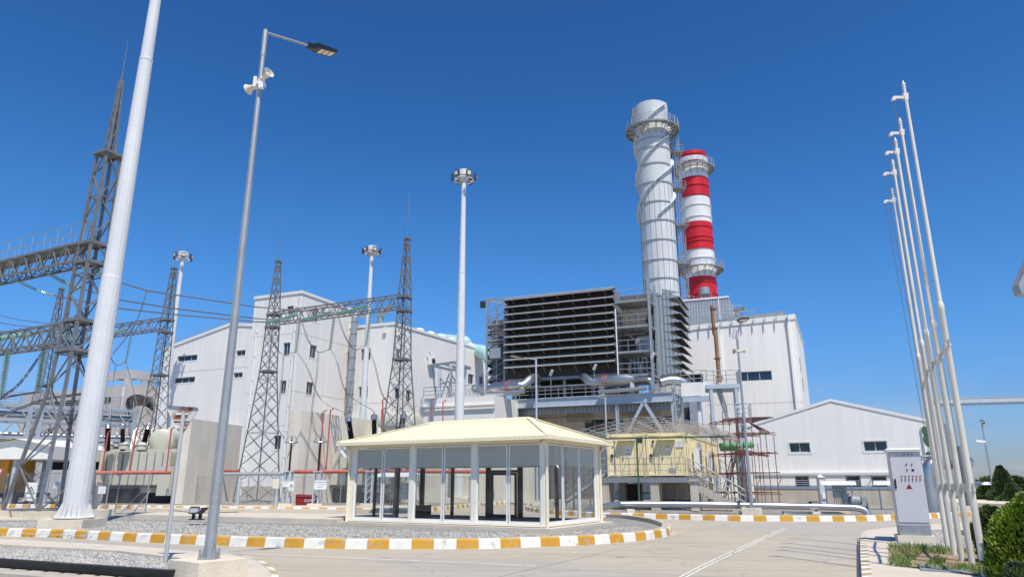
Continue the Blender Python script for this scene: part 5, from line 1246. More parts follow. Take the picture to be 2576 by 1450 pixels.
# ---------------------------------------------------------------- fire water ring: red pipes
def pipe(label, pts, r, m='pipered', group='red fire water pipes', name='fire_water_pipe', cat='pipe', n=10):
    mb = MB(); mb.tube(pts, r, n); o = mb.build(name, M[m], None, True); tag(o, label, cat, group); return o
pipe('thick red pipe running in front of the left transformer', [P(207,1188,52.5),P(430,1187,54.5)], .14)
pipe('thick red pipe running from the blast wall to behind the pavilion', [P(738,1185,52),P(1020,1184,53),P(1275,1186,58)], .14)
pipe('short red pipe crossing the white wall left of the second pylon', [P(553,1183,62),P(600,1183,62)], .13)
for i,(x0,y0,x1,y1,Y) in enumerate(((256,1183,272,1086,53.5),(327,1183,343,1082,54),(418,1183,431,1078,54.3),(820,1180,831,1031,52.5),(968,1180,962,1005,53),(803,1180,813,1035,55),(960,1180,960,1030,55),(1082,1150,1086,1005,56),(1112,1150,1114,1010,57))):
    a = P(x0,y0,Y); c = P(x1,y1,Y); pipe('vertical red sprinkler pipe, number %d' % (i+1) if False else 'thin upright red sprinkler riser standing %s' % ('beside the left bushing of the left transformer','in the middle of the left transformer','at the right end of the left transformer','in front of the right blast wall','nearest the middle bushing above the pavilion','behind the second surge arrester','behind the middle bushing above the pavilion','against the pale wall left of the near floodlight mast','just right of the near floodlight mast')[i], [a,(c.x,c.y,c.z),(c.x+.25,c.y-.1,c.z+.12)], .055, group='red sprinkler risers', name='sprinkler_riser', n=6)
for x,y,Y in ((256,1183,53.3),(327,1183,54),(418,1183,54.5),(968,1180,53),(820,1180,52.4)): pass
pipe('long grey pipe on posts left of the second pylon', [P(556,1191,50),P(725,1190,50)], .13, 'galv', None, 'grey_pipe')
for i,x in enumerate((605,700)):
    p = P(x,1192,50); mb = MB(); mb.bar((p.x,p.y,.1),(p.x,p.y,p.z-.1),.14); o = mb.build('pipe_post', M['bluesteel']); tag(o, 'pale blue post under the long grey pipe, %s one' % ('left','right')[i], 'post', 'posts under the grey pipe')
# surge arresters on steel stands
for i,(x,xb_,yt,Y) in enumerate(((737,727,1103,50),(806,800,1101,50),(935,930,1110,50))):
    base = P(xb_,1186,Y); top = P(x,yt,Y); t = T('surge_arrester', ('slim surge arrester nearest the second pylon','slim surge arrester beside the white text sign','slim surge arrester seen through the pavilion glass')[i], 'surge arrester', (base.x,base.y,.2), 'slim surge arresters on steel stands')
    mb = MB(); zb_ = base.z; 
    for a in (-.2,.2):
        for c in (-.15,.15): mb.bar((base.x+a,base.y+c,.2),(base.x+a,base.y+c,zb_),.09)
    for k in range(4): z = .4+k*(zb_-.6)/4; mb.bar((base.x-.2,base.y-.15,z),(base.x+.2,base.y-.15,z+(zb_-.6)/4),.05)
    mb.box(base.x-.3,base.x+.3,base.y-.25,base.y+.25,zb_,zb_+.06); mb.build('stand', M['bluesteel'], t)
    mb = MB(); L_ = top.z-zb_; pr = [(.05,.06)]
    for k in range(26): z = .1+L_*.8*k/26; pr += [(.05,z),(.11,z+.03),(.05,z+.05)]
    mb.lathe((base.x,base.y,zb_), pr+[(.05,L_*.98)], 10); mb.build('porcelain', M['bushing'], t)
    mb = MB(); rr = .45; zz = zb_+L_*.62+.6
    mb.tube([(base.x+rr*math.cos(a),base.y+rr*math.sin(a),zz) for a in [k*math.pi/6 for k in range(13)]], .03, 5, False)
    for k in range(4): a = k*math.pi/2+.4; mb.tube([(base.x+rr*math.cos(a),base.y+rr*math.sin(a),zz),(base.x+.2*math.cos(a),base.y+.2*math.sin(a),zz+.45),(base.x,base.y,zb_+L_)], .02, 4)
    mb.build('grading_ring', M['silver'], t)
    mb = MB(); mb.box(base.x-.5,base.x+.5,base.y-.4,base.y+.4,.05,.3); mb.build('footing', M['concrete_cream'], t)
mb = MB(); p = P(773,1262,53); mb.box(p.x-.75,p.x+.55,p.y-.4,p.y+.4,.12,.72); mb.hexa([(p.x-.8,p.y-.45,.72),(p.x+.6,p.y-.45,.66),(p.x+.6,p.y+.45,.66),(p.x-.8,p.y+.45,.72),(p.x-.8,p.y-.1,.86),(p.x+.6,p.y-.1,.80),(p.x+.6,p.y+.1,.80),(p.x-.8,p.y+.1,.86)])
t = T('sand_box', 'dark red fire sand box with white lettering by the blast wall', 'sand box', (p.x,p.y,.12)); mb.build('box', M['redpaint'], t); text('lettering', 'GUM', (p.x+.15,p.y-.41,.42), 0, .26, M['signwhite'], t)
# ---------------------------------------------------------------- pipe rack at the left
r0 = P(-60,1008,55.5); r1 = P(352,1028.6,62.2); zt_ = (ZY(1012,56.6)); 
A = P(-90,1012,55.3).xy; B = P(350,1030,62).xy; fR = FP.two(A,B); LR = fR.len
M['rackblue'] = mat('grey_blue_rack_steel', (.30,.345,.39), .5, .1, .12, 1.5)
t = T('pipe_rack', 'long pale blue pipe rack carrying silver pipes behind the pylons', 'pipe rack', fR.pt(LR/2,0))
lv_ = [fR.on(340,y)[1] for y in (1029,1062,1104,1140)]
mb = MB()
for z in lv_:
    for d in (0,-2.2): mb.pbox(fR, 0, LR, z-.28, z, d-.1, d+.1)
mb.build('rack_beam', M['rackblue'], t)
for a in (fR.on(65,1100)[0], fR.on(167,1100)[0]-2.0, fR.on(205,1100)[0], fR.on(345,1100)[0]-.4):
    for d in (0,-2.2): mb = MB(); mb.pbox(fR, a-.16, a+.16, .1, lv_[0], d-.16, d+.16); mb.build('column', M['rackblue'], t)
mb = MB()
for k in range(7): a = k*LR/7; h_ = LR/14; mb.bar(fR.pt(a,lv_[0]-.2,.02),fR.pt(a+h_,lv_[1]-.1,.02),.12); mb.bar(fR.pt(a+h_,lv_[1]-.1,.02),fR.pt(a+2*h_,lv_[0]-.2,.02),.12); mb.bar(fR.pt(a,lv_[1]-.2,.02),fR.pt(a+h_,lv_[2]-.1,.02),.1); mb.bar(fR.pt(a+h_,lv_[2]-.1,.02),fR.pt(a+2*h_,lv_[1]-.2,.02),.1)
mb.build('brace', M['greysteel'], t)
for i,(z,d,r) in enumerate(((lv_[1]+.3,-.5,.26),(lv_[1]+.22,-1.2,.2),(lv_[2]+.16,-.4,.14),(lv_[3]+.18,-.4,.14),(lv_[3]+.5,-1.2,.14),(lv_[2]+.18,-1.5,.18))):
    mb = MB(); mb.tube([fR.pt(0,z,d),fR.pt(LR-.2,z,d)], r, 12); mb.build('silver_pipe', M['silver'], t, True)
mb = MB()
for k in range(5): mb.pbox(fR, 0, LR, lv_[0]+.12+k*.2, lv_[0]+.15+k*.2, -.2, -.05)
for k in range(12): a = .5+k*LR/12; mb.pbox(fR, a, a+.08, lv_[0], lv_[0]+1.1, -.1, 0)
mb.build('cable_tray', M['greysteel'], t)
mb = MB(); random.seed(5)
for k in range(9): 
    q = P(345+k*.8,1003+k*3.2,61.5+k*.1); mb.tube(curve([q+Vector((-.9,0,-.5)),q+Vector((-.8,0,.05-k*.02)),q+Vector((-.3,0,.35)),q+Vector((.5,0,.3)),q+Vector((1.2,.3,.1-.04*k))],5), .05, 6)
mb.build('cable_bundle', M['black'], t, True)
# ---------------------------------------------------------------- chain link fences
def mat_chain():
    m = bpy.data.materials.new('chain_link'); m.use_nodes = True; N = m.node_tree.nodes; L = m.node_tree.links; b = N['Principled BSDF']
    b.inputs['Base Color'].default_value = (.34,.35,.35,1); b.inputs['Roughness'].default_value = .5
    geo = N.new('ShaderNodeNewGeometry'); outs = []
    for sgn in (1,-1):
        d = N.new('ShaderNodeVectorMath'); d.operation = 'DOT_PRODUCT'; d.inputs[1].default_value = (.9,.3,sgn*.9); L.new(geo.outputs['Position'], d.inputs[0])
        s = N.new('ShaderNodeMath'); s.operation = 'MULTIPLY'; s.inputs[1].default_value = 13; L.new(d.outputs['Value'], s.inputs[0])
        f = N.new('ShaderNodeMath'); f.operation = 'FRACT'; L.new(s.outputs[0], f.inputs[0])
        g = N.new('ShaderNodeMath'); g.operation = 'LESS_THAN'; g.inputs[1].default_value = .09; L.new(f.outputs[0], g.inputs[0]); outs.append(g.outputs[0])
    mx = N.new('ShaderNodeMath'); mx.operation = 'MAXIMUM'; L.new(outs[0], mx.inputs[0]); L.new(outs[1], mx.inputs[1]); L.new(mx.outputs[0], b.inputs['Alpha']); return m
M['chain'] = mat_chain()
def fence(label, pts, h, sp=2.6):
    t = T('chain_link_fence', label, 'fence', pts[0], 'chain link fences'); mesh = MB()
    for i in range(len(pts)-1):
        a,c = Vector(pts[i]),Vector(pts[i+1]); n = max(1,round((c-a).length/sp))
        mesh.poly([a+Vector((0,0,.05)),c+Vector((0,0,.05)),c+Vector((0,0,h)),a+Vector((0,0,h))])
        for k in range(n+(i==len(pts)-2)):
            p = a+(c-a)*k/n; mb = MB(); mb.tube([p-Vector((0,0,.05)),p+Vector((0,0,h+.05))], .035, 8); mb.build('post', M['galv'], t)
        mb = MB(); mb.tube([a+Vector((0,0,h)),c+Vector((0,0,h))], .012, 4); mb.build('top_wire', M['galv'], t)
    mesh.build('wire_mesh', M['chain'], t)
fence('chain link fence in the foreground gravel behind the white mast', [G(-60,1285,.1),G(3,1287,.1),G(146,1295,.1),G(263,1291,.1),G(289,1287,.1),G(365,1288,.1)], 2.0, 3.2)
fence('long chain link fence along the transformers', [G(430,1263,.1),G(620,1266,.1),G(762,1267.5,.1),G(1045,1269,.1),G(1180,1266,.1)], 2.0, 2.6)
for i,(x0,y0,x1,y1,lab) in enumerate(((305,1288,365,1225,'first'),(335,1288,380,1230,'second'))): mb = MB(); mb.tube([G(x0,y0,.1),P(x1,y1,G(x0,y0,.1).y+1.5)], .03, 6); o = mb.build('fence_brace', M['galv']); tag(o, 'slanting galvanised tube leaning beside the foreground fence, %s from the left' % lab, 'fence brace', 'slanting fence braces')
for i,(x0,y0,x1,y1) in enumerate(((733,1262,768,1200),(780,1262,745,1200))): pass
# ---------------------------------------------------------------- signs in the yard
def board(name, label, c, w, h, th=0, m='signwhite', post=None, lines=(), size=.09, tri=False, col='text'):
    c = Vector(c); t = T(name, label, 'sign', (c.x,c.y,c.z-h/2)); fp = FP((c.x,c.y), th); mb = MB(); mb.pbox(fp, -w/2, w/2, c.z-h/2, c.z+h/2, 0, .02); mb.build('plate', M[m], t)
    if tri:
        mb = MB(); z0 = c.z-h*.12; s_ = w*.40
        o_ = [(-s_,z0),(s_,z0),(0,z0+s_*1.6)]; i_ = [(-s_*.74,z0+s_*.16),(s_*.74,z0+s_*.16),(0,z0+s_*1.27)]
        for k in range(3): k2 = (k+1)%3; mb.poly([fp.pt(*o_[k],.025),fp.pt(*o_[k2],.025),fp.pt(*i_[k2],.025),fp.pt(*i_[k],.025)])
        mb.poly([fp.pt(.03,z0+s_*1.05,.026),fp.pt(-.06,z0+s_*.6,.026),fp.pt(.0,z0+s_*.62,.026)]); mb.poly([fp.pt(-.03,z0+s_*.2,.026),fp.pt(.0,z0+s_*.68,.026),fp.pt(.06,z0+s_*.64,.026)]); mb.build('warning_triangle', M['textblack'], t)
    for k,s_ in enumerate(lines): text('lettering', s_, fp.pt(0, c.z+(h*.28-k*h*.27 if not tri else -h*.34), .028), th, size, M[col], t)
    if post:
        mb = MB(); mb.bar((c.x,c.y+.05,post),(c.x,c.y+.05,c.z+h*.3),.05); mb.build('post', M['galv'], t)
    return t
board('warning_sign', 'white high voltage warning sign with a triangle, on the foreground fence', P(78,1235,33.5), .52, .80, 0, post=.1, lines=('STOP',), size=.11, tri=True, col='textblack')
board('warning_sign', 'small high voltage warning sign on the left surge arrester stand', P(733,1221,49.6), .35, .62, 0, lines=('STOP',), size=.08, tri=True, col='textblack')
board('text_sign', 'narrow white text sign left of the small high voltage sign', P(719,1216,49.6), .42, .36, 0, lines=('TRANSFORMATOR','220/15 KW'), size=.045, col='textblack')
board('text_sign', 'wider white text sign with blue lines on the second surge arrester stand', P(806,1218,49.5), .82, .58, 0, lines=('TRANSFORMATOR','T-2  220/15 KW','HOWPLY'), size=.10)
board('text_sign', 'white board with a blue foot standing beside the white mast', P(367-131,1218,45), .35, .62, 0, post=.1)
mb = MB(); p = P(236,1231,44.95); mb.box(p.x-.18,p.x+.18,p.y-.03,p.y,.95,1.15); o = mb.build('blue_panel', M['blue']); tag(o, 'small blue panel under the white board beside the white mast', 'sign')
board('text_sign', 'faint white notice on the fence left of the white mast', P(233-85,1218,40), .6, .36, 0, lines=('GIRMEK','GADAGAN'), size=.08, post=.1)
board('text_sign', 'small blank plate on the foreground fence right of the white mast', P(400-143+0,1231,36.3), .38, .36, 0)
# electrical box near second pylon
t = T('junction_box', 'small olive junction box on a post right of the second pylon', 'junction box', P(694,1262,48)); p = P(695,1215,48); mb = MB(); mb.box(p.x-.2,p.x+.2,p.y-.12,p.y+.12,p.z-.3,p.z+.3); mb.build('box', M['creamplastic'], t); mb = MB(); mb.bar((p.x-.1,p.y+.15,.1),(p.x-.1,p.y+.15,p.z+.6),.06); mb.bar((p.x+.12,p.y+.15,.1),(p.x+.12,p.y+.15,p.z+.6),.06); mb.build('post', M['galv'], t)
# hydrant stub and brass pipe by the mast
t = T('pipe_stub', 'short silver pipe stub with a red valve lying beside the white mast', 'pipe', G(240,1281,.1)); p = G(243,1276,.1)
mb = MB(); mb.tube([p+Vector((0,0,.15)),p+Vector((0,0,1.5))], .16, 12); mb.tube([p+Vector((-.6,-.4,.25)),p+Vector((.2,-.4,.25))], .25, 12); mb.build('pipe', M['silver'], t, True); mb = MB(); mb.lathe(p+Vector((0,0,1.5)), [(.2,0),(.2,.08)], 12); mb.build('valve_wheel', M['pipered'], t)
# ---------------------------------------------------------------- floodlight masts
def mast(label, x, Y, H, r0, r1, z0=.55, head=True, sections=(), flare=False, group='white floodlight masts', block=None):
    t = T('floodlight_mast', label, 'floodlight mast', (x,Y,z0), group); n = 16
    zs = [0]+list(sections)+[H]; 
    for i in range(len(zs)-1):
        f0,f1 = zs[i]/H,zs[i+1]/H; ra = r0+(r1-r0)*f0; rb = r0+(r1-r0)*f1; k = 1.0
        mb = MB(); mb.lathe((x,Y,z0), [(ra+.012*(len(zs)-i),zs[i]),(rb+.012*(len(zs)-i),zs[i+1]+(.0 if i == len(zs)-2 else .02))], n); mb.build('mast_section', M['mastwhite'], t)
        if i: mb = MB(); mb.lathe((x,Y,z0), [(ra+.05,zs[i]-.05),(ra+.05,zs[i]+.03),(ra+.02,zs[i]+.06)], n); mb.build('joint_collar', M['mastwhite'], t)
    if flare:
        mb = MB()
        for k in range(20): a = 2*math.pi*k/20; c,s_ = math.cos(a),math.sin(a); mb.poly([(x+(r0+.02)*c,Y+(r0+.02)*s_,z0+.02),(x+(r0+.24)*c,Y+(r0+.24)*s_,z0+.02),(x+(r0+.03)*c,Y+(r0+.03)*s_,z0+.55)])
        mb.lathe((x,Y,z0), [(r0+.28,-.0),(r0+.28,.045)], 24); mb.build('base_flange', M['mastwhite'], t)
    if block:
        mb = MB(); mb.box(x-block,x+block,Y-block,Y+block,-.05,z0-.03); mb.build('footing', M['concrete_cream'], t)
    if head:
        zc = z0+H
        mb = MB(); R_ = .86
        mb.tube([(x+R_*math.cos(a),Y+R_*math.sin(a),zc-.75) for a in [k*math.pi/12 for k in range(25)]], .055, 6, False); mb.tube([(x+.34*math.cos(a),Y+.34*math.sin(a),zc-.75) for a in [k*math.pi/8 for k in range(17)]], .05, 6, False)
        for k in range(6): a = k*math.pi/3+.3; mb.bar((x+.15*math.cos(a),Y+.15*math.sin(a),zc-.75),(x+R_*math.cos(a),Y+R_*math.sin(a),zc-.75),.05)
        mb.build('lamp_ring', M['mastwhite'], t)
        mb = MB(); mb.lathe((x,Y,zc), [(.52,-.42),(.60,-.38),(.58,.16),(.42,.22),(.1,.25)], 24); mb.build('head_cover', M['mastwhite'], t, True)
        for k in range(6):
            a = k*math.pi/3-math.pi/2+R(28); c,s_ = math.cos(a),math.sin(a); hb = Vector((x+(R_+.06)*c,Y+(R_+.06)*s_,zc-.38)); dr = Vector((c,s_,0)); up = Vector((0,0,1)); w_ = Vector((-s_,c,0))*.22
            mb = MB(); q = hb; f = dr*.22+up*-.10; mb.hexa([q-w_-up*.28,q+w_-up*.28,q+w_-up*.28+f,q-w_-up*.28+f,q-w_+up*.28+dr*.1,q+w_+up*.28+dr*.1,q+w_*.9+up*.2+dr*.28,q-w_*.9+up*.2+dr*.28]); mb.build('floodlight', M['dark'], t)
            mb = MB(); e = hb+dr*.245; mb.poly([e-w_*.75-up*.26,e+w_*.75-up*.26,e+w_*.7+up*.12+dr*.04,e-w_*.7+up*.12+dr*.04]); mb.build('lens', M['lens'], t)
            bpy.data.objects[-1] if False else None
    return t
q = P(1150.5,1258,60); mast('near floodlight mast rising behind the pavilion', q.x, 60, 28.8, .42, .17, .5, sections=(9.6,19.2), block=.9)
q = P(936,620,81); mast('middle floodlight mast in front of the right white block', q.x, 81, 28.6, .42, .17, .5, sections=(9.6,19.2), block=.9)
q = P(461,640,85); mast('distant floodlight mast left of the white power block', q.x, 85, 29.2, .42, .17, .5, sections=(9.6,19.2), block=.9)
q = G(186,1301,.42); mast('huge faceted white mast in the left foreground cut off by the top of the photo', q.x, q.y, 29, .39, .13, .42, head=True, sections=(8.9,18.6), flare=True, block=.78, group='white floodlight masts')
# ================================================================= PAVILION
pc = G(1371,1325,.2); TP = R(-30)
fP = FP(pc, TP); uP = fP.u; wP = Vector((-fP.n.x,-fP.n.y)); DP = 4.6; LP = -fP.on(879,1215)[0]
org = fP.pt(-LP,0); fA = FP(org.xy, TP)          # front plane, 0..LP
fB = FP(pc, TP+R(90))                             # right side plane, 0..DP
zf, zt = .28, 2.98
t = T('glass_pavilion', 'glass walled waiting pavilion with an ivory frame and cream hipped roof', 'pavilion', (fA.pt(LP/2,0).x, fA.pt(LP/2,0,-DP/2).y, .2))
mb = MB(); mb.prism([fA.pt(-.4,0,.35).xy, fA.pt(LP+.4,0,.35).xy, fA.pt(LP+.4,0,-DP-.5).xy, fA.pt(-.4,0,-DP-.5).xy], -.02, .18); mb.build('floor_slab', M['path'], t)
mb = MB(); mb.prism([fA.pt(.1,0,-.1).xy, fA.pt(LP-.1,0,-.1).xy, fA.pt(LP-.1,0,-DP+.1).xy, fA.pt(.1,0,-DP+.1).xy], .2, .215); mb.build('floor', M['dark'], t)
ax = [fA.on(x,1200)[0] for x in (880,892,957,964,1029,1041,1109,1114,1185,1198,1273,1279,1358)]
ax[0] = 0
def bay(fp, L_, posts, mulls, name, m='palpaint', inside=False):
    mb = MB()
    for a,c in posts: mb.pbox(fp, a, c, .2, zt, -.14, .0)
    mb.build('post', M['cream'] if not inside else M['darkframe'], t)
def panes(fp, spans, m='pavglass', fr='whitepaint', z0=zf, z1=zt-.04):
    for a,c in spans:
        mb = MB(); w = .05
        mb.pbox(fp,a,c,z0,z0+w+.03,-.08,-.03); mb.pbox(fp,a,c,z1-w,z1,-.08,-.03); mb.pbox(fp,a,a+w,z0+w+.03,z1-w,-.08,-.03); mb.pbox(fp,c-w,c,z0+w+.03,z1-w,-.08,-.03)
        o = mb.build('glazing_frame', M[fr], t)
        g = MB(); g.poly([fp.pt(a+w,z0+w,-.055),fp.pt(c-w,z0+w,-.055),fp.pt(c-w,z1-w,-.055),fp.pt(a+w,z1-w,-.055)]); g.build('pane', M['pavglass'], o)
L_ = LP
px_ = lambda x: max(0,min(LP,fA.on(x,1215)[0]))
sp1 = [(px_(892),px_(959)),(px_(962),px_(1029)),(px_(1041),px_(1111)),(px_(1114),px_(1185)),(px_(1198),px_(1275)),(px_(1278),px_(1359))]
posts = [(-.02,px_(892)),(px_(1029),px_(1041)),(px_(1185),px_(1198)),(px_(1359),LP)]
mb = MB()
for a,c in posts: mb.pbox(fA, a, c, .2, zt, -.13, .01)
mb.build('post', M['palpaint'], t)
panes(fA, sp1)
px2 = lambda x: fB.on(x,1215)[0]
DP = px2(1508); 
sp2 = [(px2(1379),px2(1417)),(px2(1419),px2(1458)),(px2(1460),px2(1498))]
mb = MB(); mb.pbox(fB, .005, px2(1379), .2, zt, -.13, .012); mb.pbox(fB, px2(1498), DP, .2, zt, -.13, .012); mb.build('post', M['palpaint'], t)
panes(fB, sp2)
mb = MB(); mb.pbox(fA, 0, LP, .2, zf, -.12, .02); mb.pbox(fB, 0, DP, .2, zf, -.12, .025); mb.build('sill', M['palpaint'], t)
mb = MB(); mb.pbox(fA, -.05, LP+.05, zt-.02, zt+.22, -.14, .05); mb.pbox(fB, -.05, DP, zt-.02, zt+.22, -.14, .053); mb.pbox(fA, -.05, LP, zt-.02, zt+.22, -DP-.02, -DP+.12); mb.build('header', M['cream'], t)
# rear wall (seen through the glass): header band, dark frames, door
mb = MB(); mb.pbox(fA, 0, LP, 2.25, zt, -DP+.05, -DP+.1); mb.build('rear_header', M['panel'], t)
fLf = FP(fA.pt(0,0,-DP).xy, TP-R(90)) 
mb = MB(); mb.prism([fA.pt(0,0,0).xy,fA.pt(.06,0,0).xy,fA.pt(.06,0,-DP).xy,fA.pt(0,0,-DP).xy], 2.25, zt-.02); mb.build('left_header', M['panel'], t)
fRr = FP(fA.pt(0,0,-DP).xy, TP)
ds = lambda x: fRr.on(x,1220)[0]
mb = MB()
for x,w_ in ((995,.12),(1064,.12),(1138,.12),(1228,.22),(1308,.22),(1400,.12)):
    a = ds(x); mb.pbox(fRr, a-w_/2, a+w_/2, .2, 2.3, -.05, .05)
mb.pbox(fRr, ds(1228), ds(1308), 2.05, 2.15, -.04, .04); mb.pbox(fRr, 0, LP, .2, .28, -.05, .05)
mb.build('rear_frame', M['darkframe'], t)
mb = MB(); a,c = ds(1236),ds(1300); mb.pbox(fRr, a, a+.10, .22, 2.04, 0, .05); mb.pbox(fRr, c-.10, c, .22, 2.04, 0, .05); mb.pbox(fRr, a+.1, c-.1, 1.94, 2.04, 0, .05); mb.pbox(fRr, a+.1, c-.1, .22, .36, 0, .05); o = mb.build('door', M['darkframe'], t)
mb = MB(); mb.pbox(fRr, a+.14, a+.17, .95, 1.35, .05, .10); mb.build('handle', M['silver'], o)
g = MB(); g.poly([fRr.pt(0,.28),fRr.pt(LP,.28),fRr.pt(LP,2.25),fRr.pt(0,2.25)]); g.build('rear_glazing', M['pavglass'], t)
g = MB(); g.poly([fA.pt(.03,.28,0),fA.pt(.03,.28,-DP),fA.pt(.03,2.25,-DP),fA.pt(.03,2.25,0)]); g.build('left_glazing', M['pavglass'], t)
mb = MB()
for d in (-1.5,-3.0,-DP+.06): mb.pbox(fA, 0, .08, .2, 2.3, d-.05, d+.05)
mb.build('left_frame', M['darkframe'], t)
mb = MB(); mb.prism([fA.pt(.02,0,-.02).xy, fA.pt(LP-.02,0,-.02).xy, fA.pt(LP-.02,0,-DP+.02).xy, fA.pt(.02,0,-DP+.02).xy], zt+.02, zt+.06); mb.build('ceiling', M['panel'], t)
# roof
e = .42; ze_ = 3.16; zr = 4.05
E = [fA.pt(-e,ze_,e),fA.pt(LP+e,ze_,e),fA.pt(LP+e,ze_,-DP-e),fA.pt(-e,ze_,-DP-e)]
yr = -DP/2; Rr = fA.pt(fA.on(1332,1051,yr)[0], fA.on(1332,1051,yr)[1], yr); zr = Rr.z; Rl = fA.pt(fA.on(1082,1064,yr)[0], zr, yr)
M['film'] = bpy.data.materials.new('frosted_film'); M['film'].use_nodes = True
_n = M['film'].node_tree.nodes; _l = M['film'].node_tree.links; _b = _n['Principled BSDF']; _b.inputs['Base Color'].default_value = (.95,.88,.74,1); _b.inputs['Roughness'].default_value = .5; _b.inputs['Alpha'].default_value = .80
for fp_,sp_,x_ in ((fA,sp1,1240),(fB,sp2,1440)):
    zz_ = fp_.on(x_,1172)[1]
    for k_,(a_,c_) in enumerate(sp_):
        mb = MB(); mb.poly([fp_.pt(a_+.05,zz_,-.062),fp_.pt(c_-.05,zz_,-.062),fp_.pt(c_-.05,zt-.09,-.062),fp_.pt(a_+.05,zt-.09,-.062)]); mb.build('frosted_film', M['film'], t)
M['proof'] = ribbed(mat('cream_corrugated_roof', (.86,.77,.52), .45, 0, .04, 1), (uP.x,uP.y,0), .19, .35, .02, .04)
M['proof2'] = ribbed(mat('cream_corrugated_roof_end', (.86,.77,.52), .45, 0, .04, 1), (wP.x,wP.y,0), .19, .35, .02, .04)
mb = MB(); mb.poly([E[0],E[1],Rr,Rl]); mb.poly([E[2],E[3],Rl,Rr]); mb.build('roof_slope', M['proof'], t)
mb = MB(); mb.poly([E[1],E[2],Rr]); mb.poly([E[3],E[0],Rl]); mb.build('roof_hip_end', M['proof2'], t)
mb = MB(); mb.tube([Rl,Rr], .07, 6); 
for a,c in ((E[0],Rl),(E[1],Rr),(E[2],Rr),(E[3],Rl)): mb.bar(a+Vector((0,0,.02)),c+Vector((0,0,.02)),.22,.03)
mb.build('ridge_cap', M['cream'], t)
mb = MB()
for i in range(4): a,c = E[i],E[(i+1)%4]; mb.bar(a-Vector((0,0,.06)),c-Vector((0,0,.06)),.12,.12)
mb.build('gutter', M['cream'], t)
mb = MB(); mb.poly([v-Vector((0,0,.03)) for v in E][::-1]); mb.build('soffit', M['cream'], t)
# ragged sheet ends along the eaves
mb = MB(); n = int((LP+2*e)/.19)
for i in range(n): a = -e+i*.19; mb.hexa([fA.pt(a,ze_+.0,e+.03),fA.pt(a+.09,ze_,e+.03),fA.pt(a+.09,ze_+.02,e-.3),fA.pt(a,ze_+.02,e-.3),fA.pt(a+.02,ze_+.035,e+.03),fA.pt(a+.07,ze_+.035,e+.03),fA.pt(a+.07,ze_+.13,e-.3),fA.pt(a+.02,ze_+.13,e-.3)])
mb.build('sheet_rib', M['proof'], t)
def dp(p0, nx, label=None):
    mb = MB(); q = Vector(p0); mb.tube([q+Vector((nx[0]*.25,nx[1]*.25,0)),q+Vector((0,0,-.22)),q+Vector((0,0,-.22-2.6))], .045, 8); return mb
o = dp(fB.pt(.03,3.0,.07),(fP.n.x,fP.n.y)).build('downpipe', M['cream'], t, True)
o = dp(fB.pt(DP-.06,3.0,.07),(fB.n.x,fB.n.y)).build('downpipe', M['cream'], t, True)
o = dp(fA.pt(.0,3.0,.06),(fP.n.x,fP.n.y)).build('downpipe', M['cream'], t, True)
# spotlight under the left eave
p = fA.pt(-.12,2.78,.25); tt = T('spotlight', 'white spotlight fixed under the left eave of the pavilion', 'spotlight', p)
mb = MB(); mb.bar(p+Vector((-.12,-.1,.1)),p+Vector((.14,-.12,-.15)),.12,.16); mb.build('body', M['whitepaint'], tt); mb = MB(); mb.tube([p+Vector((0,0,.05)),p+Vector((.12,.1,.25))], .02, 6); mb.build('bracket', M['galv'], tt)
# dark stove-like bin inside
p = fA.pt(px_(1022),0,-1.0); mb = MB(); mb.pbox(FP(p.xy,TP), -.25, .2, .22, .80, -.35, .1); o = mb.build('waste_bin', M['black']); tag(o, 'black square bin inside the glass pavilion', 'bin')
# panel shelter behind pavilion (seen through glass) and rack
def shelter(label, p, w, d, h, th, group='small roofed shelters over control panels', panel=True):
    fp = FP(p, th); t = T('panel_shelter', label, 'shelter', (p[0],p[1],.1), group); mb = MB()
    for a in (0,w): mb.pbox(fp, a-.04, a+.04, .1, h, -d/2-.04, -d/2+.04)
    mb.build('post', M['bluesteel'], t)
    mb = MB(); q = fp.pt
    for s_ in (0,1):
        d0,d1 = (-d/2, .25) if s_ == 0 else (-d/2, -d-.25)
        mb.hexa([q(-.25,h,d1),q(w+.25,h,d1),q(w+.25,h+.20,d0),q(-.25,h+.20,d0),q(-.25,h+.03,d1),q(w+.25,h+.03,d1),q(w+.25,h+.24,d0),q(-.25,h+.24,d0)])
    k = -.2
    while k < w+.2: mb.hexa([q(k,h+.03,.25),q(k+.05,h+.03,.25),q(k+.05,h+.23,-d/2),q(k,h+.23,-d/2),q(k,h+.06,.25),q(k+.05,h+.06,.25),q(k+.05,h+.26,-d/2),q(k,h+.26,-d/2)]); k += .16
    mb.build('roof', M['whitepaint'], t)
    mb = MB(); mb.bar(q(w,h,.2),q(w,h+.25,-d/2),.05); mb.bar(q(w,h,-d-.2),q(w,h+.25,-d/2),.05); mb.bar(q(0,h,.2),q(0,h+.25,-d/2),.05); mb.build('rafter', M['bluesteel'], t)
    if panel:
        o = MB(); o.pbox(fp, w*.25, w*.8, .75, 1.65, -d/2-.15, -d/2+.15); ob = o.build('control_panel', M['galvsheet'], t)
        b2 = MB()
        for r_ in range(3):
            for c_ in range(4): b2.pbox(fp, w*.32+c_*w*.1, w*.32+c_*w*.1+.05, 1.5-r_*.2, 1.55-r_*.2, -d/2+.15, -d/2+.17)
        b2.build('button', M['dark'], ob)
        c2 = MB()
        for c_ in range(5): c2.tube([q(w*.3+c_*.1,.75,-d/2),q(w*.28+c_*.13,.2,-d/2+.05)], .018, 5)
        c2.build('cable', M['black'], ob)
    return t
shelter('small roofed control panel shelter in front of the gabled house', G(2082,1278,.1).xy, 1.5, 1.0, 1.5, R(-22))
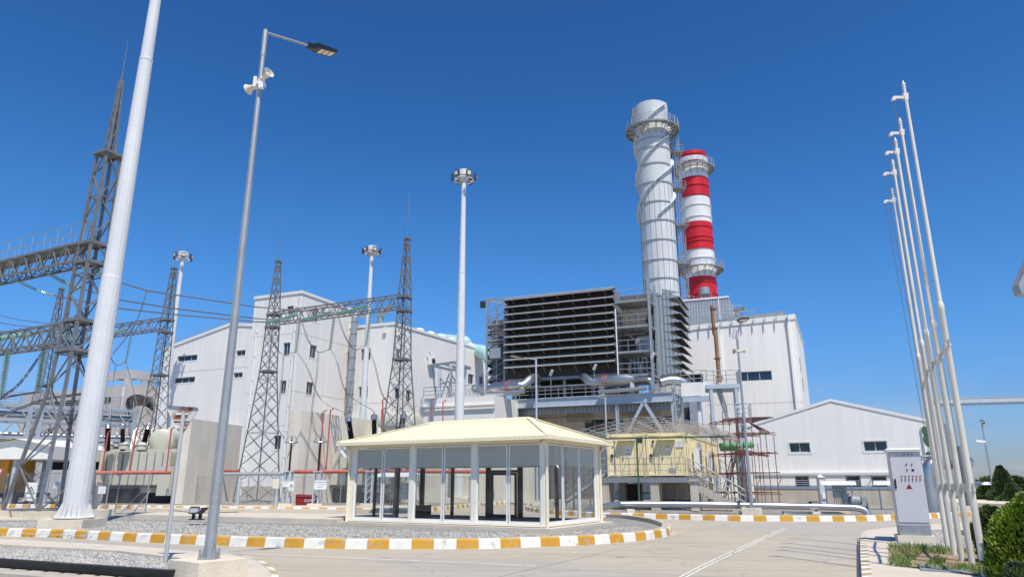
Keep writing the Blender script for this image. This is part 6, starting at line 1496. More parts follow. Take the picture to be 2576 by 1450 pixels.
shelter('small roofed shelter half hidden behind the grey cabinet', G(2216,1280,.1).xy, 1.0, 1.0, 1.5, R(-30), panel=False)
shelter('small roofed shelter seen through the pavilion glass', G(948,1290,.0).xy, 1.9, 1.2, 1.95, R(-22))
# ================================================================= CONTAINERS ON THE CONCRETE FRAME
c0 = P(1730,1195.6,43); zc0 = c0.z; TC = R(-19); fC = FP(c0, TC); a0 = fC.on(1529,1192)[0]; zc1 = fC.on(1730,1086)[1]; WC = -a0; DC = 12.2
fC = FP(fC.pt(a0,0), TC); fD = FP(fC.pt(WC,0), TC+R(85)); 
def container(label, a, c, right):
    t = T('container', label, 'container', fC.pt((a+c)/2,zc0), 'cream yellow equipment containers')
    mb = MB(); L0,L1 = zc0,zc1-.02; pts = [fC.pt(a+.02,0,0),fC.pt(c-.02,0,0),fC.pt(c-.02,0,-DC),fC.pt(a+.02,0,-DC)]
    mb.prism([p.xy for p in pts], L0+.05, L1); mb.build('body', M['yellow'], t)
    if right:
        mb = MB(); k = .2
        while k < DC-.2: mb.hexa([fD.pt(k,L0+.15,.0),fD.pt(k+.14,L0+.15,.0),fD.pt(k+.14,L1-.2,.0),fD.pt(k,L1-.2,.0),fD.pt(k+.02,L0+.15,.05),fD.pt(k+.10,L0+.15,.05),fD.pt(k+.10,L1-.2,.05),fD.pt(k+.02,L1-.2,.05)]); k += .28
        mb.build('side_corrugation', M['yellow'], t)
        mb = MB(); mb.pbox(fD, 0, DC, L1-.2, L1+.02, .0, .07); mb.pbox(fD, 0, DC, L0, L0+.15, .0, .07); mb.build('side_rail', M['yellow'], t)
    mb = MB()
    for x in (a+.02,c-.17):
        mb.pbox(fC, x, x+.15, L0, L1, .0, .05)
        for z in (L0,L1-.12): mb.pbox(fC, x-.01, x+.16, z, z+.14, -.15, .07)
    mb.pbox(fC, a+.17, c-.17, L1-.16, L1+.01, 0, .04); mb.pbox(fC, a+.17, c-.17, L0+.02, L0+.12, 0, .04); mb.build('corner_frame', M['yellow'], t)
    w = c-a; d0,d1 = a+w*.38,a+w*.70
    mb = MB(); mb.pbox(fC, d0-.22, d1+.1, zc0+2.08, zc0+2.16, .0, .42); mb.pbox(fC, d0-.1, d0-.04, zc0+.15, zc0+2.08, 0, .05); mb.pbox(fC, d1+.04, d1+.1, zc0+.15, zc0+2.08, 0, .05); mb.build('door_canopy', M['yellow'], t)
    mb = MB(); mb.pbox(fC, d0, d1, zc0+.15, zc0+2.02, 0, .03); o = mb.build('door', M['yellow'], t)
    mb = MB(); mb.pbox(fC, d0+.05, d0+.09, zc0+.95, zc0+1.15, .03, .10); mb.build('handle', M['dark'], o)
    mb = MB(); 
    for k,z in enumerate((1.62,1.38,1.15) if not right else (1.5,)): mb.pbox(fC, (d0+d1)/2-.12, (d0+d1)/2+.14, zc0+z, zc0+z+.18, .03, .04)
    mb.build('notice', M['signwhite'], o)
    mb = MB()
    for k,z in enumerate((1.42,1.19) if not right else (1.6,)): mb.pbox(fC, (d0+d1)/2-.09, (d0+d1)/2+.11, zc0+z+.07, zc0+z+.11, .041, .045)
    mb.build('notice_print', M['textblack'], o)
    mb = MB(); mb.lathe(fC.pt(a+.45,zc0+2.02,.02), [(.07,0),(.08,.08),(.04,.14)], 10, (fC.n.x,fC.n.y,0)); mb.build('alarm_beacon', M['lampred'], t)
    mb = MB(); mb.pbox(fC, a+.22, a+.36, zc0+1.05, zc0+1.28, .02, .12); mb.build('call_point', M['dark'], t)
    mb = MB(); mb.tube([fC.pt(a+.45,zc0+1.95,.03),fC.pt(a+.5,zc0+.1,.03)], .018, 5); mb.tube([fC.pt(a+.3,zc0+1.05,.05),fC.pt(a+.33,zc0+.85,.05),fC.pt(a+.5,zc0+.78,.04)], .015, 5); mb.build('conduit', M['galv'], t)
    mb = MB(); 
    if not right: mb.pbox(fC, c-.48, c-.2, zc0+1.95, zc0+2.22, .0, .03)
    else: mb.pbox(fC, (d0+d1)/2, (d0+d1)/2+.38, zc0+.22, zc0+.45, .03, .05)
    mb.build('vent', M['dark'] if not right else M['galvsheet'], t)
    # vertical pressed ribs on the front
    mb = MB()
    for x in (d1+.16,d1+.32,d1+.48): mb.pbox(fC, x, x+.07, L0+.15, L1-.55, 0, .03)
    mb.build('front_rib', M['yellow'], t)
    return t
container('left cream container with three notices on its door', 0, WC/2, False); tc_ = container('right cream container with the paper sign on its corner', WC/2, WC, True)
mb = MB(); b0 = fC.pt(WC-.36,zc0+1.85,.10); tt = T('paper_sign', 'white paper sign with blue text on the corner of the right container', 'sign', b0)
mb.pbox(fC, WC-.66, WC-.12, zc0+1.66, zc0+2.02, .05, .065); mb.build('sheet', M['signwhite'], tt)
for k,s_ in enumerate(('GAZ TURBINANY','DOLANDYRYS','PUNKTY')): text('lettering', s_, fC.pt(WC-.39,zc0+1.95-k*.11,.075), TC, .062, M['text'], tt)
tt = T('wall_sign', 'grey-white sign board on the long side of the right container', 'sign', fD.pt(4.0,zc0+1.8)); mb = MB(); mb.pbox(fD, 3.4, 4.9, zc0+1.55, zc0+2.15, .06, .09); mb.build('board', M['cabinet'], tt)
for k,s_ in enumerate(('GAZ TURBINANY','DOLANDYRYS PUNKTY')): text('lettering', s_, fD.pt(4.15,zc0+1.95-k*.2,.095), TC+R(85), .12, M['text'], tt)
for i,a in enumerate((1.9,6.8)): aircon('air_conditioner', ('nearer','farther')[i]+' white air conditioner on the long side of the right container', fD, a, zc0+.35, .9, 1.3, .35, slats=True, group='air conditioners on the container side')
# concrete frame
zf_ = zc0-.06; t = T('raised_platform', 'raised concrete frame carrying the cream containers', 'concrete frame', fC.pt(WC/2,.1))
mb = MB(); mb.prism([fC.pt(-.35,0,.9).xy, fC.pt(WC+.05,0,.9).xy, fC.pt(WC+.15,0,-DC-.2).xy, fC.pt(-.35,0,-DC-.2).xy], zf_-.32, zf_-.04); mb.build('slab', M['concrete_cream'], t)
for i,x in enumerate((1522,1647,1747)):
    a = fC.on(x,1240,.8)[0]
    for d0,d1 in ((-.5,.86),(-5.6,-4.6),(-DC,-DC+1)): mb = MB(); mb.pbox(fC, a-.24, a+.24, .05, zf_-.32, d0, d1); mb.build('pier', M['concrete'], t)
mb = MB(); mb.pbox(fC, .3, WC-.3, .1, .3, -1.5, -.6); mb.pbox(fC, -.2, WC, zf_-1.0, zf_-.9, -3.2, -3.1); mb.pbox(fC, 2.5, WC-.4, .6, 1.9, -4.4, -4.3); mb.build('ledge', M['concrete'], t)
mb = MB(); mb.pbox(fC, .6, 1.5, .1, zf_-.4, -3.0, -2.9); mb.pbox(fC, WC/2+.1, WC-.1, .1, zf_-.4, -4.6, -4.5); mb.build('dark_panel', M['dark'], t)
mb = MB()
for k in range(4): mb.pbox(fC, WC/2+.3, WC-.3, .4+k*.4, .46+k*.4, -2.4, -2.3); mb.pbox(fC, WC/2+.4+k*.5, WC/2+.46+k*.5, .3, zf_-.5, -2.3, -2.25)
mb.build('cable_shelf', M['galv'], t)
mb = MB(); mb.pbox(fC, -.35, WC+.1, zf_-.04, zf_, .0, .95); mb.build('walkway_grating', M['greysteel'], t)
railing('railing', [fC.pt(-.3,zf_,.88),fC.pt(WC/2-.05,zf_,.88)], t, 1.1, .85, .022, 'galv', 3); railing('railing', [fC.pt(WC/2+.03,zf_,.88),fC.pt(WC-.02,zf_,.88)], t, 1.1, .85, .022, 'galv', 3)
fS = FP(fC.pt(WC+.15,0,.85).xy, TC)
t = T('concrete_stair', 'concrete stair with galvanised rails descending right of the containers', 'stair', fS.pt(2,.1))
q = fS.pt; N_ = 12; Ls = 3.0; pts = [(0,.1),(Ls+.2,.1)]; prof_ = []
mb = MB()
for k in range(N_): a = k*Ls/N_; z = zf_-(k+1)*(zf_-.15)/N_+.02; mb.pbox(fS, a, a+Ls/N_+.02, z-.45 if k < N_-2 else .1, z, -1.1, 0)
mb.build('step', M['concrete'], t)
mb = MB(); mb.poly([q(0.05,zf_-1.0,-.5),q(Ls,.1,-.5),q(Ls,.1,-.52),q(0.05,zf_-1.0,-.52)]); mb.build('soffit', M['concrete'], t)
for d in (.0,-1.1): railing('stair_rail', [q(0,zf_,d),q(Ls,.2,d)], t, 1.05, .8, .022, 'greysteel', 3)
t = T('steel_stair', 'second galvanised stair farther back beside the scaffolding', 'stair', fD.pt(9,.1,1)); stairs(t, P(1905,1262,52), P(1812,1190,52), .9, (.3,.95), 12, 'galv')
t = T('steel_stair', 'galvanised stair left of the containers, seen through the pavilion glass', 'stair', P(1440,1262,45)); stairs(t, P(1415,1264,44.5), P(1520,1192,44.5), .9, (.3,.95), 13, 'galv')
# arched trusses
t = T('arched_canopy_frame', 'bare arched canopy skeleton of rusty grey trusses above the containers', 'canopy frame', fC.pt(WC/2,4.6))
sL_,sR_ = fC.on(1447,1100,1.2)[0]-.5, fC.on(1868,1100,1.2)[0]-.3
for j in range(8):
    d = 1.9-j*1.75; n = 22; mb = MB(); top = []; bot = []
    for i in range(n+1):
        f = i/n; a = sL_+(sR_-sL_)*f; z = 4.1+.95*math.sin(math.pi*f)**.9; top.append(fC.pt(a,z+.28*math.sin(math.pi*f)**.3,d)); bot.append(fC.pt(a,z,d))
    mb.tube(top, .018, 5); mb.tube(bot, .018, 5)
    for i in range(n): mb.tube([top[i],bot[i+1]] if i%2 else [bot[i],top[i+1]], .013, 4); mb.tube([top[i],bot[i]], .013, 4)
    mb.build('arched_truss', M['trussgrey'], t)
mb = MB()
for f in (.12,.27,.42,.5,.58,.73,.88): a = sL_+(sR_-sL_)*f; z = 4.1+.95*math.sin(math.pi*f)**.9; mb.tube([fC.pt(a,z+.3,1.9),fC.pt(a,z+.3,1.9-7*1.75)], .02, 5)
mb.build('purlin', M['trussgrey'], t)
mb = MB(); z = 4.62; mb.bar(fC.pt(sL_+.4,4.15,1.95),fC.pt(sR_-.4,4.15,1.95),.08); mb.build('edge_beam', M['greenpost'], t)
a = fC.on(1605,1200,1.95)[0]
mb = MB(); mb.bar(fC.pt(a,.1,1.95),fC.pt(a,4.2,1.95),.10); mb.bar(fC.pt(sL_+.5,.1,1.95),fC.pt(sL_+.5,4.2,1.95),.10)
for a_ in (sL_+.5,sR_-.5): mb.bar(fC.pt(a_,.1,-10),fC.pt(a_,4.1,-10),.10)
mb.build('post', M['greenpost'], t)
# scaffolding
t = T('scaffolding', 'rust-red tube scaffolding standing right of the containers', 'scaffolding', P(1910,1262,46)); fF = FP(P(1872,1262,44.5).xy, R(8)); u_n = 6; st = MB(); lg = MB(); pk = MB()
SW = 2.25
for i in range(u_n):
    for j,d in enumerate((0,-2.2,-4.2)):
        a = i*SW/(u_n-1); h = 6.3 - .35*i + random.uniform(-.2,.3); st.tube([fF.pt(a,.1,d),fF.pt(a+random.uniform(-.05,.05),h*(.92 if i else .95),d)], .022, 6)
for z in (1.0,2.2,3.4,4.6,5.5):
    for d in (0,-2.2,-4.2): lg.tube([fF.pt(-.2,z,d+.05),fF.pt(SW*(1 if z < 5 else .6)+.2,z+random.uniform(-.08,.08),d+.05)], .028, 6)
    for i in range(u_n): lg.tube([fF.pt(i*SW/(u_n-1)+.04,z+.06,.2),fF.pt(i*SW/(u_n-1)+.04,z+.06,-4.4)], .026, 6)
for k in range(4): a = 1.0+k*.22; pk.tube([fF.pt(a-1.0,3.6+k*.03,-.3-k*.3),fF.pt(a+1.0,3.25+k*.02,-.6-k*.3)], .04, 6)
for k in range(3): pk.tube([fF.pt(.3+k*.15,5.6-k*.03,-.3),fF.pt(2.2,4.7,-.3-k*.4)], .04, 6)
st.build('upright_tube', M['rust'], t); lg.build('ledger_tube', M['rust'], t); pk.build('stacked_tube', M['rust'], t)
t = T('scaffolding', 'small rust-red scaffolding visible through the pavilion side glass', 'scaffolding', P(1410,1262,48)); st = MB()
for i in range(5):
    for d in (0,2): p = P(1395+i*30,1265,50+d); st.tube([(p.x,p.y,.1),(p.x,p.y,4.8)], .035, 6)
for z in (.9,2.2,3.4): p,q = P(1385,1265,50),P(1525,1265,50); st.tube([(p.x,p.y,z),(q.x,q.y,z)], .03, 6)
st.build('tube', M['rust'], t)
# silver pipe along the ground
pp = [P(1468,1284,37),P(1530,1271,38),P(1560,1266.5,38.6),P(1700,1267,38.4),P(1900,1270,38),P(2060,1273,37.7),P(2135,1275,37.5),P(2158,1277,37.4),P(2176,1284,37.3),P(2184,1297,37.2)]
mb = MB(); mb.tube(curve(pp[:3],3)[:-1]+curve(pp[2:6],3)[:-1]+curve(pp[5:],5), .163, 18); o = mb.build('ground_pipe', M['silver'], None, True); tag(o, 'long shiny aluminium clad pipe lying along the kerb, bending into the ground', 'pipe')
mb = MB()
t = T('pipe_support', 'row of low concrete blocks under the shiny ground pipe', 'support', P(1900,1284,38))
for x in (1585,1870,2050): p = P(x,1284,38-(x-1700)*.0012); mb.box(p.x-.2,p.x+.2,p.y-.2,p.y+.2,.05,.33-(x-1585)*.00025)
p = P(2105,1284,37.6); mb.box(p.x-2.6,p.x+.8,p.y+.25,p.y+.6,.05,.22)
mb.build('support_block', M['concrete_cream'], t)
# lamp posts
def lamp(label, base, H, r0, r1, arm, head, m='galv', block=None, horns=None, n=8, group='street lamps', armz=0):
    base = Vector(base); t = T('street_lamp', label, 'street lamp', base, group)
    mb = MB(); mb.lathe(base, [(r0,0),(r1,H)], n); mb.build('pole', M[m], t)
    mb = MB(); mb.lathe(base, [(r0*1.9,0),(r0*1.9,.03)], 4)
    for k in range(4): a = k*math.pi/2+.78; mb.tube([base+Vector((r0*1.6*math.cos(a),r0*1.6*math.sin(a),0)),base+Vector((r0*1.6*math.cos(a),r0*1.6*math.sin(a),.16))], .018, 6)
    for k in range(8): a = k*math.pi/4; c,s_ = math.cos(a),math.sin(a); mb.poly([base+Vector((r0*.98*c,r0*.98*s_,.03)),base+Vector((r0*1.5*c,r0*1.5*s_,.03)),base+Vector((r0*.98*c,r0*.98*s_,.2))])
    mb.build('base_plate', M[m], t)
    if arm:
        tp = base+Vector((0,0,H)); A_ = Vector(arm); mb = MB(); mb.lathe(tp-Vector((0,0,.55)), [(r1*1.25,0),(r1*1.25,.6)], n); mb.tube([tp+Vector((0,0,.0)),A_], r1*.62, 8); mb.build('arm', M[m], t, True)
        if head:
            B_ = Vector(head); d = (B_-A_); L2 = d.length; d.normalize(); s_ = d.cross(Vector((0,0,1))).normalized(); up = s_.cross(d)
            w = L2*.22; mb = MB()
            def sec(f,wd,th0,th1): c = A_+d*L2*f; return [c-s_*wd-up*th0, c+s_*wd-up*th0, c+s_*wd*.9+up*th1, c-s_*wd*.9+up*th1]
            ss = [sec(-.12,w*.35,.05,.05),sec(.1,w*.4,.06,.06),sec(.2,w,.05,.07),sec(1,w,.03,.04)]
            for i in range(3): a,b_ = ss[i],ss[i+1]; mb.hexa([a[0],a[1],b_[1],b_[0],a[3],a[2],b_[2],b_[3]])
            mb.build('lamp_head', M['black'], t)
            for k in range(3):
                f0,f1 = .34+k*.21,.51+k*.21; mb = MB(); c0_,c1_ = A_+d*L2*f0-up*.056+up*.02*f0, A_+d*L2*f1-up*.054+up*.02*f1; mb.poly([c0_-s_*w*.72,c0_+s_*w*.72,c1_+s_*w*.72,c1_-s_*w*.72]); mb.build('led_lens', M['lens'], t)
    if block:
        mb = MB(); w,h,d,rot = block; f_ = FP(base.xy, rot); mb.pbox(f_, -w/2, w/2, -.1, base.z, -d/2, d/2); mb.build('footing', M['concrete_cream'], t)
    return t
bl = P(525,1405,12.5); tl_ = lamp('near galvanised street lamp with a black lamp head and two horn speakers', (bl.x,bl.y,.39), ZY(82,12.5)-.39, .10, .042, P(781,117,13.3), P(840,135,13.75), block=(.9,.39,.9,R(-35)))
# horn loudspeakers on it
def horn(label, c, d, size, group=None):
    c = Vector(c); d = Vector(d).normalized(); t = T('horn_speaker', label, 'loudspeaker', c, group)
    mb = MB(); mb.lathe(c, [(size*.28,-size*.1),(size*.30,size*.35),(size*.22,size*.45),(size*.28,size*.75),(size*.38,size*1.05),(size*.52,size*1.3),(size*.62,size*1.42),(size*.60,size*1.42),(size*.48,size*1.28),(size*.34,size*1.05),(size*.2,size*.7)], 20, d); mb.build('horn', M['creamplastic'], t, True)
    mb = MB(); mb.lathe(c, [(size*.18,size*.8),(size*.18,size*1.15),(size*.08,size*1.22)], 12, d); mb.build('horn_core', M['signwhite'], t, True); return t
s0 = P(656,212,12.5)
horn('upper right cream horn loudspeaker on the near street lamp', s0+Vector((.03,-.08,.04)), (.62,-.42,.30), .18, 'cream horn loudspeakers'); horn('lower left cream horn loudspeaker on the near street lamp', s0+Vector((-.06,-.02,-.02)), (-.62,.32,-.12), .18, 'cream horn loudspeakers')
mb = MB(); mb.box(s0.x+.0,s0.x+.10,s0.y-.13,s0.y-.05,s0.z-.15,s0.z+.06); mb.box(s0.x-.12,s0.x-.06,s0.y-.10,s0.y+.04,s0.z-.10,s0.z+.12); mb.box(s0.x-.07,s0.x+.08,s0.y-.07,s0.y+.06,s0.z-.03,s0.z+.03); o = mb.build('speaker_bracket', M['whitepaint'], tl_)
# lamp by the scaffold
b2 = G(1890,1284,.35); b2 = P(1891,1282,37); Hy = ZY(848,37); bb = Vector((b2.x,37,.42))
t = lamp('street lamp with floodlight and small horns in front of the white hall', bb, Hy-.42, .10, .05, P(1862,808,36.3), P(1873,800,35.2)+Vector((0,-.0,.0)), block=(.95,.4,.8,R(-19)))
s1 = P(1858,883,37); horn('left small cream horn on the lamp by the scaffolding', s1, (-.9,-.3,-.05), .22, 'cream horn loudspeakers'); horn('right small cream horn on the lamp by the scaffolding', s1, (.9,-.2,.05), .22, 'cream horn loudspeakers')
mb = MB(); p = P(1849,838,36.8); mb.bar(p+Vector((-.05,0,-.3)),p+Vector((.02,-.12,.22)),.34,.08); mb.build('floodlight', M['whitepaint'], t)
# lamps behind pavilion
lamp('slim street lamp between the pavilion and the louvred intake, arm to the left', (P(1351,1262,52).x,52,.3), ZY(904,52)-.3, .11, .06, P(1313,898,50), P(1283,893,49.4), m='bluesteel', block=(.8,.3,.8,0))
lamp('slim street lamp rising behind the pavilion roof, left of the deck brace', (P(1531,1262,52).x,52,.3), ZY(1000,52)-.3, .09, .05, P(1497,994,50), None, m='bluesteel')
lamp('distant street lamp by the trees at the right', (P(2503,1258,70).x,70,.1), ZY(1066,70)-.1, .12, .06, P(2474,1064,70), P(2468,1056,69.6), block=(.8,.1,.8,0))
lamp('small white lamp far away at the right', (P(2573,1258,95).x,95,.1), ZY(1222,95)-.1, .1, .06, None, None, m='whitepaint')
p = P(2466,1110,70); mb = MB(); mb.bar(p+Vector((-.5,0,.1)),p+Vector((.4,0,0)),.25,.2); o = mb.build('camera_box', M['whitepaint']); tag(o, 'small white camera on the distant street lamp', 'camera')
# lamp intruding at the right edge
q = P(2590,660,9.5); t = T('street_lamp', 'dark edge of a blurred lamp head entering at the right side', 'street lamp', (q.x+1.2,9.5,0), 'street lamps')
mb = MB(); A_ = P(2562,715,9.5); mb.hexa([A_,P(2569,738,9.5),P(2600,742,9.5),P(2600,628,9.5),A_+Vector((0,.15,0)),P(2569,738,9.5)+Vector((0,.15,0)),P(2600,742,9.5)+Vector((0,.15,0)),P(2600,628,9.5)+Vector((0,.15,0))]); mb.build('lamp_head', M['galvsheet'], t)
mb = MB(); pb = P(2680,660,9.5); mb.tube([(pb.x,9.5,0),(pb.x,9.5,pb.z)], .08, 10); mb.bar((pb.x,9.6,pb.z),P(2598,690,9.6),.06); mb.build('pole', M['galv'], t)
# ================================================================= RIGHT FOREGROUND
c = G(2306,1363,.13); cw = .75; fK = FP(c.xy, R(-21)); z0 = ZY(1345,c.y+.1); ztop = ZY(1128,c.y)
t = T('control_cabinet', 'tall light grey electrical control cabinet with coloured indicator lamps', 'control cabinet', (c.x,c.y,.13))
mb = MB(); mb.pbox(fK, -cw/2-.06, cw/2+.08, .1, z0, -.62, .06); mb.build('concrete_base', M['concrete_cream'], t)
mb = MB(); mb.pbox(fK, -cw/2+.01, cw/2-.01, z0, z0+.26, -.50, -.01); mb.build('plinth', M['galvsheet'], t)
mb = MB(); mb.pbox(fK, -cw/2, cw/2, z0+.26, ztop-.065, -.5, -.02); mb.build('body', M['cabinet'], t)
mb = MB(); mb.pbox(fK, -cw/2+.02, cw/2-.02, z0+.33, ztop-.085, -.02, .0); o = mb.build('door', M['cabinet'], t)
mb = MB(); mb.pbox(fK, -cw/2+.05, -cw/2+.085, z0+1.18, z0+1.42, .0, .03); mb.build('handle', M['black'], o)
mb = MB(); mb.pbox(fK, -cw/2-.05, cw/2+.04, ztop-.065, ztop-.02, -.57, .06); mb.hexa([fK.pt(-cw/2-.05,ztop-.02,.07),fK.pt(cw/2+.04,ztop-.02,.07),fK.pt(cw/2+.04,ztop-.02,-.57),fK.pt(-cw/2-.05,ztop-.02,-.57),fK.pt(-cw/2-.0,ztop+.03,-.1),fK.pt(cw/2+.0,ztop+.03,-.1),fK.pt(cw/2+.0,ztop+.03,-.4),fK.pt(-cw/2-.0,ztop+.03,-.4)]); mb.build('rain_cap', M['whitepaint'], t)
mb = MB(); mb.pbox(fK, -cw/2+.03, -cw/2+.13, ztop-.19, ztop-.15, .0, .004); mb.build('label_plate', M['signwhite'], o)
def lampk(x,y,m,r=.015):
    a,z = fK.on(x,y); q = fK.pt(a,z,0); mb = MB(); mb.lathe(q, [(r*1.25,0),(r*1.25,.012),(r,.015),(r*.9,.026)], 12, (fK.n.x,fK.n.y,0)); mb.build('indicator_lamp', M[m], o)
for x in (2273,2282.5,2292.5): lampk(x,1142,'lampteal')
for x,y in ((2279,1166.5),(2293,1166.5),(2281,1180)): lampk(x,y,'dark')
a,z = fK.on(2295.5,1181); mb = MB(); mb.pbox(fK, a-.028, a+.028, z-.028, z+.028, 0, .01); mb.build('selector', M['black'], o)
for y in (1196.5,1205):
    for k in range(6): lampk(2267.5+k*9.3,y,'lampred',.014)
a,z = fK.on(2303-17,1222); mb = MB(); mb.poly([fK.pt(a-.075,z-.06,.004),fK.pt(a+.075,z-.06,.004),fK.pt(a,z+.065,.004)]); mb.build('warning_triangle', M['lampred'], o)
mb = MB(); a,z = fK.on(2325,1132); mb.tube([fK.pt(cw/2+.04,ztop-.2,-.1),fK.pt(cw/2+.42,ztop-.18,-.1)], .03, 8); mb.pbox(fK, cw/2+.01, cw/2+.07, ztop-.3, ztop-.18, -.15, -.05); mb.build('side_bracket', M['galv'], t)
mb = MB(); a = cw/2; mb.pbox(fK, a+.0, a+.03, ztop-.75, ztop-.25, -.35, -.12); mb.build('side_box', M['cabinet'], t)
mb = MB(); p = G(2240,1352,.13); 
mb.prism([(p.x-.4,p.y-.1),(p.x+.05,p.y-.15),(p.x+.05,p.y+.2),(p.x-.35,p.y+.2)], .12, .17); o = mb.build('cover_lid', M['cabinet']); tag(o, 'grey lid lying on the gravel beside the cabinet', 'lid')
# small concrete slab in gravel
mb = MB(); p,q = G(2430,1340,.13),G(2520,1362,.13); mb.bar(p+Vector((0,0,.06)),q+Vector((0,0,.06)),.5,.16); o = mb.build('concrete_kerb_block', M['concrete_cream']); tag(o, 'low concrete slab between the flagpoles and the bush', 'slab')
# flagpoles
FPs = [(2383,1374,468),(2400,1392,405),(2420,1406,347),(2445,1419,290),(2478,1444,210)]
proto = None; locs = []
def flagpole():
    t = T('flagpole', 'x', 'flagpole', (0,0,0), 'cream flagpoles in a row')
    mb = MB(); mb.lathe((0,0,0), [(.056,0),(.053,4.55),(.058,4.56),(.058,4.66),(.042,4.72)], 20); mb.build('lower_tube', M['pole'], t, True)
    mb = MB(); mb.lathe((0,0,0), [(.040,4.68),(.028,9.1)], 16); mb.build('upper_tube', M['pole'], t, True)
    mb = MB(); mb.lathe((0,0,9.1), [(.034,0),(.034,.03),(.024,.04),(.036,.07),(.036,.09),(.016,.13),(.004,.18)], 12); mb.build('finial', M['pole'], t, True)
    mb = MB(); mb.box(-.24,-.03,-.018,.018,8.87,8.92); mb.hexa([(-.03,-.03,8.83),(.03,-.03,8.83),(.03,.03,8.83),(-.03,.03,8.83),(-.05,-.03,8.98),(.05,-.03,8.98),(.05,.03,8.98),(-.05,.03,8.98)]); mb.lathe((-.25,.03,8.86), [(.04,0),(.04,.06)], 10, (0,-1,0)); mb.build('pulley_arm', M['pole'], t)
    mb = MB(); mb.tube([(-.26,0,8.85),(-.10,0,1.4)], .004, 5); mb.tube([(-.24,0,8.85),(-.08,0,1.4)], .004, 5); mb.build('halyard', M['cable'], t)
    return t
names = ['farthest of the five cream flagpoles, just right of the cabinet','second cream flagpole from the left, next to the farthest one','middle one of the five cream flagpoles','fourth cream flagpole from the left, with a dirty joint ring near the foot','nearest and tallest looking cream flagpole, rightmost of the five']
for i,(x,y,yt) in enumerate(FPs):
    p = G(x,y,.15); locs.append(p)
    if i == 0: proto = flagpole(); proto.location = (p.x,p.y,.08); proto['label'] = names[0]
    else: dup(proto, (p.x,p.y,.08), None, names[i])
# cross brackets linking the poles
for j,(z,w_,lab) in enumerate(((1.52,.13,'lower row of pale steel links bolted between the flagpoles'),(4.02,.10,'upper pale steel links joining the flagpoles'))):
    t = T('flagpole_links', lab, 'bracket', (locs[2].x,locs[2].y,z), 'links between the flagpoles')
    for i in range(4):
        a,c = locs[i],locs[i+1]; d = (c-a).normalized(); off = Vector((0,-.075,0)); mb = MB(); A_ = Vector((a.x,a.y,z+ (.02 if i%2 else 0)))+off; C_ = Vector((c.x,c.y,z))+off
        s_ = Vector((0,0,1)); mb.hexa([A_-s_*w_*.5-d*.05,C_-s_*w_*.7+d*.03,C_-s_*w_*.7+d*.03+Vector((0,.03,0)),A_-s_*w_*.5-d*.05+Vector((0,.03,0)),A_+s_*w_*.5-d*.05,C_+s_*w_*.7+d*.03,C_+s_*w_*.7+d*.03+Vector((0,.03,0)),A_+s_*w_*.5-d*.05+Vector((0,.03,0))]); mb.build('link_plate', M['pole'], t)
        mb = MB(); mb.lathe(A_+Vector((0,-.0,0)), [(.035,0),(.035,.03)], 10, (0,-1,0)); mb.build('bolt', M['pole'], t)
    mb = MB()
    for p in locs: mb.lathe((p.x,p.y,z-.05), [(.064,0),(.064,.05)], 16)
    mb.build('clamp_ring', M['pole'], t)
# bushes and trees
M['leaf'] = mat('thuja_foliage', (.15,.25,.02), .55, 0, .35, 5, col2=(.30,.40,.04), c2s=3.0, c2t=.52)
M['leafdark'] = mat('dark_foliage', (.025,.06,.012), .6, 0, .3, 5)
M['leaffar'] = mat('pine_foliage', (.065,.12,.035), .65, 0, .3, 2, col2=(.09,.12,.04), c2s=1.2, c2t=.55)
M['bark'] = mat('bark', (.13,.09,.06), .9, 0, .2, 6)
def bush(name, label, c, r, h, n, leaf='leaf', size=.05, cone=False, cat='bush', group=None, seed=1, trunk=True, lean=0):
    rnd = random.Random(seed); c = Vector(c); t = T(name, label, cat, c, group)
    mb = MB(); lob = [(rnd.uniform(0,6.28),rnd.uniform(0,1),rnd.uniform(.16,.34)) for _ in range(16)]
    for i in range(n):
        f = rnd.random()
        if cone: prof_ = (1-f)**.8*.95+.03
        else: prof_ = math.sqrt(max(0,1-(f*2-.75)**2/1.65))*(1-.25*f)
        a = rnd.uniform(0,6.28); bump = 1
        for la,lf,ls in lob:
            dd = ((math.cos(a-la)-1)**2+(f-lf)**2*5); bump += ls*math.exp(-dd*6)
        rr = r*prof_*bump*(rnd.random()**.22)*rnd.uniform(.86,1.06)
        p = c+Vector((rr*math.cos(a)+lean*f,rr*math.sin(a),h*f*(.93+.10*bump))); s_ = size*rnd.uniform(.6,1.5)
        out = Vector((math.cos(a),math.sin(a),rnd.uniform(.3,1.5))).normalized(); tw = Vector((rnd.uniform(-1,1),rnd.uniform(-1,1),rnd.uniform(-1,1)))
        sd = out.cross(tw).normalized()*s_*.45; tip = p+out*s_*1.6
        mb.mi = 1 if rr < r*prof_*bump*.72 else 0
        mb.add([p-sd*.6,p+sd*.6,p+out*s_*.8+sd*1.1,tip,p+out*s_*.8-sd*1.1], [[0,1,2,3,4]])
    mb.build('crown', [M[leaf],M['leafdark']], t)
    if trunk:
        mb = MB(); mb.tube([c+Vector((0,0,-.05)),c+Vector((0,0,h*.8))], [r*.09,.01], 7)
        for k in range(8): a = k*.9; f = .15+k*.08; mb.tube([c+Vector((0,0,h*f)),c+Vector((r*.7*math.cos(a),r*.7*math.sin(a),h*(f+.2)))], [r*.04,.005], 5)
        mb.build('trunk', M['bark'], t)
    return t
bush('thuja_bush', 'large bright green thuja bush at the right edge', P(2588,1400,12.0).xy.to_3d()+Vector((0,0,.12)), .55, 1.1, 15000, size=.035, seed=4, cat='bush', group='thuja bushes')
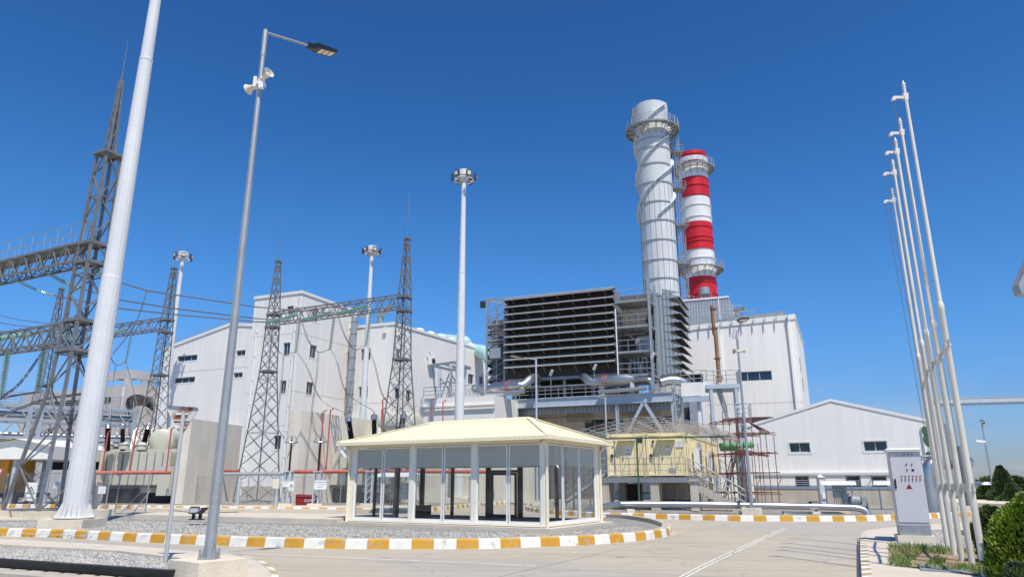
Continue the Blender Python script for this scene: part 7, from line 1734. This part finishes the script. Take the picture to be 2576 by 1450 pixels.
bush('thuja_bush', 'darker thuja bush behind the bright one, nearer the flagpoles', P(2512,1380,14.6).xy.to_3d()+Vector((0,0,.12)), .36, .98, 9000, size=.035, seed=8, leaf='leaffar', group='thuja bushes')
bush('thuja_bush', 'spiky thuja top rising above the bright bush at the edge', P(2592,1390,13.2).xy.to_3d()+Vector((0,0,.12)), .45, 1.2, 9000, size=.035, seed=12, cone=True, group='thuja bushes')
bush('tamarisk_sprig', 'thin pinkish-grey shrub at the foot of the thuja bushes', P(2562,1425,11.0).xy.to_3d()+Vector((0,0,.12)), .22, .34, 700, size=.03, seed=5, leaf='leaffar', cat='shrub', trunk=False)
for i,(x,Y,r,h,lab,cn) in enumerate(((2528,62,.95,2.75,'conical pine tree in the distance behind the thuja bushes',True),(2546,60,.6,1.3,'small pine right of the conical pine',True),(2484,66,.75,1.15,'low round pine left of the distant street lamp',False),(2462,68,.5,.55,'tiny green bush beside the low round pine',False),(2570,64,.7,1.2,'low pine at the far right edge',False),(2540,120,4,2.4,'far green tree beyond the tank wagons',False))):
    bush('pine_tree' if h > 1 else 'small_bush', lab, P(x,1262,Y).xy.to_3d()+Vector((0,0,.1)), r, h, 5000 if i < 3 else 2200, size=.12 if Y < 100 else .3, seed=20+i, leaf='leaffar', cone=cn, cat='tree' if h > 1 else 'bush', group='pines in the distance')
# ================================================================= FAR RIGHT BACKGROUND
t = T('tank_wagon', 'silver horizontal tank lying beyond the road at the right', 'tank', P(2450,1252,78)); r_ = 1.0
cyl('tank', P(2415,1239,80)+Vector((0,0,0)), P(2490,1238,74), 1.05, 'silver', t, 24, .3)
mb = MB(); 
for x in (2430,2470): p = P(x,1252,78); mb.box(p.x-.3,p.x+.3,p.y-1,p.y+1,0,.6)
mb.build('saddle', M['concrete'], t)
cyl('tank', P(2500,1240,84), P(2640,1240,84), .9, 'galvsheet', tag(T('tank_wagon','dull grey tank behind the pines at the right','tank',P(2550,1252,84)),'dull grey tank behind the pines at the right','tank'), 20)
pipe('raised silver pipe behind the tank at the right', [P(2405,1216,92),P(2520,1217,92)], .32, 'silver', None, 'raised_pipe')
for i,(x0,x1) in enumerate(((2462,2500),(2504,2560),(2562,2640))):
    t = T('cargo_container', ('left','middle','right')[i]+' dark red cargo container far away', 'container', P(x0,1235,100), 'red cargo containers in the distance'); a,c = P(x0,1232,100),P(x1,1217,100)
    mb = MB(); mb.box(a.x,c.x,100,102.4,P(x0,1230,100).z,c.z); mb.build('body', M['redpaint'], t)
    mb = MB(); k = a.x+.2
    while k < c.x-.1: mb.box(k,k+.12,99.95,100,P(x0,1230,100).z+.1,c.z-.1); k += .4
    mb.build('rib', M['redpaint'], t)
    mb = MB(); mb.box(a.x,c.x,99.9,102.5,P(x0,1232,100).z-.6,P(x0,1230,100).z-.002); mb.build('flatbed', M['dark'], t)
# high pipe bridge
t = T('pipe_bridge', 'high pipe bridge crossing the sky at the right edge', 'pipe bridge', P(2480,1008,96)); A_,B_ = P(2345,1011,95),P(2720,1001,95)
mb = MB(); mb.bar(A_,B_,.8,.5); mb.bar(A_+Vector((0,0,-.4)),B_+Vector((0,0,-.4)),.3,.25); mb.build('girder', M['bluesteel'], t)
mb = MB(); mb.tube([A_+Vector((0,0,.45)),B_+Vector((0,0,.45))], .12, 8); mb.build('pipe', M['silver'], t)
mb = MB()
for f in (.0,.98): p = A_.lerp(B_,f); mb.box(p.x-.3,p.x+.3,p.y-.3,p.y+.3,0,p.z-.3)
mb.build('post', M['bluesteel'], t)
# big silver elbow duct with green valve
fx_ = P(2345,1276,40); t = T('large_duct', 'big ribbed silver duct elbow with green flanges right of the cabinet', 'duct', (fx_.x,40,.1)); X = fx_.x
mb = MB(); mb.tube([(X,40,.1),(X,40,1.9)]+[(X+.55-.55*math.cos(a),40,1.9+.8*math.sin(a)) for a in (.25,.5,.8,1.1,1.4)]+[(X+1.3,40.3,2.72),(X+3.2,41.4,2.75)], .36, 20); mb.build('duct', M['silver'], t, True)
mb = MB()
for z in (.8,1.5): mb.lathe((X,40,z), [(.375,0),(.375,.04)], 20)
mb.build('band', M['silver'], t); mb = MB(); mb.tube([(X+1.5,40.2,2.7),(X+1.55,40.2,4.8)], .22, 12); mb.build('branch_pipe', M['silver'], t)
mb = MB()
for z in (3.0,3.9,4.4): mb.lathe((X+.6,40.6,z), [(.34,0),(.34,.25)], 14, (1,0,.2))
mb.build('flange', M['green'], t)
mb = MB(); mb.tube([(X+2.1,40,0),(X+2.1,40,3.6)], .28, 14); mb.tube([(X+2.6,40.5,0),(X+2.2,40.5,2.6)], .2, 10); mb.build('riser', M['greysteel'], t, True)
mb = MB(); mb.box(X+.9,X+1.6,39.2,39.7,.1,.45); mb.build('support', M['concrete_cream'], t)
# pale pillar with cap and small floodlight by the shelter
p = G(2062,1272,.1); t = T('meter_pillar', 'narrow pale blue-grey meter pillar in front of the gabled house', 'pillar', (p.x,p.y,.1)); h = ZY(1200,p.y)
mb = MB(); mb.box(p.x+.12,p.x+.50,p.y,p.y+.4,.1,h); mb.build('body', M['cabinet'], t); mb = MB(); mb.box(p.x+.06,p.x+.56,p.y-.06,p.y+.46,h,h+.08); mb.lathe((p.x+.3,p.y+.2,h+.08), [(.2,0),(.06,.12),(.05,.16)], 10); mb.build('cap', M['whitepaint'], t); mb = MB(); mb.box(p.x+.2,p.x+.5,p.y-.1,p.y,.6,.95); mb.build('box', M['whitepaint'], t)
def spot(label, p, th, s_=.5, group='black ground floodlights'):
    p = Vector(p); t = T('ground_floodlight', label, 'floodlight', p, group); f = FP(p.xy, th); q = f.pt; z = p.z
    mb = MB(); mb.hexa([q(-s_*.5,z+.22,.15),q(s_*.5,z+.22,.15),q(s_*.5,z+.22,-.08),q(-s_*.5,z+.22,-.08),q(-s_*.5,z+.22+s_*.75,-.12),q(s_*.5,z+.22+s_*.75,-.12),q(s_*.5,z+.22+s_*.7,-.3),q(-s_*.5,z+.22+s_*.7,-.3)]); mb.build('housing', M['dark'], t)
    mb = MB(); mb.poly([q(-s_*.42,z+.27,.145),q(s_*.42,z+.27,.145),q(s_*.42,z+.2+s_*.7,-.09),q(-s_*.42,z+.2+s_*.7,-.09)]); mb.build('lens', M['galvsheet'], t)
    mb = MB(); mb.bar(q(0,z,-.05),q(0,z+.25,-.05),.10); mb.pbox(f, -.15, .15, z, z+.03, -.2, .1); mb.build('bracket', M['black'], t)
spot('left black ground floodlight on the concrete apron', P(487,1290,28).xy.to_3d()+Vector((0,0,.28)), R(15), .34); spot('right black ground floodlight on the concrete apron', P(501,1290,28).xy.to_3d()+Vector((0,0,.28)), R(-50), .30); spot('black ground floodlight beside the meter pillar', P(2053,1273,39).xy.to_3d()+Vector((0,0,.1)), R(20), .5)
mb = MB(); mb.tube([G(440,1283,.3),G(500,1289,.3),G(600,1286,.3)], .015, 5); o = mb.build('floodlight_cable', M['black']); tag(o, 'thin black cable running to the ground floodlights', 'cable')
# motors near the shelter
t = T('pump_unit', 'grey pump unit with flanged pipes right of the panel shelter', 'pump', G(2145,1270,.1)); p = G(2150,1278,.1)
mb = MB(); mb.box(p.x-.7,p.x+.7,p.y-.3,p.y+.3,.1,.35); mb.lathe((p.x-.3,p.y,.6), [(.22,0),(.25,.05),(.25,.6),(.2,.65)], 14, (1,0,0)); mb.lathe((p.x-.55,p.y,.3), [(.2,0),(.2,.6),(.28,.62),(.28,.7)], 14); mb.box(p.x+.4,p.x+.75,p.y-.2,p.y+.2,.35,.8); mb.build('pump_body', M['galvsheet'], t)
# ================================================================= YIELD SIGNS
M['galvpost'] = mat('grey_post_paint', (.48,.49,.49), .5, 0, .08, 3)
ps = G(415,1416,.03); zc = ZY(1057,ps.y); t = T('yield_sign', 'rusty back of a triangular yield sign on a grey post', 'road sign', (ps.x,ps.y,0))
ztp = ZY(1036,ps.y); mb = MB(); mb.tube([(ps.x,ps.y,0),(ps.x,ps.y,ztp)], .042, 12); mb.build('post', M['galvpost'], t, True)
fy = FP((ps.x+.02,ps.y+.06), R(4)); A_ = [fy.on(419,1019),fy.on(503,1024),fy.on(455,1099)]
def rtri(pts, r):
    out = []; c = Vector((sum(p[0] for p in pts)/3, sum(p[1] for p in pts)/3))
    for i in range(3):
        p = Vector(pts[i]); a = (Vector(pts[i-1])-p).normalized(); b_ = (Vector(pts[(i+1)%3])-p).normalized()
        for k in range(5): f = k/4; out.append(p+(a*(1-f)+b_*f)*r*(1 if k in (0,4) else .72))
    return out
tri = rtri(A_[::-1], .06); n = len(tri); mb = MB(); mb.add([fy.pt(p.x,p.y,0) for p in tri]+[fy.pt(p.x,p.y,-.006) for p in tri], [list(range(n)),list(range(n,2*n))[::-1]]); mb.build('plate', M['rustsign'], t)
mb = MB()
for i in range(n): p,q = tri[i],tri[(i+1)%n]; mb.poly([fy.pt(p.x,p.y,.0),fy.pt(q.x,q.y,.0),fy.pt(q.x,q.y,.045),fy.pt(p.x,p.y,.045)])
mb.build('rim', M['mastwhite'], t)
mb = MB(); cxs = (A_[0][0]+A_[1][0])/2
for z,w_ in ((fy.on(455,1040)[1],.13),(fy.on(455,1074)[1],.10)): mb.pbox(fy, cxs-w_, cxs+w_, z-.02, z+.02, .0, .03)
mb.pbox(fy, cxs-.17, cxs+.17, fy.on(455,1056)[1]-.012, fy.on(455,1056)[1]+.012, .0, .02); mb.build('clamp', M['mastwhite'], t)
t = T('yield_sign', 'corner of a white and red triangular sign at the left edge', 'road sign', P(-8,1200,30)); mb = MB(); mb.poly([P(-45,1175,30),P(12,1176,30),P(-16,1228,30)]); mb.build('face', M['pipered'], t); mb = MB(); mb.poly([P(-36,1179,29.98),P(5,1180,29.98),P(-16,1218,29.98)]); mb.build('inner_face', M['signwhite'], t); mb = MB(); q = P(-16,1228,30.05); mb.tube([(q.x,q.y,0),(q.x,q.y,q.z+.8)], .04, 8); mb.build('post', M['galv'], t)
# ================================================================= BLACK STEEL RAIL bottom left
A_,B_ = G(-150,1421,.05),G(430,1466,.05); d = (B_-A_).normalized(); t = T('gate_rail', 'long black steel gate rail lying on the gravel at the bottom left', 'rail', A_.lerp(B_,.5))
mb = MB(); mb.bar(A_+Vector((0,0,.10)),B_+Vector((0,0,.10)),.05,.16); mb.bar(A_+Vector((0,0,.19)),B_+Vector((0,0,.19)),.12,.03); mb.bar(A_+Vector((0,0,.02)),B_+Vector((0,0,.02)),.20,.03); mb.build('rail', M['black'], t)
mb = MB(); n_ = Vector((d.y,-d.x,0)); mb.bar(A_+n_*.35+Vector((0,0,.0)),B_+n_*.35,.5,.12); mb.build('sleeper', M['concrete'], t)
mb = MB()
for k in range(14): p = A_.lerp(B_,(k+.5)/14)+n_*.14; mb.box(p.x-.05,p.x+.05,p.y-.05,p.y+.05,.05,.11)
mb.build('clip', M['dark'], t)
# ================================================================= LIGHT, SKY, CAMERA
w = bpy.data.worlds.new("World"); S.world = w; w.use_nodes = True; N = w.node_tree.nodes; L = w.node_tree.links
bg = N['Background']; sky = N.new('ShaderNodeTexSky'); sky.sky_type = 'NISHITA'; sky.sun_disc = False
EL = R(61); AZ = math.atan2(.34,-.94)
sky.sun_elevation = EL; sky.sun_rotation = AZ; sky.altitude = 200; sky.air_density = 1.0; sky.dust_density = .2; sky.ozone_density = 2.2
hs = N.new('ShaderNodeHueSaturation'); hs.inputs['Saturation'].default_value = 1.18; hs.inputs['Value'].default_value = 1.0
gm = N.new('ShaderNodeGamma'); gm.inputs[1].default_value = 1.5
ml = N.new('ShaderNodeMix'); ml.data_type = 'RGBA'; ml.blend_type = 'MULTIPLY'; ml.inputs[0].default_value = 1; ml.clamp_result = False; ml.inputs[7].default_value = (.564,.713,.68,1)
tc = N.new('ShaderNodeTexCoord'); sx = N.new('ShaderNodeSeparateXYZ'); L.new(tc.outputs['Generated'], sx.inputs[0])
rp = N.new('ShaderNodeValToRGB'); rp.color_ramp.interpolation = 'B_SPLINE'; e = rp.color_ramp.elements; e[0].position = .0; e[0].color = (.24,.24,.50,1); e[1].position = .36; e[1].color = (1,1,1,1); k = e.new(.08); k.color = (.45,.37,.55,1); k = e.new(.2); k.color = (.80,.76,.84,1)
L.new(sx.outputs[2], rp.inputs[0])
m2 = N.new('ShaderNodeMix'); m2.data_type = 'RGBA'; m2.blend_type = 'MULTIPLY'; m2.inputs[0].default_value = 1; m2.clamp_result = False
L.new(sky.outputs[0], hs.inputs['Color']); L.new(hs.outputs[0], gm.inputs[0]); L.new(gm.outputs[0], ml.inputs[6]); L.new(ml.outputs[2], m2.inputs[6]); L.new(rp.outputs[0], m2.inputs[7]); mp = N.new('ShaderNodeMapping'); mp.inputs['Scale'].default_value = (1,1,5); L.new(tc.outputs['Generated'], mp.inputs[0]); cn = N.new('ShaderNodeTexNoise'); cn.inputs['Scale'].default_value = 7; cn.inputs['Detail'].default_value = 8; L.new(mp.outputs[0], cn.inputs['Vector'])
c1 = N.new('ShaderNodeMapRange'); c1.inputs[1].default_value = .5; c1.inputs[2].default_value = .78; c1.inputs[3].default_value = 0; c1.inputs[4].default_value = .55; L.new(cn.outputs[0], c1.inputs[0])
c2 = N.new('ShaderNodeMapRange'); c2.inputs[1].default_value = .03; c2.inputs[2].default_value = .15; c2.inputs[3].default_value = 1; c2.inputs[4].default_value = 0; L.new(sx.outputs[2], c2.inputs[0])
cm = N.new('ShaderNodeMath'); cm.operation = 'MULTIPLY'; L.new(c1.outputs[0], cm.inputs[0]); L.new(c2.outputs[0], cm.inputs[1])
cx = N.new('ShaderNodeMix'); cx.data_type = 'RGBA'; cx.clamp_result = False; cx.inputs[7].default_value = (5.0,5.1,5.9,1); L.new(cm.outputs[0], cx.inputs[0]); L.new(m2.outputs[2], cx.inputs[6]); L.new(cx.outputs[2], bg.inputs[0]); bg.inputs[1].default_value = .11
sd = bpy.data.lights.new('sun','SUN'); sd.energy = 4.9; sd.angle = R(.53); sd.color = (1.0,.935,.82); so = bpy.data.objects.new('sun', sd); COL.objects.link(so)
v = Vector((math.sin(AZ)*math.cos(EL), math.cos(AZ)*math.cos(EL), math.sin(EL))); so.rotation_euler = v.to_track_quat('Z','Y').to_euler(); so.location = (0,0,80)
cam = bpy.data.cameras.new('camera'); cam.lens = FPX/2575*36; cam.sensor_width = 36; cam.clip_end = 6000; cam.clip_start = .1
co = bpy.data.objects.new('camera', cam); COL.objects.link(co); co.location = (0,0,EYE); co.rotation_euler = (R(90)+PITCH,0,0); S.camera = co
S.render.engine = 'CYCLES'; S.view_settings.view_transform = 'Standard'; S.view_settings.look = 'None'; S.view_settings.exposure = 0
S.render.resolution_x = 1024; S.render.resolution_y = 576
S.cycles.max_bounces = 8; S.cycles.transparent_max_bounces = 24
